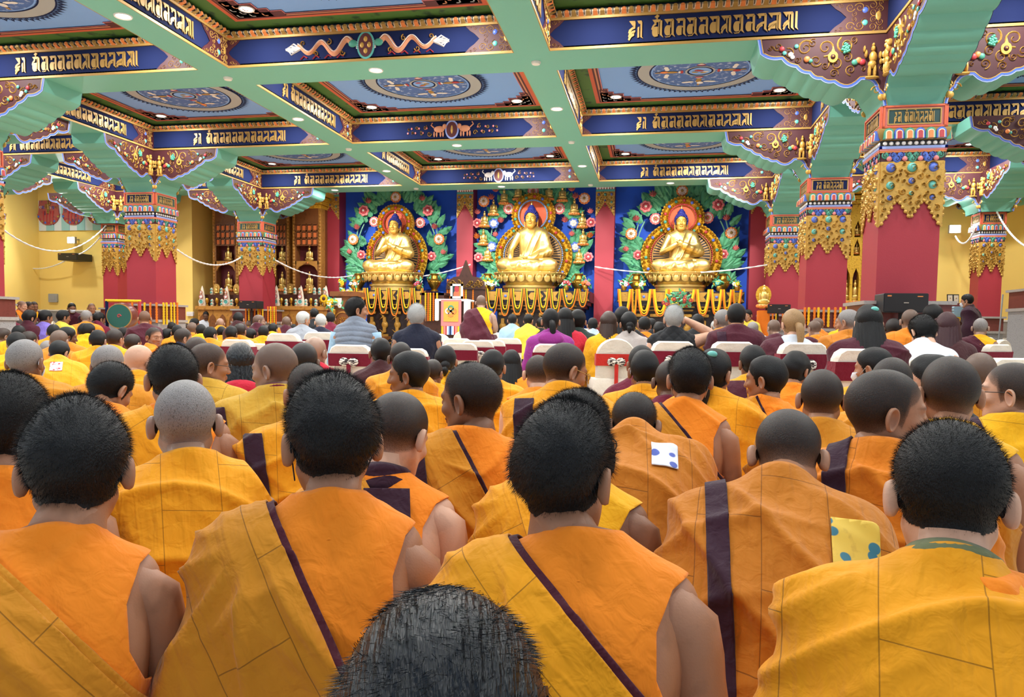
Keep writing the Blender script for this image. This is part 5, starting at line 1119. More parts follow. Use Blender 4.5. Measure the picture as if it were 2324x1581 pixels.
# altars
def altar(x0, x1, label):
    a, b = aty(x0, 660, 18.45)[0], aty(x1, 660, 18.45)[0]; c = (a+b)/2; w = (b-a)/2; t = thing('altar_table', label, 'altar', (c, 18.45, 0))
    mb = MB(); mb.box(-w, w, 0, 1.6, 1.62, 1.88, 0); mb.build('top_board', ['altar_black'], t)
    mb = MB(); n = max(5, int(2*w/.42) | 1); s = 2*w/n
    for i in range(n):
        x = -w+(i+.5)*s
        if i % 2: mb.prism([(x-s*.5, 1.75), (x-s*.3, 1.66), (x+s*.3, 1.66), (x+s*.5, 1.75), (x+s*.3, 1.84), (x-s*.3, 1.84)], lambda p: (p[0], -.025, p[1]), lambda p: (p[0], .005, p[1]), 0); dome(mb, x, 1.75, .035, 1 if i % 4 == 1 else 2, .6, -.025)
        else: mb.prism([(x-s*.5, 1.64), (x+s*.5, 1.64), (x+s*.3, 1.75), (x+s*.5, 1.86), (x-s*.5, 1.86), (x-s*.3, 1.75)], lambda p: (p[0], -.02, p[1]), lambda p: (p[0], .005, p[1]), 0)
    mb.build('gilt_frieze', ['altar_gold', 'azure', 'bead_red'], t)
    mb = MB()
    for k, (z0, z1, d) in enumerate(((1.54, 1.62, .05), (1.46, 1.54, .13), (1.38, 1.46, .21), (.66, 1.38, .32), (.58, .66, .2), (.5, .58, .1), (.2, .5, .0), (0, .2, -.06))): mb.box(-w+d, w-d, d*.6, 1.5, z0, z1, 0)
    mb.build('stepped_body', ['altar_black'], t)
    mb = MB()
    for i in range(n-1):
        x = -w+.3+(i+.5)*(2*w-.6)/(n-1)
        for z0, z1, q, y in ((1.5, 1.53, .16, .06), (1.42, 1.45, .13, .1), (1.28, 1.35, .1, .17), (.8, 1.2, .04, .17), (.68, .76, .1, .17), (.6, .64, .13, .1), (.52, .56, .16, .03)): mb.rbox(x-q, x+q, y-.04, y+.1, z0, z1, .02, 0)
        mb.ell((x, .17, 1.0), (.09, .05, .1), 12, 8, 0)
        mb.prism([(x-.28, .24), (x-.14, .34), (x-.28, .46), (x+.28, .46), (x+.14, .34), (x+.28, .24)], lambda p: (p[0], -.02, p[1]), lambda p: (p[0], .01, p[1]), 0); dome(mb, x, .35, .05, 1, .5, -.02)
        for z in (.78, 1.2): mb.prism([(x+.2, z-.07), (x+.34, z+.02), (x+.2, z+.1), (x+.28, z+.02)], lambda p: (p[0], .15, p[1]), lambda p: (p[0], .2, p[1]), 0)
    mb.build('gilt_brackets', ['altar_gold', 'turq'], t); return t
altar(800, 967, 'black and gilt stepped altar under the left Buddha'); altar(1097, 1338, 'black and gilt stepped altar under the centre Buddha'); altar(1401, 1690, 'black and gilt stepped altar under the right Buddha')
# marigold garlands
def strand(mb, P_, r, m):
    P_ = np.asarray(P_); d = np.r_[0, np.cumsum(np.linalg.norm(np.diff(P_, axis=0), axis=1))]; n = max(6, int(d[-1]/(r*1.0))); t = np.linspace(0, d[-1], n); Q = np.stack([np.interp(t, d, P_[:, i]) for i in range(3)], 1)
    mb.tube(Q, np.where(np.arange(n) % 2, r, r*.68), 7, m)
def swag(x0, x1, zb, label, cols, y=18.38, z0=1.93, grp='marigold swags on the altars'):
    a, b = aty(x0, 660, y)[0], aty(x1, 660, y)[0]; zb = aty((x0+x1)/2, zb, y)[2]; mb = MB()
    for q, (m, k) in enumerate(cols):
        u = np.linspace(-1, 1, 36); xx = (a+b)/2+(b-a)/2*u*(.68+.14*q); zz = z0-(z0-zb)*k*(1-np.abs(u)**(2.9)); yy = y-.012*q+.0*u
        strand(mb, np.stack([xx, yy+0*u, zz], 1), .019, q)
    tag(mb.build('garland', [m for m, k in cols]), label, 'garland', grp)
TRI = [('marigold_yellow', .76), ('garland_green', .885), ('marigold_orange', 1.0)]; YEL = [('marigold_yellow', .82), ('marigold_yellow', .92), ('marigold_orange', 1.0)]
for nm, X_, zb, cl in (('left', (805, 829, 858, 883, 909, 936, 961), (712, 713, 711, 716, 712, 714), TRI), ('centre', (1101, 1133, 1160, 1190, 1220, 1247, 1275, 1311, 1335), (713, 716, 713, 714, 711, 714, 700, 696), TRI), ('right', (1402, 1434, 1446, 1480, 1518, 1548, 1579, 1613, 1640, 1662, 1684), (718, 722, 716, 717, 690, 690, 716, 714, 708, 700), YEL)):
    for i, (p, q) in enumerate(zip(X_[:-1], X_[1:])): swag(p, q, zb[i], f'{"three-coloured" if cl is TRI else "yellow"} marigold swag, {ordinal(i)} from the left on the {nm} altar', cl)
def drop(x, y0, y1, Y, m, label, grp): 
    mb = MB(); a, b = aty(x, y0, Y), aty(x, y1, Y); b[0] = a[0]; strand(mb, np.linspace(a, b, 20), .024, 0); tag(mb.build('garland', [m]), label, 'garland', grp)
# pedestal garlands
def ped_drops(L, cx, cyy, hw, nm, y0, y1):
    for i, (x, c) in enumerate(L):
        Yp = cyy-hw-.05; p = aty(x, y0, Yp)
        if p[0] > cx+hw+.05: d = ray(x, y0); Yp = float(d[1]*(cx+hw+.05)/d[0]) if d[0] else Yp
        drop(x, y0, y1-(4 if i % 3 == 1 else 0), Yp, {'o': 'marigold_orange', 'y': 'marigold_yellow'}[c], f'{"orange" if c == "o" else "yellow"} marigold string, {ordinal(i)} from the left on the {nm}', 'marigold strings on the pillar bases')
ped_drops([(300, 'o'), (315, 'o'), (328, 'y'), (341, 'o'), (355, 'o'), (371, 'y'), (378, 'y'), (388, 'y'), (395, 'y'), (402, 'o')], KX[-2], RY[3], .45, 'pillar base behind the drum', 686, 736)
ped_drops([(558, 'o'), (565, 'y'), (571, 'o'), (578, 'o'), (586, 'y'), (590, 'o'), (596, 'y'), (608, 'o'), (614, 'y'), (618, 'o'), (622, 'y'), (626, 'o')], KX[-2], RY[4], .45, 'pillar base before the statue cabinets', 695, 736)
ped_drops([(1827, 'o'), (1836, 'y'), (1849, 'o'), (1858, 'y'), (1870, 'o'), (1881, 'y'), (1896, 'o'), (1908, 'y')], KX[1], RY[3], .45, 'second pillar base on the right', 697, 742)
ped_drops([(1745, 'y'), (1754, 'o'), (1762, 'y'), (1777, 'o')], KX[1], RY[4], .45, 'last pillar base on the right', 708, 742)
# wooden statue cabinets
def cabinet(x0, x1, label, Y=19.5, top=445, niches=((600, 532), (662, 592)), cols=1, roof=True, lat=(508, 556), cm=('wood_brown', 'wood_gold')):
    a, b = aty(x0, 600, Y)[0], aty(x1, 600, Y)[0]; w = (b-a)/2; t = thing('statue_cabinet', label, 'cabinet', ((a+b)/2, Y, 0)); Z = lambda y: aty((x0+x1)/2, y, Y)[2]
    zt = Z(top+28); mb = MB(); mb.box(-w, w, .25, .7, 0, zt, 0); mb.box(-w, -w+.08, 0, .25, 0, zt, 1); mb.box(w-.08, w, 0, .25, 0, zt, 1)
    for s in (-1, 1):
        for z in np.arange(.6, zt-.1, .09): mb.ell((s*(w-.04), -.005, z), (.035, .02, .042), 8, 6, 1)
    cw = (2*w-.16)/cols
    for c in range(cols):
        x = -w+.08+cw*(c+.5); h = cw/2-.03; zs = [0]
        for z0y, z1y in niches:
            z0, z1 = Z(z0y), Z(z1y); zs += [z0, z1]
        zs = sorted(zs+[zt]); 
        for z0, z1 in zip(zs[::2], zs[1::2]): mb.box(x-cw/2, x+cw/2, .0, .25, z0, z1, 0)
        for z0y, z1y in niches:
            z0, z1 = Z(z0y), Z(z1y); mb.box(x-cw/2, x-h, 0, .25, z0, z1, 0); mb.box(x+h, x+cw/2, 0, .25, z0, z1, 0); mb.box(x-h, x+h, .235, .26, z0, z1, 2)
            pr = [(x-h, z1-.28), (x-h*.75, z1-.16), (x-h*.35, z1-.1), (x, z1-.02), (x+h*.35, z1-.1), (x+h*.75, z1-.16), (x+h, z1-.28), (x+h, z1), (x-h, z1)]
            mb.prism(pr, lambda p: (p[0], -.005, p[1]), lambda p: (p[0], .05, p[1]), 1)
    if cols < 2:
        z0, z1 = Z(lat[1]), Z(lat[0])
        mb.box(-w+.1, w-.1, -.012, 0, z0, z1, 3)
        for i in range(5): xx = -w+.1+i*(2*w-.2)/4; mb.box(xx-.02, xx+.02, -.03, 0, z0, z1, 0)
        for i in range(4): zz = z0+i*(z1-z0)/3; mb.box(-w+.1, w-.1, -.03, 0, zz-.02, zz+.02, 0)
        for i in range(4):
            for j in range(3): mb.box(-w+.14+i*(2*w-.2)/4, -w+.1+(i+.85)*(2*w-.2)/4, -.02, 0, z0+(j+.08)*(z1-z0)/3, z0+(j+.75)*(z1-z0)/3, 4)
    mb.build('carcass', [*cm, 'niche_red', 'dark_wood', 'book_orange'], t)
    mb = MB()
    for k, (q, z) in enumerate(((.0, 0), (.06, .1), (.1, .2), (.2, .32))):
        mb.box(-w-q, w+q, -q-.02, .72, zt+z, zt+z+.09, 0)
        for i in range(int(2*(w+q)/.12)): mb.box(-w-q+i*.12, -w-q+i*.12+.06, -q-.06, -q, zt+z+.02, zt+z+.08, 0)
    if roof:
        z = zt+.42; V = [(-w-.3, -.35, z), (w+.3, -.35, z), (w+.3, .8, z), (-w-.3, .8, z), (-w*.3, .1, z+.32), (w*.3, .1, z+.32), (w*.3, .5, z+.32), (-w*.3, .5, z+.32)]
        mb.add(V, [(0, 1, 5, 4), (1, 2, 6, 5), (2, 3, 7, 6), (3, 0, 4, 7), (4, 5, 6, 7), (0, 3, 2, 1)], 1)
    mb.build('cornice', ['gold_carved', 'cream_paint'], t)
    i = 0
    for z0y, z1y in niches:
        for c in range(cols):
            x = -w+.08+cw*(c+.5); o = link('niche_statue', ME_FIG, None, ((a+b)/2+x+.02, Y+.12, Z(z0y)+.08)); hh = Z(z1y)-Z(z0y); o.scale = (hh*1.5, hh*1.2, hh*1.75); i += 1
            tag(o, f'gilt statue, {("top", "second", "third")[niches.index((z0y, z1y))]} niche{"" if cols == 1 else (" left" if c == 0 else " right")}, {label.replace("statue cabinet", "cabinet").replace("with many niches ", "")}', 'statue', 'gilt statues in the cabinet niches')
    return t
cabinet(483, 541, 'leftmost wooden statue cabinet'); cabinet(545, 600, 'statue cabinet half hidden by the second pillar'); cabinet(612, 657, 'statue cabinet just right of the second pillar'); cabinet(664, 729, 'statue cabinet beside the red pilaster', Y=19.35)
cabinet(1905, 1962, 'golden cabinet with many niches on the right', Y=19.3, top=445, niches=((538, 498), (580, 540), (690, 605)), cols=2, roof=False, cm=('gold_carved', 'gold_carved'))
# offering cabinets with tormas and little statues
def torma_me():
    mb = MB(); mb.lathe([(.1, 0), (.11, .06), (.085, .2), (.06, .36), (.03, .5), (0, .56)], n=16, m=0); mb.V = [v*np.array([1, .5, 1]) for v in mb.V]
    for z, r, m in ((.12, .075, 1), (.12, .05, 2), (.26, .06, 3), (.26, .04, 1), (.38, .04, 4), (.38, .025, 1)): mb.lathe([(0, .0), (r, .0), (r, .012)], n=14, m=m); k = mb.V[-1]; mb.V[-1] = np.stack([k[:, 0], -.06-.03*(.14-r)-k[:, 2], z+k[:, 1]], 1)
    return mb.mesh('torma', ['cream_paint', 'white_paint', 'turq', 'pink_paint', 'orange_paint'])
def ibowl_me():
    mb = MB(); mb.lathe([(.035, 0), (.04, .02), (.015, .05), (.02, .08), (.05, .12), (.055, .17), (.03, .22), (0, .225)], n=14, m=0); return mb.mesh('offering_cup', ['brass'])
def cake_me():
    mb = MB(); mb.lathe([(.04, 0), (.045, .04), (.05, .07), (.03, .1), (.042, .13), (.04, .17), (0, .2)], n=12, m=0)
    for z, r in ((.06, .03), (.14, .026)): mb.ell((0, -.045, z), (r, .012, r), 8, 6, 1)
    return mb.mesh('offering_cake', ['cream_paint', 'turq'])
ME_T, ME_C, ME_K = torma_me(), ibowl_me(), cake_me()
def backrest_statue_me():
    mb = MB(); mb.prism([(.1*math.cos(R(a))*(1 if math.sin(R(a)) > 0 else .8), .14+.16*math.sin(R(a))) for a in range(-40, 221, 20)], lambda p: (p[0], 0, p[1]), lambda p: (p[0], .03, p[1]), 0)
    for c, r in (((0, -.02, .05), (.06, .04, .03)), ((0, -.02, .12), (.035, .03, .06)), ((0, -.02, .2), (.022, .022, .028))): mb.ell(c, r, 8, 6, 0)
    return mb.mesh('small_statue', ['gold_metal'])
ME_B = backrest_statue_me()
def offering_table(x0, x1, nm, Y=18.85):
    a, b = aty(x0, 690, Y)[0], aty(x1, 690, Y)[0]; w = (b-a)/2; c = (a+b)/2; zt = aty(x0+20, 694, Y)[2]
    t = thing('offering_cabinet', f'carved gilt wooden offering cabinet, {nm}', 'cabinet', (c, Y, 0)); mb = MB()
    mb.box(-w, w, 0, .45, 0, zt-.1, 0); mb.box(-w-.05, w+.05, -.05, .48, zt-.1, zt, 0)
    n = 5
    for i in range(n):
        x = -w+(i+.5)*2*w/n; h = w/n*.7
        mb.prism([(x-h, .2), (x-h, zt-.45), (x-h*.7, zt-.3), (x, zt-.22), (x+h*.7, zt-.3), (x+h, zt-.45), (x+h, .2)], lambda p: (p[0], -.02, p[1]), lambda p: (p[0], .0, p[1]), 1)
    mb.build('body', ['wood_gold', 'wood_brown'], t)
    mb = MB(); mb.box(-w*.95, w*.95, .22, .45, zt, zt+.32, 0); mb.build('tier', ['dark_wood'], t)
    n = int(2*w/.135); i1 = i2 = 0
    for i in range(n):
        x = c-w+(i+.5)*2*w/n
        if i in (0, n//2, n-1):
            o = link('torma', ME_T, None, (x, Y+.1, zt)); tag(o, f'tall white disc-covered torma, {("left", "middle", "right")[(0, n//2, n-1).index(i)]} one on the offering cabinet {nm}', 'torma', 'tormas'); continue
        k = 'offering_cup' if i % 2 else 'offering_cake'; o = link(k, ME_C if i % 2 else ME_K, None, (x, Y+.1, zt)); tag(o, f'{"brass offering cup" if i % 2 else "white offering cake"}, {ordinal(i)} along the front row {nm}', 'offering', 'offerings in the front row')
        k = i % 4 == 2; o = link('small_statue' if k else 'offering_cake', ME_B if k else ME_K, None, (x, Y+.32, zt+.32)); tag(o, f'{"small gilt statue with backplate" if k else "white cake"}, {ordinal(i)} along the upper tier {nm}', 'offering', 'offerings on the upper tier')
    for s, lb in ((.93, 'right end'), ):
        mb = MB(); mb.lathe([(.05, 0), (.06, .1), (.04, .14)], n=12, m=0)
        for q in range(12): aa = q*.524; mb.ell((.075*math.cos(aa), -.06, .2+.075*math.sin(aa)), (.035, .012, .035), 8, 5, 1)
        mb.ell((0, -.07, .2), (.045, .02, .045), 8, 6, 2)
        for q in range(5): leaf(mb, 0, .12, .2, R(40+q*25), .0, 3)
        tag(mb.build('sunflower_pot', ['brass', 'marigold_yellow', 'dark_wood', 'leaf_green'], loc=(c+w*s, Y-.02, zt)), f'yellow sunflower in a pot, offering cabinet {nm}', 'flower')
offering_table(449, 562, 'left of the second pillar'); offering_table(618, 742, 'right of the second pillar')
# throne with picture, brocade table, lectern
p = aty(1040, 700, 17.6); t = thing('throne', 'carved dark wooden throne draped with marigold strings', 'throne', (p[0], 17.6, 0)); mb = MB()
mb.box(-.5, .5, 0, .8, .0, .75, 0); mb.box(-.5, .5, .7, .8, .75, 1.9, 0); mb.box(-.55, -.47, 0, .8, .75, 1.1, 0); mb.box(.47, .55, 0, .8, .75, 1.1, 0); mb.build('seat', ['dark_wood'], t)
mb = MB(); mb.prism([(-.5, 1.9), (.5, 1.9), (.46, 2.1), (.3, 2.2), (.16, 2.22), (.1, 2.35), (0, 2.62), (-.1, 2.35), (-.16, 2.22), (-.3, 2.2), (-.46, 2.1)], lambda p: (p[0], .66, p[1]), lambda p: (p[0], .78, p[1]), 0)
for i in range(8):
    for s in (-1, 1): spiral(mb, s*(.06+.05*i), 1.98+.05*(i % 3), .05, 1.4, 60*i, s, .25, 1, .62, .66)
mb.build('crest', ['dark_wood', 'gold_relief'], t)
for i, (x, c) in enumerate(((1016, 'o'), (1021, 'o'), (1053, 'o'), (1058, 'y'), (1074, 'o'), (966, 'y'), (972, 'o'), (977, 'y'), (984, 'o'), (992, 'y'))): drop(x, 633 if x > 1010 else 664, 700 if x > 1010 else 728, 17.5 if x < 1010 else 18.305, 'marigold_orange' if c == 'o' else 'marigold_yellow', f'{"orange" if c == "o" else "yellow"} marigold string by the throne, {ordinal(sorted((1016, 1021, 1053, 1058, 1074, 966, 972, 977, 984, 992)).index(x))} from the left', 'marigold strings by the throne')
q_ = aty(982, 664, 17.56); mb = MB(); mb.box(-.28, .28, 0, .5, 0, q_[2], 0); mb.box(-.32, .32, -.0, .54, q_[2]-.06, q_[2], 0); tag(mb.build('side_altar', ['dark_wood'], loc=(q_[0], 17.56, 0)), 'dark wooden side table hung with marigold strings left of the throne', 'table')
a, b = aty(1023, 644, 17.3), aty(1051, 677, 17.3); w, h = (b[0]-a[0])/2, (a[2]-b[2])/2; t = thing('framed_portrait', 'small framed picture with white border standing on the brocade table', 'picture', ((a[0]+b[0])/2, 17.3, (a[2]+b[2])/2)); mb = MB(); rect_frame(mb, 2*w, 2*h, .05, -.03, 0); mb.build('frame', ['white_paint'], t)
mb = MB(); mb.box(-w, w, -.01, 0, -h, h, 0); mb.ell((0, -.012, -.08), (w*.55, .008, .1), 10, 6, 1); mb.ell((.0, -.014, .05), (.06, .008, .08), 10, 6, 2); mb.ell((.08, -.014, .0), (.03, .006, .16), 8, 6, 3); mb.build('picture', ['dark_green', 'orange_border', 'crimson', 'gold_paint'], t)
a, b = aty(996, 678, 16.9), aty(1056, 745, 16.9); w = (b[0]-a[0])/2; zt = a[2]; t = thing('brocade_table', 'table with white cloth top and hanging gold brocade with rainbow fringe', 'table', ((a[0]+b[0])/2, 16.9, 0)); mb = MB(); mb.box(-w, w, 0, .6, .1, zt-.04, 0); mb.box(-w, w, -.1, .6, 0, .12, 0); mb.build('table_frame', ['dark_wood'], t)
mb = MB(); mb.rbox(-w-.05, w+.05, -.06, .65, zt-.05, zt, .02, 0); mb.rbox(-w-.07, -w+.02, -.08, .2, zt-.5, zt, .02, 0); mb.rbox(w-.02, w+.07, -.08, .2, zt-.55, zt, .02, 0); mb.build('cloth', ['white_paint'], t)
mb = MB(); mb.box(-w*.75, w*.75, -.09, -.07, zt-.62, zt-.02, 0); mb.box(-w*.55, w*.55, -.1, -.09, zt-.52, zt-.06, 1)
for q in range(4): mb.lathe([(.04, 0), (.07, 0), (.07, .01), (.04, .01)], n=16, m=2+q % 3); k = mb.V[-1]; mb.V[-1] = np.stack([k[:, 0]+.065*math.cos(q*1.57), -.1-k[:, 2], zt-.28+k[:, 1]+.065*math.sin(q*1.57)], 1)
mb.build('brocade', ['pink_paint', 'brocade_gold', 'orange_paint', 'green_petal', 'white_paint'], t)
mb = MB(); cs = ['marigold_yellow', 'orange_paint', 'pink_paint', 'crimson', 'white_paint', 'bead_blue', 'navy_paint', 'bead_blue', 'white_paint', 'crimson', 'pink_paint', 'orange_paint', 'marigold_yellow', 'green_petal']
for i in range(14): mb.box(-w*.72+i*w*1.44/14, -w*.72+(i+1)*w*1.44/14, -.085, -.075, zt-.82, zt-.62, i)
mb.build('rainbow_fringe', cs, t)
a, b = aty(757, 661, 15.2), aty(800, 760, 15.2); w = (b[0]-a[0])/2; t = thing('lectern', 'brown wooden lectern with round carved emblem and white notice', 'lectern', ((a[0]+b[0])/2, 15.2, 0)); zt = a[2]; mb = MB(); mb.box(-w, w, 0, .5, 0, zt-.1, 0); mb.box(-w-.06, w+.06, -.06, .55, zt-.1, zt, 0); mb.build('body', ['wood_brown'], t)
mb = MB(); mb.lathe([(.17, 0), (.2, 0), (.2, .02), (.17, .02)], n=28); k = mb.V[-1]; mb.V[-1] = np.stack([k[:, 0], -k[:, 2], zt-.62+k[:, 1]], 1)
for q in range(9): spiral(mb, .11*math.cos(q*.7)*(.4+.07*q), zt-.62+.11*math.sin(q*.7)*(.4+.07*q), .035, 1.2, 60*q, 1, .25, 0, -.02, 0)
mb.build('emblem', ['wood_gold'], t); mb = MB(); mb.box(-w*.9, -w*.1, -.03, -.01, zt-.3, zt-.14, 0); mb.build('notice', ['white_paint'], t)
def bouquet(px_, py_, Y, label, cols, R0=.16, n=16, zbase=None):
    p = aty(px_, py_, Y); mb = MB(); rg = random.Random(int(px_)); z0 = zbase if zbase is not None else p[2]-R0
    mb.lathe([(.05, 0), (.07, .08), (.06, .12)], (0, 0, -R0-.02), 12, 0)
    for i in range(n):
        d = np.array([rg.gauss(0, 1), rg.gauss(0, 1), abs(rg.gauss(0, 1))]); d /= np.linalg.norm(d); c = d*R0*rg.uniform(.5, 1); 
        for q in range(6): a = q*1.047; mb.ell(c+np.array([.026*math.cos(a), -.012, .026*math.sin(a)]), (.022, .012, .022), 6, 5, 2+i % len(cols))
        mb.ell(c+np.array([0, -.016, 0]), (.014,)*3, 6, 5, 2+(i+1) % len(cols)); leaf(mb, c[0], c[2], .14, rg.uniform(0, 6.28), c[1]+.03, 1)
    mb.tube([(0, 0, -R0-.02), (0, 0, 0)], .02, 6, 1)
    if zbase is not None: mb.tube([(0, 0, -p[2]), (0, 0, -R0)], .03, 8, 0); mb.lathe([(.14, -p[2]), (.12, -p[2]+.04), (.03, -p[2]+.06)], n=12)
    return tag(mb.build('bouquet', ['brass', 'leaf_green']+cols, loc=tuple(p)), label, 'bouquet')
bouquet(783, 672, 15.4, 'white and red bouquet on the lectern', ['white_paint', 'crimson', 'marigold_yellow'], zbase=0); bouquet(756, 695, 15.1, 'white and yellow bouquet hanging left of the lectern', ['white_paint', 'marigold_yellow'], zbase=0)
for x, y, lb, cl in ((775, 650, 'left end of the left altar', ['marigold_yellow', 'crimson']), (802, 648, 'left altar in front of the vase', ['white_paint', 'marigold_orange']), (951, 652, 'right end of the left altar', ['crimson', 'bead_blue', 'white_paint']), (1103, 654, 'left end of the centre altar', ['marigold_yellow', 'white_paint']), (1116, 652, 'centre altar before the left vase', ['white_paint', 'marigold_yellow']), (1285, 652, 'centre altar near the right vase', ['crimson', 'white_paint']), (1328, 654, 'right end of the centre altar', ['marigold_orange', 'petal_pink']), (1416, 652, 'left end of the right altar', ['white_paint', 'crimson']), (1452, 652, 'right altar before its left vase', ['marigold_yellow', 'white_paint']), (1632, 650, 'right altar before its right vase', ['turq', 'marigold_yellow']), (1673, 653, 'right end of the right altar', ['marigold_yellow', 'white_paint'])): bouquet(x, y, 18.6, f'small flower arrangement on the {lb}', cl, .11, 9).location.z = 2.03
bouquet(1540, 695, 17.3, 'large green and yellow flower arrangement before the right altar', ['marigold_yellow', 'leaf_green', 'crimson'], .34, 46, 0)
for i, (x, y) in enumerate(((842, 738), (862, 740), (890, 738), (905, 744), (960, 745), (985, 743), (1010, 745), (1030, 746), (1052, 746), (1130, 747))): bouquet(x, y, 14.8, f'white and yellow flowers along the stage edge, {ordinal(i)} from the left', ['white_paint', 'marigold_yellow'] if i < 8 else ['white_paint', 'bead_blue'], .15, 14).location.z = .2
# loudspeakers, drum, tables, strings of tinsel
mat('speaker_black', (30, 34, 40), .5); mat('label_grey', (170, 160, 150), .5)
def speaker(x0, x1, y0, y1, Y, label, stand=True, name='loudspeaker', dp=.35):
    a, b = aty(x0, y0, Y), aty(x1, y1, Y); w, h = (b[0]-a[0])/2, (a[2]-b[2])/2; t = thing(name, label, 'loudspeaker', ((a[0]+b[0])/2, Y, b[2])); mb = MB(); mb.rbox(-w, w, 0, dp, 0, 2*h, .015, 0); mb.build('cabinet', ['speaker_black'], t)
    mb = MB(); mb.box(-w*.96, w*.96, -.01, 0, h*.1, h*1.9, 0); mb.box(-w*.1, w*.12, -.014, -.01, h*.95, h*1.05, 1); mb.box(w*.5, w*.74, -.014, -.01, h*1.62, h*1.72, 2); mb.box(-w*.84, -w*.66, -.014, -.01, h*1.66, h*1.8, 2); mb.build('grille', ['black_paint', 'label_grey', 'orange_paint'], t)
    if stand: mb = MB(); mb.tube([(0, dp/2, -b[2]), (0, dp/2, 0)], .02, 10); [mb.tube([(0, dp/2, -b[2]+.35), (.35*math.cos(q*2.1), dp/2+.3*math.sin(q*2.1), -b[2]+.01)], .012, 8) for q in range(3)]; mb.build('stand', ['black_paint'], t)
    return t
speaker(2006, 2106, 665, 709, 9.0, 'wide black loudspeaker in front of the nearest right pillar'); speaker(1743, 1794, 690, 711, 16.9, 'small black loudspeaker before the farthest right pillar'); speaker(543, 582, 682, 700, 17.3, 'small black loudspeaker before the second left pillar')
speaker(131, 176, 574, 590, 18.4, 'black loudspeaker mounted high on the left yellow wall', False, 'wall_loudspeaker', .55)
p = aty(905, 748, 14.6); mb = MB(); mb.prism([(0, 0), (.45, 0), (.45, .16), (.2, .42), (.06, .38)], lambda q: (-.3, q[0], q[1]), lambda q: (.3, q[0], q[1]), 0); mb.box(-.2, -.08, -.0, .03, .2, .3, 1)
tag(mb.build('monitor_speaker', ['speaker_black', 'black_paint'], loc=(p[0], p[1], 0)), 'dark wedge monitor speaker lying in front of the left altar', 'loudspeaker')
D0 = 11.8; c = aty(270, 717, D0); t = thing('drum', 'large ceremonial drum with green face in a coloured frame', 'drum', (c[0], D0, 0), (0, 0, R(14))); r = .21
mb = MB(); n = 40; mb.lathe([(r, 0), (r*1.12, .12), (r*1.12, .2), (r, .32)], n=n); k = mb.V[-1]; mb.V[-1] = np.stack([k[:, 0], k[:, 2], c[2]+k[:, 1]], 1); mb.build('shell', ['brown_dado'], t)
mb = MB(); mb.lathe([(0, -.002), (r*.97, -.002), (r*.97, .004)], n=n, m=0); mb.lathe([(r*.97, -.004), (r*1.03, -.004), (r*1.03, .02)], n=n, m=1); mb.V = [np.stack([k[:, 0], k[:, 2], c[2]+k[:, 1]], 1) for k in mb.V]; spiral(mb, 0, c[2], .035, 1.2, 0, 1, .3, 2, -.008, -.003); mb.build('drumhead', ['drum_green', 'gold_paint', 'crimson'] if mat('drum_green', (30, 92, 84), .6) else 0, t)
xl, xr, zt = aty(241, 700, D0)[0]-c[0], aty(306, 700, D0)[0]-c[0], aty(270, 682, D0)[2]
for nm, a, b, m in (('left_post', (xl, .1, 0), (xl, .1, zt), 'navy_paint'), ('right_post', (xr, .1, 0), (xr, .1, zt), 'crimson'), ('top_bar', (xl-.02, .1, zt), (xr+.02, .1, zt), 'marigold_yellow')): mb = MB(); mb.tube([a, b], .026, 10); mb.build(nm, [m], t)
mb = MB(); mb.tube([(xl, .1, .12), (xr, .1, .12)], .02, 8); mb.build('lower_bar', ['marigold_yellow'], t)
def tinsel(pts, label, sag):
    mb = MB()
    for (x0, y0, Y0), (x1, y1, Y1) in zip(pts[:-1], pts[1:]):
        a, b = aty(x0, y0, Y0), aty(x1, y1, Y1); u = np.linspace(0, 1, 40)[:, None]; Pq = a+(b-a)*u; Pq[:, 2] -= (sag*4*u*(1-u))[:, 0]; mb.tube(Pq, np.where(np.arange(40) % 2, .022, .012), 6)
    tag(mb.build('tinsel_garland', ['white_paint']), label, 'garland', 'white tinsel strings')
tinsel([(6, 520, 13.6), (240, 512, 17.85)], 'white tinsel string sagging across the left yellow wall', .55); tinsel([(60, 607, 18.8), (166, 580, 18.6), (240, 520, 17.85)], 'thin white string of lights under the left floodlight', .15); tinsel([(400, 565, 14.3), (545, 585, 17.8)], 'white tinsel string between the two left pillars', .25); tinsel([(625, 590, 17.9), (800, 625, 19.6), (1068, 600, 19.6)], 'white tinsel string from the second pillar to the centre', .2); tinsel([(1350, 605, 19.6), (1745, 600, 18.0)], 'white tinsel string across the right altar wall', .18); tinsel([(2168, 535, 18.7), (2215, 515, 17.9)], 'white tinsel string by the right floodlight', .25); tinsel([(2262, 480, 17.8), (2330, 560, 15)], 'white tinsel string at the right edge', .1)
for x, y, sx, lb in ((164, 545, 1, 'left'), (2166, 520, -1, 'right')):
    p = aty(x, y, 18.75); t = thing('floodlight', f'bright floodlight on the {lb} yellow wall', 'floodlight', tuple(p)); mb = MB(); mb.box(-.12, .12, -.05, .03, -.09, .09, 0); mb.build('housing', ['label_grey'], t); mb = MB(); mb.box(-.1, .1, -.06, -.05, -.075, .075, 0); mb.build('lens', ['flood_glow'] if mat('flood_glow', (255, 255, 250), .5, emit=30) else 0, t); mb = MB(); mb.tube([(0, 0, .0), (0, .25, .05)], .02, 8); mb.build('bracket_arm', ['label_grey'], t)
    lamp('AREA', tuple(p+np.array([0, -.12, 0])), 45 if sx > 0 else 7, .2, (1, 1, 1), tuple(p+np.array([sx*.6, -2, -.5])), name='floodlight_light')
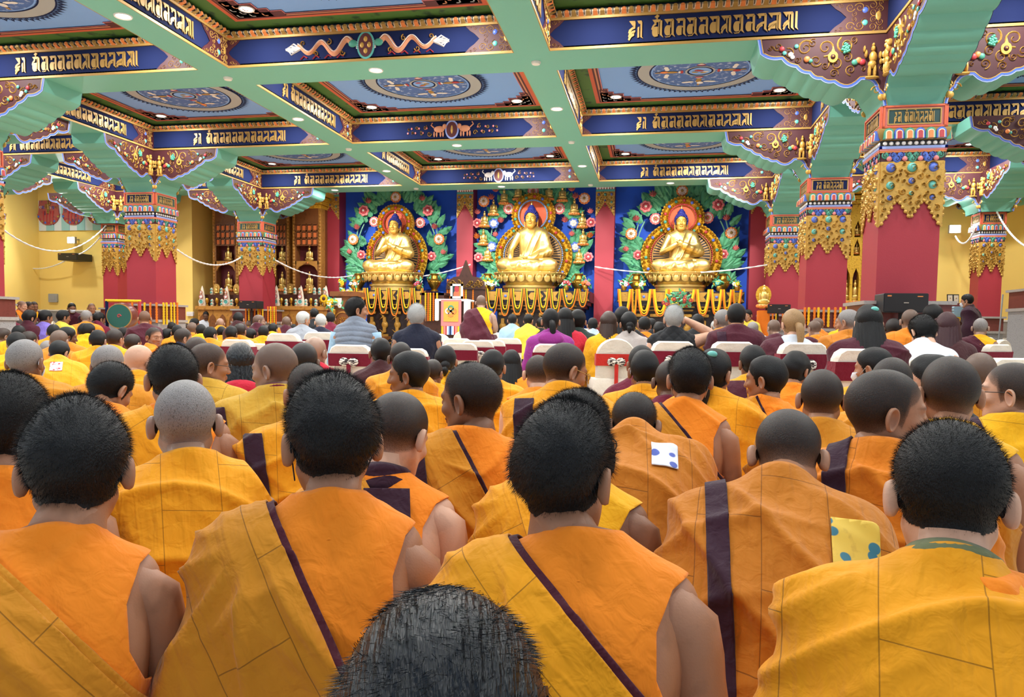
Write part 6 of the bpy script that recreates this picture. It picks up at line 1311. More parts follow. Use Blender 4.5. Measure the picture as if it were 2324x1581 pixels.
# items at the right wall
p = aty(2135, 735, 16.2); t = thing('side_table', 'cloth-covered table beside the standing masked monk', 'table', (p[0]+.1, 16.2, 0)); mb = MB(); mb.rbox(-.5, .5, 0, .6, 0, 1.27, .04, 0); mb.build('body', ['dark_wood'], t); mb = MB(); mb.rbox(-.54, .54, -.03, .64, 1.22, 1.3, .03, 0); mb.build('cloth', ['marigold_yellow'], t)
for q in range(4): mb = MB(); mb.rbox(-.19, .19, -.14, .14, 0, .05, .02, 0); tag(mb.build('folded_cloth', ['cloth_skyblue'], loc=(p[0]+.42, 16.35, 1.305+.052*q)), f'folded pale blue cloth on the side table, {("lowest", "second", "third", "topmost")[q]} of the stack', 'cloth', 'folded blue cloths')
for x, y0, y1, wpx, Yq, lb in ((2164, 667, 690, 13, 16.5, 'pair of framed certificates leaning above the side table'), (2147, 690, 706, 14, 16.25, 'small framed certificate lying against the cloths'), (2122, 690, 706, 14, 16.25, 'small framed certificate at the left end of the side table')):
    a, b = aty(x-wpx, y0, Yq), aty(x+wpx, y1, Yq); w, h = (b[0]-a[0])/2, (a[2]-b[2])/2; t = thing('framed_certificate', lb, 'picture', ((a[0]+b[0])/2, Yq, b[2]), (R(-10), 0, 0)); t.location.z = 1.305 if y0 > 680 else b[2]; mb = MB(); mb.box(-w, w, 0, .02, 0, 2*h, 0); mb.build('frame', ['black_paint'], t); mb = MB()
    for s in ((-1, 1) if y0 < 680 else (0,)): mb.box(w*(s*.5-.38), w*(s*.5+.38), -.006, 0, h*.2, h*1.8, 0); mb.ell((w*s*.5, -.008, h*1.2), (w*.12, .003, w*.12), 8, 5, 1)
    mb.build('paper', ['cream_paint', 'gold_paint'], t)
    if y0 < 680: mb = MB(); mb.box(-w, w, -.1, .2, -(b[2]-1.3), 0, 0); mb.build('box_base', ['brown_dado'], t)
# ---------------- covered chairs ----------------
cloth('chair_cover', (236, 228, 214), seam=False, weave=False); cloth('sash_maroon', (120, 20, 44), seam=False, weave=False); cloth('sash_red', (206, 52, 44), seam=False, weave=False); mat('zebra', (240, 232, 220), .7, var=1, vscale=28, alt=(40, 22, 26), stretch=(1, 1, 3))
zr = MATS['zebra'].node_tree; [setattr(n.inputs[1], 'default_value', .47) or setattr(n.inputs[2], 'default_value', .53) for n in zr.nodes if n.type == 'MAP_RANGE']
def chair_meshes(kind):
    w, zt = .2, .88; out = {}; rs = np.random.RandomState(1)
    tops = [(-w, .45), (-w*1.02, .7), (-w, zt-.07), (-w+.02, zt-.025), (-w+.06, zt), (w-.06, zt), (w-.02, zt-.025), (w, zt-.07), (w*1.02, .7), (w, .45)] if kind == 'flat' else [(-w, .45), (-w, zt-.2)]+[(w*math.cos(R(a)), zt-.17+.17*math.sin(R(a))) for a in range(170, 9, -16)]+[(w, zt-.2), (w, .45)]
    mb = MB(); nn = 6; rows = []
    for i in range(nn+1):
        t = i/nn; y = -.05+.1*t; q = 1-.06*abs(2*t-1)**4; rows.append([(x*q, y-.12*(z-.45), .45+(z-.45)*(1-.03*abs(2*t-1)**4)) for x, z in tops])
    G = np.array(rows); mb.grid(G, 0); mb.add(G[0], [list(range(len(tops)))], 0); mb.add(G[-1], [list(range(len(tops)))[::-1]], 0); mb.V = [v+np.array([0, -.2, 0]) for v in mb.V]
    out['back'] = mb.mesh('backrest', ['chair_cover'], 50)
    mb = MB(); sk = []
    for z, o in ((.47, 0), (.46, .012), (.3, .02), (.02, .04)):
        row = []
        for i in range(48):
            u = i/48*4; e = int(u); f = u-e; hw = .22+o; c = [(-hw+2*hw*f, -.27-o), (hw, -.27-o+(.5+2*o)*f), (hw-2*hw*f, .23+o), (-hw, .23+o-(.5+2*o)*f)][e]
            k = 1+.02*math.sin(i*2.6)*(z < .4); row.append((c[0]*k, c[1]*k, z))
        sk.append(row)
    G = np.array(sk); mb.grid(G, 0, True); mb.add(G[0], [list(range(48))[::-1]], 0); out['skirt'] = mb.mesh('seat_cover', ['chair_cover'], 60)
    mb = MB(); z0, z1 = (.66, .79) if kind == 'flat' else (.6, .72); 
    for i in range(2): pass
    rows = [[(x*1.035, y-.12*(z-.45)-.2, z) for x, y in ((-w, .055), (-w, -.058), (-w*.5, -.064), (0, -.066), (w*.5, -.064), (w, -.058), (w, .055), (0, .062))] for z in (z0, z0+.03, (z0+z1)/2, z1-.03, z1)]
    mb.grid(np.array(rows), 0, True); out['sash'] = mb.mesh('sash', ['sash_maroon' if kind == 'flat' else 'sash_red'], 50)
    mb = MB(); zc = (z0+z1)/2-.02; yb = -.28-.12*(zc-.45)
    for s in (-1, 1): mb.ell((s*.045, yb, zc), (.05, .022, .045), 12, 8, 0); mb.ell((s*.02, yb-.01, zc), (.02, .02, .028), 8, 6, 0)
    out['bow'] = mb.mesh('bow', ['zebra']); mb = MB(); mb.box(-.018, .02, yb-.012, yb, zc-.3, zc-.02, 0); out['tail'] = mb.mesh('ribbon', ['sash_red' if kind == 'round' else 'sash_maroon'])
    return out
CHM = {k: chair_meshes(k) for k in ('flat', 'round')}
def chair(x, y, w, kind, label, bow=False, yaw=None, D=None):
    D = D or .40*FPX/w; p = atd(x, y, D); h = max(.72, min(.98, p[2])); yw = math.atan2(p[0]+4, 24-p[1]) if yaw is None else yaw
    off = rz(yw)@np.array([0, -.25, 0]); t = thing('banquet_chair', label, 'chair', (p[0]-off[0], p[1]-off[1], 0), (0, 0, yw), 'white covered banquet chairs'); t.scale = (1, 1, h/.88); m = CHM[kind]
    link('backrest', m['back'], t); link('seat_cover', m['skirt'], t); link('sash', m['sash'], t)
    if bow: o = link('bow', m['bow'], t); link('ribbon', m['tail'], o)
    return t
FR = [(796, 782, 96, 'flat', 'under the man in the silver vest', 1), (926, 790, 92, 'flat', 'under the man in the navy blazer', 0), (1256, 780, 92, 'flat', 'under the woman in the purple jacket', 1), (1398, 767, 88, 'round', 'under the woman in beige', 1), (1528, 774, 98, 'flat', 'under the white-haired man', 1), (1664, 775, 101, 'flat', 'under the maroon monk', 0), (1822, 777, 112, 'flat', 'under the blonde woman', 1), (1955, 791, 132, 'flat', 'under the very long-haired woman', 0), (2104, 808, 118, 'flat', 'under the person in the white sweatshirt', 0), (2296, 812, 120, 'flat', 'at the right edge behind the pale bald monk', 0),
      (644, 756, 80, 'flat', 'standing empty above the bald brown head', 1), (727, 753, 76, 'flat', 'just left of the man in the silver vest', 0), (540, 770, 78, 'flat', 'empty, leftmost of the flat-topped chairs', 0), (588, 779, 74, 'flat', 'empty, between the wavy-haired woman and the bald brown head', 0), (690, 774, 78, 'flat', 'empty, behind the dark stubbled head', 0), (2035, 783, 74, 'flat', 'under the burnt orange monk', 0), (2264, 781, 76, 'flat', 'empty, left of the right edge pedestal', 0), (2240, 764, 66, 'round', 'empty with red sash under the old monk at right', 0), (2274, 770, 62, 'round', 'empty, partly behind the flat-topped one at right', 0)]
for x, y, w, k, lb, bw in FR: chair(x, y, w, k, f'white covered {"flat" if k == "flat" else "round"}-topped chair {lb}', bool(bw))
MID = [(1018, 782, 70, 'flat', 1), (1044, 778, 78, 'flat', 0), (1084, 772, 74, 'flat', 1), (1113, 771, 68, 'flat', 0), (1152, 767, 63, 'flat', 0), (1037, 767.5, 66, 'flat', 0), (998, 757, 48, 'round', 0), (1050, 751, 44, 'round', 0), (1028, 748, 38, 'round', 0), (1106, 756, 46, 'round', 0), (1128, 754, 40, 'round', 0), (1154, 753.5, 38, 'round', 0), (1188, 756, 46, 'round', 1), (1194, 750, 36, 'round', 0), (1158, 752, 36, 'flat', 0), (1129, 750, 34, 'round', 0)]
for i, (x, y, w, k, bw) in enumerate(sorted(MID)): chair(x, y, w, k, f'empty {"flat" if k == "flat" else "round"}-topped white chair in the centre block, {ordinal(i)} from the left', bool(bw))
for x, y, w, k, lb in ((1309, 768, 64, 'flat', 'under the woman in red'), (1334, 776, 58, 'flat', 'behind the dark green jacket'), (1362, 778, 60, 'flat', 'left of the red-sashed chair under the woman in beige'), (1463, 755, 44, 'round', 'upper of two left of the white-haired man'), (1466, 762, 48, 'round', 'lower of two left of the white-haired man'), (1583, 757, 44, 'round', 'right of the white-haired man under the black jacket'), (1594, 763, 48, 'round', 'left of the ochre bearded monk'), (1728, 760, 50, 'round', 'right of the maroon monk'), (1733, 775, 66, 'flat', 'low between the maroon monk and the blonde woman'), (1856, 756, 42, 'round', 'under the maroon monk with orange edge'), (1862, 764, 48, 'round', 'right of the blonde woman'), (1884, 760, 46, 'round', 'left of the long-haired woman'), (118, 727, 34, 'round', 'under the person in lilac'), (141, 731, 30, 'round', 'under the person in yellow shirt'), (178, 731, 30, 'round', 'left of the ochre monk near the drum'), (231, 733, 30, 'round', 'left of the blue drum post')): chair(x, y, w, k, f'white covered {"flat" if k == "flat" else "round"}-topped chair, {lb}')
chair(1337, 715, 28, 'flat', 'tall white covered armchair standing before the red pilaster', D=14.5)

# ---------------- small things along the walls ----------------
mat('door_paint', (226, 150, 60), .5); mat('grey_plate', (160, 164, 168), .5); mat('bag_green', (60, 150, 84), .5)
mb = MB(); q_ = aty(14, 590, 16.8); d0 = -17.38
mb.box(d0, d0+.08, 13.2, 14.9, 0, 2.75, 0); mb.box(d0+.05, d0+.1, 13.4, 14.7, .15, 2.5, 1); mb.box(d0+.08, d0+.12, 14.0, 14.1, .15, 2.5, 0); mb.box(d0+.08, d0+.12, 13.4, 14.7, 1.2, 1.35, 0); struct(mb, 'door_1', ['door_paint', 'crimson'])
for x, y, Yq, w, h, m, lb in ((121, 676, 18.97, .14, .12, 'grey_plate', 'grey metal box low on the left yellow wall'), (57, 540, 18.97, .06, .1, 'crimson', 'small red alarm box high on the left yellow wall'), (291, 670, 18.97, .09, .16, 'white_paint', 'white switch plate on the wall right of the narrow pillar'), (432, 712, 18.97, .1, .06, 'white_paint', 'white socket plate near the bottom of the bare yellow wall')):
    p = aty(x, y, Yq); mb = MB(); mb.rbox(-w, w, -.03, .03, -h, h, .02, 0); mb.box(-w*.6, w*.6, -.036, -.03, -h*.5, h*.5, 0); tag(mb.build('wall_box', [m], loc=tuple(p)), lb, 'wall box')
p = aty(1733, 742, 17.0); t = thing('deity_statue', 'golden statue with a halo on an orange-draped stand before the red pilaster', 'statue', (p[0], 17.0, 0)); z1 = aty(1733, 704, 17.0)[2]; mb = MB(); mb.rbox(-.12, .12, 0, .25, 0, z1, .02, 0); mb.build('stand', ['marigold_orange'], t)
o = link('figure', ME_FIG, t, (0, .1, z1+.12)); o.scale = (1.2, 1.2, 1.3); mb = MB(); mb.prism([(.16*math.cos(R(q)), z1+.34+.2*math.sin(R(q))) for q in range(0, 360, 20)], lambda v: (v[0], .16, v[1]), lambda v: (v[0], .19, v[1]), 0); mb.build('halo', ['gold_carved'], t)
a_, b_ = aty(2276, 668, 15.6), aty(2263, 756, 15.2); b_[2] = .01; mb = MB(); mb.tube([a_, b_], .014, 8); tag(mb.build('pole', ['grey_plate']), 'thin grey pole leaning against the right wall', 'pole')
p = aty(2292, 752, 15.4); mb = MB(); mb.ell((0, 0, .16), (.2, .16, .16), 14, 10); mb.ell((.05, -.02, .3), (.13, .1, .08), 12, 8); mb.ell((-.1, .02, .29), (.07, .06, .06), 10, 8); tag(mb.build('bag', ['bag_green'], loc=(p[0], 15.4, 0)), 'crumpled green bag on the floor by the right pedestal', 'bag')
# ---- nearest rows
P = person
P(170, 905, 212, 'monk with thick black hair, orange sleeveless shirt and bare right arm, nearest on the left', 'thick', 'skin_tan', 'diag', 'ochre', 'orange', 'ochre', yaw=2, hyaw=-6, pitch=14, lean=14, bx=-.07, sl=.8, dx=-.05, wide=.93)
P(752, 848, 200, 'monk with cropped black hair and ochre robe hemmed in maroon, second in nearest row', 'thick', 'skin_tan', 'diag', 'ochre', 'orange', 'maroon', yaw=0, hyaw=10, pitch=10, lean=10, bx=-.09, sl=.5, extras=('blackmask',), dx=-.005, wide=.93)
P(1288, 912, 214, 'monk in bright yellow robe and orange shirt, head turned right, in the nearest row', 'thick', 'skin_tan', 'diag', 'gold', 'orange', 'maroon', yaw=-4, hyaw=-22, pitch=8, lean=14, bx=-.08, sl=1.0, wide=1.05, dx=.035)
P(2160, 970, 226, 'monk in yellow robe with olive neck scarf and glasses, nearest on the right', 'crew', 'skin_pale', 'shawlR', 'gold', 'orange', None, yaw=6, hyaw=0, pitch=26, lean=20, bx=-.05, wide=.92, extras=('glasses', 'scarf'), collar=False)
P(1005, 1388, 470, 'dark-haired person seen only as the crown of the head at the bottom edge', 'wavy', 'skin_tan', 'jacket', 'navy', None, 'black', yaw=0, hyaw=0, pitch=26, lean=14, zs=.86)
P(18, 846, 160, 'black-haired monk with glasses and orange shirt cut by the left edge', 'crew', 'skin_tan', 'vest', 'ochre', 'orange', None, yaw=-10, hyaw=-25, pitch=8, lean=8, extras=('glasses',))
# ---- second and third rows
P(420, 863, 126, 'monk with balding grey stubble and golden robe, behind the two left front monks', 'grey', 'skin_scalp', 'shawlR', 'gold', 'gold', None, yaw=2, hyaw=-3, pitch=12, lean=14, bx=.02)
P(903, 897, 128, 'monk with buzzed head, maroon collar and bare right arm, looking down right', 'stubd', 'skin_pale', 'diag', 'ochre', 'orange', 'ochre', yaw=-8, hyaw=-24, pitch=26, lean=16, bx=-.02, sl=.7, strap=(.04, .16, .3, .62), strapm='plum', extras=('scarf',), mask='plum', dx=-.03)
P(1068, 822, 110, 'monk with ochre robe and dark maroon strip over the left shoulder, face turned left', 'buzz', 'skin_brown', 'diag', 'ochre', 'orange', 'plum', yaw=0, hyaw=56, pitch=8, lean=8, bx=-.02, sl=.55, strap=(-.15, -.07, .42, .7), strapm='plum')
P(1312, 886, 140, 'monk with glasses half hidden behind the front monk in bright yellow', 'crew', 'skin_brown', 'diag', 'gold', 'yellow', 'plum', yaw=-6, hyaw=-40, pitch=14, lean=14, bx=-.08, extras=('glasses',))
P(1440, 912, 98, 'hunched monk with white flower-patterned patch sewn on his robe shoulder', 'buzz', 'skin_brown', 'shawlR', 'rust', None, None, yaw=0, hyaw=0, pitch=48, lean=44, bx=.16, neck=.3, extras=(('patch', .1, .5, .042, 'patch_white'),), collar=False)
P(1790, 955, 138, 'hunched monk with gold brocade patch and long dark strap on his back', 'stubd', 'skin_tan', 'shawlR', 'rust', 'orange', None, yaw=2, hyaw=0, pitch=44, lean=34, bx=.2, neck=.2, strap=(-.1, -.05, .2, .7), strapm='plum', extras=(('patch', .155, .5, .05, 'patch_gold'),), dx=-.02)
P(2018, 838, 128, 'stout monk in orange robe with goatee, face turned right', 'stubd', 'skin_tan', 'shawl', 'saffron', 'plum', None, yaw=-8, hyaw=-64, pitch=4, lean=10, wide=1.05, strap=(-.06, .0, .42, .7), strapm='plum', extras=('goatee',))
P(2156, 808, 112, 'monk with buzzed head and gold-rimmed glasses, ochre robe across yellow shirt', 'stubd', 'skin_tan', 'diag', 'ochre', 'yellow', 'ochre', yaw=4, hyaw=14, pitch=8, lean=8, bx=-.02, sl=1.0, extras=('goldglasses',), wide=1.05)
P(1867, 838, 88, 'monk with neat buzzed head in golden robe, directly behind the hunched monk', 'stubd', 'skin_tan', 'shawl', 'ochre', 'ochre', None, yaw=2, hyaw=0, pitch=10, lean=10, strap=(-.13, -.1, .4, .62), strapm='plum')
P(2296, 822, 92, 'monk with dark glasses in yellow robe, profile turned left at the right edge', 'stubd', 'skin_pale', 'shawl', 'bright', 'gold', None, yaw=16, hyaw=66, pitch=0, lean=6, extras=('glasses',), strap=(-.1, -.04, .45, .7), strapm='plum')
P(2026, 812, 84, 'buzzed head of a monk just behind the stout monk with goatee', 'stubd', 'skin_brown', 'shawl', 'amber', 'amber', None, yaw=0, pitch=14, lean=10)
P(392, 782, 102, 'monk with dark receding hair, orange shirt and yellow robe, behind the balding monk', 'crew', 'skin_tan', 'diag', 'gold', 'orange', 'gold', yaw=0, hyaw=2, pitch=10, lean=8, bx=-.05, sl=.6)
P(700, 823, 92, 'buzzed monk in golden robe half hidden behind the second front monk', 'buzz', 'skin_tan', 'shawl', 'gold', 'orange', None, yaw=2, hyaw=8, pitch=8, lean=8, strap=(-.17, -.1, .1, .62), strapm='plum')
P(622, 778, 78, 'bald brown-headed monk with dark red scarf, turned left', 'bald', 'skin_scalp', 'shawl', 'mustard', 'wine', None, yaw=6, hyaw=52, pitch=8, lean=8, extras=('scarf',), mask='wine', wide=1.1, strap=(-.25, -.15, .1, .6), strapm='plum')
P(474, 778, 66, 'older monk with glasses seen in right profile, mustard robe', 'stub', 'skin_tan', 'shawl', 'mustard', 'mustard', None, yaw=-20, hyaw=-56, pitch=6, lean=8, extras=('glasses',))
P(446, 764, 52, 'buzzed head of a monk just above the older monk in glasses', 'stub', 'skin_brown', 'shawl', 'amber', 'amber', None, yaw=0, pitch=8)
P(545, 777, 62, 'woman with wavy black shoulder-length hair and red jacket', 'wavy', 'skin_tan', 'jacket', 'red', None, 'black', yaw=0, pitch=6, lean=6, cat='person', extras=('hood',))
P(246, 783, 60, 'grey-haired monk with black face mask in golden robe', 'grey', 'skin_brown', 'shawl', 'ochre', 'ochre', None, yaw=-6, hyaw=-24, pitch=14, lean=14, extras=('blackmask',))
P(316, 785, 52, 'pale bald monk bending his head right, golden robe', 'shine', 'skin_pale', 'shawl', 'gold', 'gold', None, yaw=-8, hyaw=-34, pitch=22, lean=22)
P(250, 830, 82, 'young black-haired monk bowing to the right in orange', 'crew', 'skin_tan', 'vest', 'saffron', 'orange', None, yaw=-12, hyaw=-34, pitch=34, lean=26, size=.94, strap=(-.17, -.08, .3, .62), strapm='plum')
P(58, 770, 66, 'grey stubbled monk with white face mask, near the left edge', 'grey', 'skin_brown', 'shawl', 'ochre', 'ochre', None, yaw=-4, hyaw=-26, pitch=10, lean=10, extras=('mask',))
P(134, 776, 38, 'black-haired boy monk bowing, white and red patch on his golden robe', 'child', 'skin_tan', 'shawl', 'gold', 'gold', None, yaw=-6, hyaw=-30, pitch=34, lean=32, size=.92, extras=(('patch', 0, .54, .05, 'patch_red'),))
P(690, 777, 60, 'dark stubbled head between the bald monk and the silver vest', 'stubd', 'skin_dark', 'shawl', 'ochre', 'ochre', None, yaw=-4, hyaw=-10, pitch=10, lean=8)
P(716, 764, 46, 'bald man with white hair fringe and red jacket beside the covered chair', 'shine', 'skin_scalp', 'jacket', 'red', None, 'black', yaw=-10, hyaw=-24, pitch=6, lean=6)
P(864, 766, 46, 'black-haired man with brown high collar behind the first covered chair', 'crew', 'skin_brown', 'jacket', 'brown', None, 'black', yaw=2, hyaw=2, pitch=6, lean=8)
P(910, 776, 48, 'dark shaven head next to the brown-collared man', 'stubd', 'skin_dark', 'shawl', 'amber', 'amber', None, yaw=0, pitch=10)
P(926, 796, 72, 'monk in yellow robe, face in left profile', 'crew', 'skin_brown', 'shawl', 'gold', 'gold', None, yaw=8, hyaw=66, pitch=4, lean=8)
P(983, 815, 42, 'small buzzed head with glasses in yellow behind the left-profile monk', 'stubd', 'skin_brown', 'shawl', 'gold', 'gold', None, yaw=-6, hyaw=-20, pitch=10, size=.9, extras=('glasses',))
P(1012, 783, 48, 'woman with black hair in a bun and yellow top', 'bun', 'skin_tan', 'jacket', 'yellow', None, 'black', yaw=-4, pitch=6)
P(1119, 793, 54, 'young black-haired monk in golden robe left of the ponytailed woman', 'child', 'skin_tan', 'shawl', 'gold', 'gold', None, yaw=-2, hyaw=-8, pitch=12)
P(1161, 793, 42, 'woman with long black ponytail in orange', 'long', 'skin_tan', 'jacket', 'orange', None, 'black', yaw=-4, pitch=10)
P(1221, 806, 56, 'grey-buzzed child monk in orange shirt touching his ear', 'stubd', 'skin_pale', 'vest', 'gold', 'orange', None, yaw=4, pitch=14, size=.95)
P(1284, 780, 80, 'monk with buzzed head and thin glasses, maroon strap, looking down right', 'stubd', 'skin_tan', 'shawl', 'gold', 'gold', None, yaw=-8, hyaw=-48, pitch=18, lean=14, strap=(-.13, -.04, .1, .62), strapm='plum', extras=('goldglasses',), wide=1.05)
P(1330, 796, 36, 'brown-haired woman in ochre beyond the monk with thin glasses', 'brownlong', 'skin_pale', 'shawl', 'ochre', 'ochre', None, yaw=-14, hyaw=-40, pitch=14, res=1, extras=('goldglasses',))
P(1464, 794, 64, 'monk with short black hair, mask straps and golden robe before the red-sashed chair', 'crew', 'skin_brown', 'shawl', 'gold', 'gold', None, yaw=0, hyaw=2, pitch=10, extras=('mask',))
P(1456, 783, 58, 'black-haired person in maroon jacket hidden behind the masked monk', 'crew', 'skin_brown', 'jacket', 'wine', None, 'black', yaw=0, hyaw=10, pitch=8)
P(1521, 818, 34, 'brown shaven head between the two monks with mask straps', 'stub', 'skin_dark', 'jacket', 'wine', None, 'black', yaw=0, pitch=16, D=4.2)
P(1567, 790, 92, 'monk with spiky black hair, orange shirt and ochre robe, mask strap at the ear', 'thick', 'skin_tan', 'diag', 'ochre', 'orange', 'plum', yaw=0, hyaw=4, pitch=10, lean=10, bx=-.06, sl=.9, extras=('mask',), dx=-.02)
P(1622, 792, 40, 'woman with hair clips and ponytail in yellow', 'pony', 'skin_tan', 'shawl', 'gold', 'gold', None, yaw=-8, hyaw=-16, pitch=14, extras=('clip',), D=4.0)
P(1708, 782, 56, 'black-haired monk in yellow with broad maroon strap, left of the turned-away monk', 'crew', 'skin_brown', 'shawl', 'gold', 'gold', None, yaw=6, hyaw=14, pitch=8, strap=(-.1, .02, .2, .64), strapm='maroon')
P(1738, 806, 72, 'monk in yellow robe with dark strap, face turned left toward the covered chair', 'crew', 'skin_tan', 'diag', 'amber', 'orange', 'plum', yaw=4, hyaw=66, pitch=4, lean=8, bx=-.02, sl=.45)
P(1808, 797, 60, 'boy with bowl-cut black hair, orange shirt and maroon shawl', 'bowl', 'skin_tan', 'vest', 'maroon', 'orange', None, yaw=-6, hyaw=-22, pitch=16, size=.95, strap=(-.15, -.04, .1, .64), strapm='maroon')
P(1982, 787, 64, 'monk with short black hair and face mask looking left, golden robe', 'crew', 'skin_tan', 'shawl', 'gold', 'gold', None, yaw=6, hyaw=62, pitch=6, extras=('mask',))
P(2112, 803, 46, 'woman with straight black hair and black face mask in left profile', 'long', 'skin_pale', 'jacket', 'black', None, 'black', yaw=10, hyaw=80, pitch=6, extras=('blackmask',), D=3.6)
P(2226, 800, 66, 'pale bald monk in folded ochre robe before the last covered chair', 'bald', 'skin_scalp', 'shawl', 'ochre', 'ochre', None, yaw=0, hyaw=2, pitch=8, extras=('scarf',), mask='orange')
# ---- crowd of seated monks on the left
LM = [(62, 'the left granite pedestal'), (100, 'the men along the wall'), (150, 'the person in lilac'), (200, 'the yellow-shirted person'), (245, 'the blue drum post'), (300, 'the green drum'), (345, 'the red drum post'), (405, 'the garlanded pillar base'), (455, 'the bare yellow wall'), (530, 'the left statue cabinet'), (585, 'the small black loudspeaker'), (650, 'the second pillar garlands'), (760, 'the right statue cabinet')]
HT = {'child': 'black-haired', 'crew': 'black-haired', 'buzz': 'buzz-cut', 'stubd': 'dark buzzed', 'stub': 'shaven-headed', 'bald': 'bald', 'shine': 'pale bald', 'grey': 'grey-stubbled'}
CROWD = [(8, 744, 26, 'stub', -60), (41, 722, 20, 'stub', -5), (60, 729, 19, 'bald', -30), (43, 738, 26, 'child', -10), (39, 753, 36, 'crew', -20), (66, 751, 30, 'stubd', -45), (77, 742, 21, 'stub', -30), (89, 740, 21, 'child', -65), (81, 728, 19, 'stubd', -5), (104, 731, 19, 'bald', -35), (122, 735, 26, 'child', 0), (142, 738, 16, 'stubd', -20), (153, 741, 32, 'child', -65), (135, 749, 33, 'bald', -20), (108, 772, 30, 'grey', -10), (192, 733, 26, 'child', -10), (201, 733, 26, 'child', -45), (217, 729, 20, 'crew', -50), (226, 738, 18, 'bald', -60), (242, 743, 20, 'child', -10), (223, 748, 33, 'child', -25), (261, 746, 32, 'buzz', -28), (281, 742, 22, 'child', -40), (279, 731, 17, 'bald', -10), (292, 740, 18, 'child', -40), (302, 757, 31, 'buzz', -40), (326, 749, 20, 'child', 5), (362, 743, 18, 'buzz', -30), (322, 736, 22, 'crew', -20), (310, 741, 16, 'child', -10), (358, 735, 14, 'stubd', 0), (371, 734, 14, 'stub', 0), (390, 730, 18, 'child', 0), (402, 737, 23, 'child', 0), (380, 745, 23, 'child', -35), (436, 731, 21, 'bald', -10), (423, 733, 14, 'stub', 0), (456, 735, 22, 'child', 0), (503, 740, 20, 'child', -10), (526, 739, 25, 'child', -30), (500, 722, 16, 'shine', 0), (502, 732, 15, 'bald', -30), (545, 733, 25, 'buzz', -20), (565, 727, 14, 'bald', 0), (578, 733, 15, 'grey', -10), (570, 745, 23, 'child', -30), (598, 738, 23, 'child', 0), (620, 733, 20, 'child', -20), (599, 726, 13, 'stubd', 0), (641, 743, 17, 'stubd', 0), (666, 735, 17, 'child', 0), (679, 741, 14, 'shine', -30), (675, 749, 18, 'stub', -20), (728, 740, 16, 'stub', 0), (722, 748, 15, 'bald', 0), (748, 743, 15, 'shine', -10)]
rng = random.Random(11); zone = {}
RT = {'gold': 'golden', 'amber': 'amber', 'bright': 'bright yellow', 'ochre': 'ochre', 'saffron': 'orange'}
for (x, y, w, h, ya) in CROWD:
    z = next(n for lim, n in LM if x <= lim); zone.setdefault(z, []).append((-w, x, y, w, h, ya))
for z, L in zone.items():
    L.sort()
    for i, (_, x, y, w, h, ya) in enumerate(L):
        rb = rng.choice(['gold', 'amber', 'gold', 'bright', 'ochre', 'saffron']); sz = .9 if h == 'child' else 1.0
        P(x, y, w, f'{HT[h]} monk in {RT[rb]} robe, {"nearest" if i == 0 else ordinal(i)+" nearest"} of those below {z}', h, rng.choice(['skin_brown', 'skin_tan', 'skin_dark', 'skin_scalp']) if h not in ('bald', 'shine') else 'skin_scalp', 'shawl', rb, rb, None, yaw=rng.uniform(-14, 2)+ya*.25, hyaw=ya*.75, pitch=rng.uniform(4, 14), lean=rng.choice([6, 12]), size=sz, group='monks seated in the left crowd', res=1 if w > 24 else 0)
# people of the left side one can tell apart
P(350, 742, 30, 'monk turned round to face the camera, orange and maroon clothes, in the left crowd', 'buzz', 'skin_tan', 'vest', 'maroon', 'orange', None, yaw=-60, hyaw=-86, pitch=4, strap=(-.14, -.02, .1, .62), strapm='maroon', res=1)
P(416, 745, 30, 'person in dark navy jacket in right profile, in the left crowd', 'stubd', 'skin_tan', 'jacket', 'navy', None, 'black', yaw=-30, hyaw=-40, pitch=12, res=1)
P(478, 741, 26, 'black-haired boy with white mask and red-white patch on golden robe', 'child', 'skin_tan', 'shawl', 'ochre', 'wine', None, yaw=-14, hyaw=-30, size=.9, extras=('mask', ('patch', .08, .5, .05, 'patch_red')), res=1)
P(442, 722, 18, 'dark-haired woman beside the bearded man', 'bowl', 'skin_tan', 'jacket', 'black', None, 'black')
P(468, 706, 14, 'bearded man in white shirt facing the hall and holding up a phone', 'crew', 'skin_dark', 'jacket', 'white', None, 'black', yaw=165, extras=('goatee',), res=1)
P(541, 708, 17, 'black-haired person in brown and pink before the carved altar cabinet', 'crew', 'skin_tan', 'jacket', 'brown', None, 'black', yaw=-10, D=13)
P(588, 714, 14, 'monk in maroon with profile to the right by the second pillar', 'bald', 'skin_scalp', 'shawl', 'maroon', 'maroon', None, yaw=-30, hyaw=-50, D=13.5, res=1)
P(650, 718, 13, 'monk in maroon and orange robe below the right statue cabinet', 'bald', 'skin_scalp', 'diag', 'saffron', 'maroon', 'maroon', yaw=-5, D=14)
P(689, 706, 20, 'grey-haired man in grey vest with red sleeves', 'white', 'skin_tan', 'jacket', 'grey', 'red', 'black', yaw=-14, hyaw=-40, mode='chair', pose='vest', D=11.5, res=1)
P(713, 699, 15, 'photographer in black jacket standing by the right altar cabinet', 'crew', 'skin_brown', 'jacket', 'black', None, 'black', yaw=10, mode='stand', D=15.0, res=1)
P(728, 712, 18, 'grey-haired man in navy shirt on a chair', 'white', 'skin_pale', 'jacket', 'navy', None, 'black', yaw=0, mode='chair', D=12)
P(750, 708, 14, 'person in dark red seated beside the lectern', 'crew', 'skin_brown', 'jacket', 'wine', None, 'black', yaw=0, mode='chair', D=14)
P(50, 683, 12, 'monk in orange vest sitting against the wall, lit brightly', 'bald', 'skin_pale', 'vest', 'maroon', 'orange', None, yaw=-120, D=17.3, res=1, mode='chair')
P(65, 684, 11, 'monk in maroon turned right beside the brightly lit monk at the wall', 'buzz', 'skin_brown', 'shawl', 'maroon', 'maroon', None, yaw=-110, D=17.6, mode='chair')
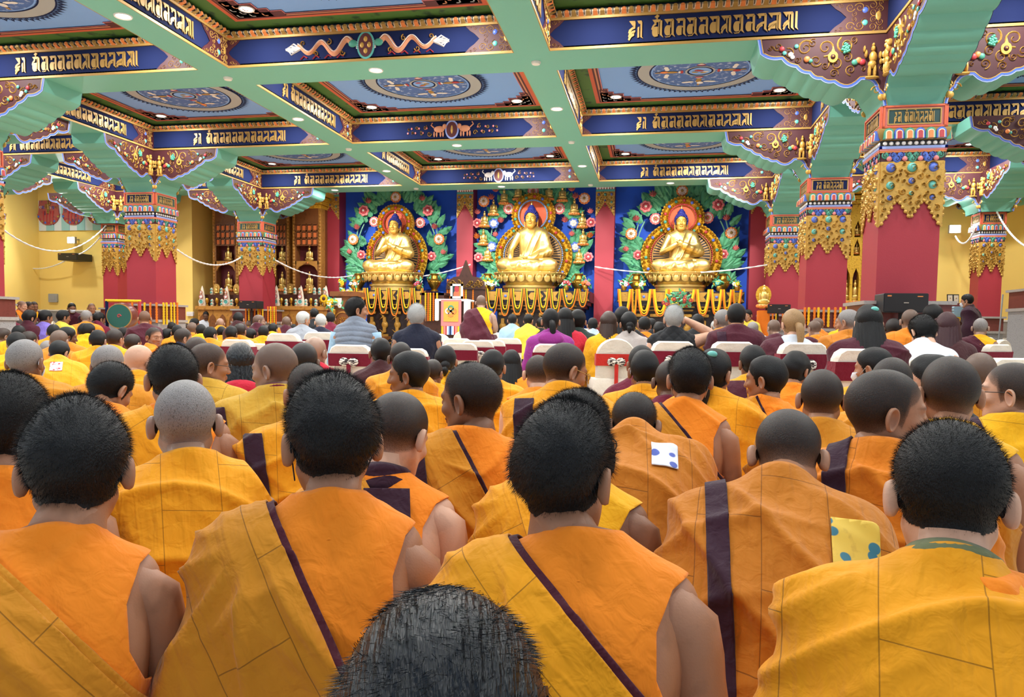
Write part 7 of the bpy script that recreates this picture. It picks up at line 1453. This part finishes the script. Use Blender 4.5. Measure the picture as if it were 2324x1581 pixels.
P(77, 684, 11, 'monk in maroon and yellow, third along the left wall', 'buzz', 'skin_brown', 'diag', 'maroon', 'yellow', 'maroon', yaw=-150, D=17.8, mode='chair')
P(163, 687, 11, 'monk with white mask and folded arms against the yellow wall', 'crew', 'skin_brown', 'shawl', 'maroon', 'maroon', None, yaw=-165, extras=('mask',), D=18.0, res=1, mode='chair')
P(208, 688, 11, 'monk in maroon against the wall left of the blue drum post', 'bald', 'skin_tan', 'shawl', 'plum', 'yellow', None, yaw=-170, D=18.0, mode='chair')
P(26, 702, 14, 'monk in dark red by the left granite pedestal', 'stub', 'skin_brown', 'jacket', 'wine', None, 'black', yaw=-40, D=13)
P(68, 703, 18, 'long black-haired person in maroon below the monks at the wall', 'bowl', 'skin_tan', 'jacket', 'maroon', None, 'black', yaw=-40, hyaw=-20, D=12.4)
P(104, 703, 18, 'black-haired person in lilac on a white chair', 'crew', 'skin_brown', 'jacket', 'lilac', None, 'black', yaw=-30, hyaw=-30, D=12.5, mode='chair')
P(144, 703, 17, 'black-haired person in yellow shirt facing right', 'crew', 'skin_brown', 'jacket', 'lemon', None, 'black', yaw=-40, hyaw=-30, D=12.8, mode='chair')
P(197, 704, 16, 'monk in ochre robe on a white chair left of the drum', 'grey', 'skin_scalp', 'shawl', 'ochre', 'ochre', None, yaw=-14, hyaw=-24, D=13, mode='chair')
P(225, 708, 14, 'black-haired person in dark pink directly left of the blue drum post', 'crew', 'skin_brown', 'jacket', 'wine', None, 'black', yaw=-30, hyaw=-30, D=13.2)
P(328, 705, 16, 'bald monk in maroon in front of the garlanded pillar base', 'bald', 'skin_tan', 'shawl', 'maroon', 'maroon', None, yaw=0, D=11.5, mode='chair', res=1)
# ---- seated on covered chairs
CH = dict(mode='chair')
P(810, 674, 46, 'man with black hair in silver quilted vest and pale blue sleeves, head turned right', 'crew', 'skin_tan', 'puffer', 'silver', 'skyblue', 'navy', yaw=-14, hyaw=-62, pitch=2, lean=6, pose='vest', res=2, D=7.45, **CH)
P(946, 689, 42, 'grey-haired man in navy blazer', 'white', 'skin_tan', 'jacket', 'navy', None, 'navy', yaw=0, hyaw=-4, pitch=4, lean=4, res=2, D=7.75, wide=1.05, **CH)
P(1250, 700, 33, 'woman with low ponytail in purple hooded quilted jacket', 'pony', 'skin_tan', 'quilt', 'purple', None, 'black', yaw=2, lean=4, extras=('hood',), D=7.75, **CH)
P(1283, 698, 33, 'woman with long black hair in red beside the purple jacket', 'long', 'skin_tan', 'jacket', 'red', None, 'black', yaw=2, D=8.4, **CH)
P(1312, 702, 28, 'man with black hair in dark green padded jacket', 'bowl', 'skin_tan', 'puffer', 'teal', None, 'black', yaw=-4, D=8.6, wide=1.1, **CH)
P(1382, 706, 34, 'woman with long straight brown hair', 'brownlong', 'skin_tan', 'jacket', 'yellow', None, 'black', yaw=-4, D=8.2, **CH)
P(1413, 695, 34, 'black-haired person in front of the woman with the bun', 'bowl', 'skin_tan', 'jacket', 'black', None, 'black', yaw=0, D=8.9, **CH)
P(1428, 707, 34, 'woman with black hair in a low bun and beige top', 'bun', 'skin_tan', 'jacket', 'beige', None, 'black', yaw=2, lean=6, D=8.1, **CH)
P(1530, 692, 36, 'white-haired man in black quilted vest raising his right arm', 'white', 'skin_pale', 'quilt', 'black', 'paleblue', 'black', yaw=2, pitch=2, pose='raiseR', lean=2, D=7.3, res=2, wide=1.08, **CH)
P(1672, 688, 34, 'black-haired monk in maroon on a covered chair', 'crew', 'skin_tan', 'shawl', 'maroon', 'maroon', None, yaw=2, lean=4, D=7.1, wide=1.05, strap=(-.1, -.02, .2, .62), strapm='plum', **CH)
P(1640, 702, 30, 'bearded grey monk in ochre robe left of the maroon monk', 'grey', 'skin_scalp', 'shawl', 'ochre', 'ochre', None, yaw=6, hyaw=30, D=7.7, extras=('beard',), **CH)
P(1800, 701, 34, 'woman with blonde ponytail, white top and maroon shawl over one shoulder', 'blonde', 'skin_pale', 'diag', 'maroon', 'white', None, yaw=4, hyaw=14, lean=8, bx=-.07, sl=.4, D=6.4, **CH)
P(1972, 692, 40, 'woman with very long straight black hair held by a teal clip', 'long', 'skin_pale', 'shawl', 'maroon', 'lilac', None, yaw=4, hyaw=10, D=5.5, extras=('clip',), res=2, **CH)
P(1925, 702, 30, 'monk with grey stubble in ochre robe, face turned left, beside the long-haired woman', 'grey', 'skin_tan', 'shawl', 'rust', 'rust', None, yaw=10, hyaw=50, D=7.1, res=1, **CH)
P(2066, 702, 32, 'bald monk in burnt orange robe', 'bald', 'skin_scalp', 'shawl', 'saffron', 'saffron', None, yaw=6, hyaw=6, D=7.6, **CH)
P(2028, 722, 28, 'dark shaven head to the left of the burnt orange monk', 'stubd', 'skin_dark', 'shawl', 'saffron', 'saffron', None, yaw=6, D=8.2)
P(2096, 720, 42, 'person with black hair in white sweatshirt bending forward', 'bowl', 'skin_pale', 'jacket', 'white', None, 'black', yaw=6, hyaw=22, pitch=36, lean=26, D=6.1, res=2, wide=1.05, **CH)
P(2150, 708, 36, 'woman with long dark wine-red hair', 'wine', 'skin_tan', 'jacket', 'brown', None, 'black', yaw=4, D=6.9, **CH)
P(2116, 690, 32, 'person in black hooded jacket behind the white sweatshirt', 'crew', 'skin_tan', 'jacket', 'black', None, 'black', yaw=6, hyaw=30, D=7.7, extras=('hood',), **CH)
P(2226, 722, 22, 'old monk in maroon robe with yellow at the shoulder, by the right wall', 'grey', 'skin_scalp', 'diag', 'maroon', 'yellow', 'maroon', yaw=0, D=9.4, bx=-.02, sl=.9, res=1, **CH)
P(2195, 667, 15, 'monk in dark maroon standing by the right wall wearing a white mask', 'crew', 'skin_tan', 'shawl', 'plum', 'plum', None, yaw=78, mode='stand', D=14.0, extras=('mask',), res=1)
P(1092, 670, 18, 'standing monk in maroon robe over a yellow shirt, facing the altar', 'bald', 'skin_scalp', 'diag', 'maroon', 'yellow', 'maroon', yaw=0, hyaw=0, mode='stand', D=12.6, bx=-.05, sl=.5, res=1, wide=1.1)
# ---- front rows near the stage
P(1163, 712, 13, 'man in pale blue suit near the stage', 'crew', 'skin_tan', 'jacket', 'skyblue', None, 'black', yaw=0, D=14.5, **CH)
P(1200, 712, 15, 'person in embroidered yellow jacket near the stage', 'crew', 'skin_tan', 'jacket', 'lemon', None, 'black', yaw=-4, hyaw=-20, D=14.0, **CH)
P(1228, 720, 13, 'dark-haired person between the yellow and the purple jacket', 'crew', 'skin_tan', 'jacket', 'black', None, 'black', D=14, **CH)
P(1345, 721, 16, 'boy with black hair in white checked shirt', 'crew', 'skin_tan', 'jacket', 'paleblue', None, 'black', D=11.5, size=.92, **CH)
P(1462, 718, 19, 'monk in maroon and orange, left of the white-haired man', 'crew', 'skin_brown', 'diag', 'maroon', 'orange', 'maroon', D=10.5, bx=-.02, sl=1.0, **CH)
P(1478, 722, 14, 'dark head behind the maroon and orange monk', 'crew', 'skin_brown', 'jacket', 'black', None, 'black', D=13, **CH)
P(1496, 730, 17, 'person in black beside the white-haired man', 'bowl', 'skin_brown', 'jacket', 'black', None, 'black', D=12, **CH)
P(1583, 712, 18, 'person in black jacket with gold collar, right of the raised arm', 'crew', 'skin_brown', 'jacket', 'black', None, 'black', yaw=6, hyaw=20, D=11, **CH)
P(1625, 726, 13, 'grey-haired head far ahead of the ochre monk', 'white', 'skin_tan', 'jacket', 'wine', None, 'black', D=13.5, **CH)
P(1697, 702, 11, 'photographer in bright yellow shirt by the red pilaster', 'crew', 'skin_tan', 'jacket', 'lemon', None, 'black', yaw=150, D=16.2, mode='stand', res=1)
P(1708, 730, 15, 'grey-haired monk in orange beyond the maroon monk', 'grey', 'skin_tan', 'diag', 'maroon', 'orange', None, D=12.5, **CH)
P(1756, 725, 19, 'bald monk in maroon left of the blonde woman', 'bald', 'skin_scalp', 'shawl', 'maroon', 'maroon', None, D=10.5, **CH)
P(1848, 727, 17, 'bald monk in maroon with orange edge, right of the blonde woman', 'bald', 'skin_scalp', 'diag', 'maroon', 'orange', 'maroon', D=11.0, sl=1.0, **CH)
P(1855, 721, 16, 'second bald head just behind the maroon monk with orange edge', 'bald', 'skin_scalp', 'shawl', 'saffron', 'orange', None, D=12.0, **CH)
P(1910, 718, 14, 'monk in yellow robe in left profile near the garlands', 'grey', 'skin_tan', 'shawl', 'bright', 'gold', None, yaw=30, hyaw=50, D=12.0, res=1, **CH)
mb = MB(); p_ = aty(782, 700, 17.2); mb.box(-.7, .7, 0, 1.0, 0, .64, 0); mb.box(-.76, .76, -.05, 1.05, .64, .71, 0); tag(mb.build('platform', ['wood_brown'], loc=(p_[0], 17.3, 0)), 'raised wooden platform behind the lectern', 'platform')
P(790, 655, 11, 'bald monk with glasses in yellow robe seated facing the hall behind the lectern', 'bald', 'skin_scalp', 'shawl', 'bright', 'gold', None, yaw=180, D=18.4, extras=('glasses',), res=1)
P(772, 661, 10, 'bald monk seated beside the glasses-wearing monk behind the lectern', 'bald', 'skin_scalp', 'shawl', 'saffron', 'gold', None, yaw=150, D=18.5)
# ---------------- lamps (ceiling downlights, added fill lamps, statue spots) ----------------
def downlight(x, y, z, label, power=34, r=.075):
    mb = MB(); mb.lathe([(0, -.004), (r, -.004)], n=18, m=1); mb.lathe([(r, -.004), (r+.018, -.012), (r+.025, 0)], n=18, m=0)
    o = mb.build('downlight', ['white_paint', 'lamp_glow'], loc=(x, y, z)); tag(o, label, 'downlight', 'ceiling downlights')
    lamp('AREA', (x, y, z-.02), power, .15)
for k in range(-3, 2):
    for j in (1, 2, 3):
        xa, xb = KX[k]+HWX[k]+.62, KX[k+1]-HWX[k+1]-.62; ya, yb = RY[j]+HWY+.62, RY[j+1]-HWY-.62
        for x, y, lb in ((xa, yb, 'back left'), (xb, yb, 'back right'), (xa, ya, 'front left'), (xb, ya, 'front right')): downlight(x, y, ZC-.02, f'round downlight in the {lb} corner of the {BN[k]}, {RN[j]}')
for k, j, s in ((-1, 2, .5), (-1, 3, .5), (-1, 4, .5), (-2, 4, .5), (0, 4, .42)): downlight(KX[k]+s*(KX[k+1]-KX[k]), RY[j], ZB, f'round downlight under the cross beam of the {BN[k]}, {ordinal(j-2)} beam', 28)
for k, j in ((-1, 1), (-1, 2), (-1, 3), (0, 2), (0, 3)): downlight(KX[k], (RY[j]+RY[j+1])/2, ZB, f'round downlight under the {("left", "right")[k+1]} nave beam, {RN[j]}', 28)
for x in (-12.2, -9.8, -7.6, -4.9, -2.5, -.6, 1.8, 4.6, 7):
    for y, pw in ((4.9, 27), (2.2, 32), (-.6, 14)): lamp('AREA', (x, y, ZC-.05), pw, .3)  # unseen fill lamps without fixtures, added to brighten the front rows
for x in (-16, -13, 6, 8.5): lamp('AREA', (x, 16.6, ZC-.06), 45, .3)  # added fill without fixtures, brightens the yellow walls at both sides
for x, t in ((-7.7, (-6.6, 19.6, 2.7)), (-3.4, (-3.1, 19.6, 2.8)), (1.4, (.5, 19.6, 2.7))): lamp('SPOT', (x, 15.4, ZC-.1), 520, .06, (1, .98, .94), t, R(52), 'statue_spot')
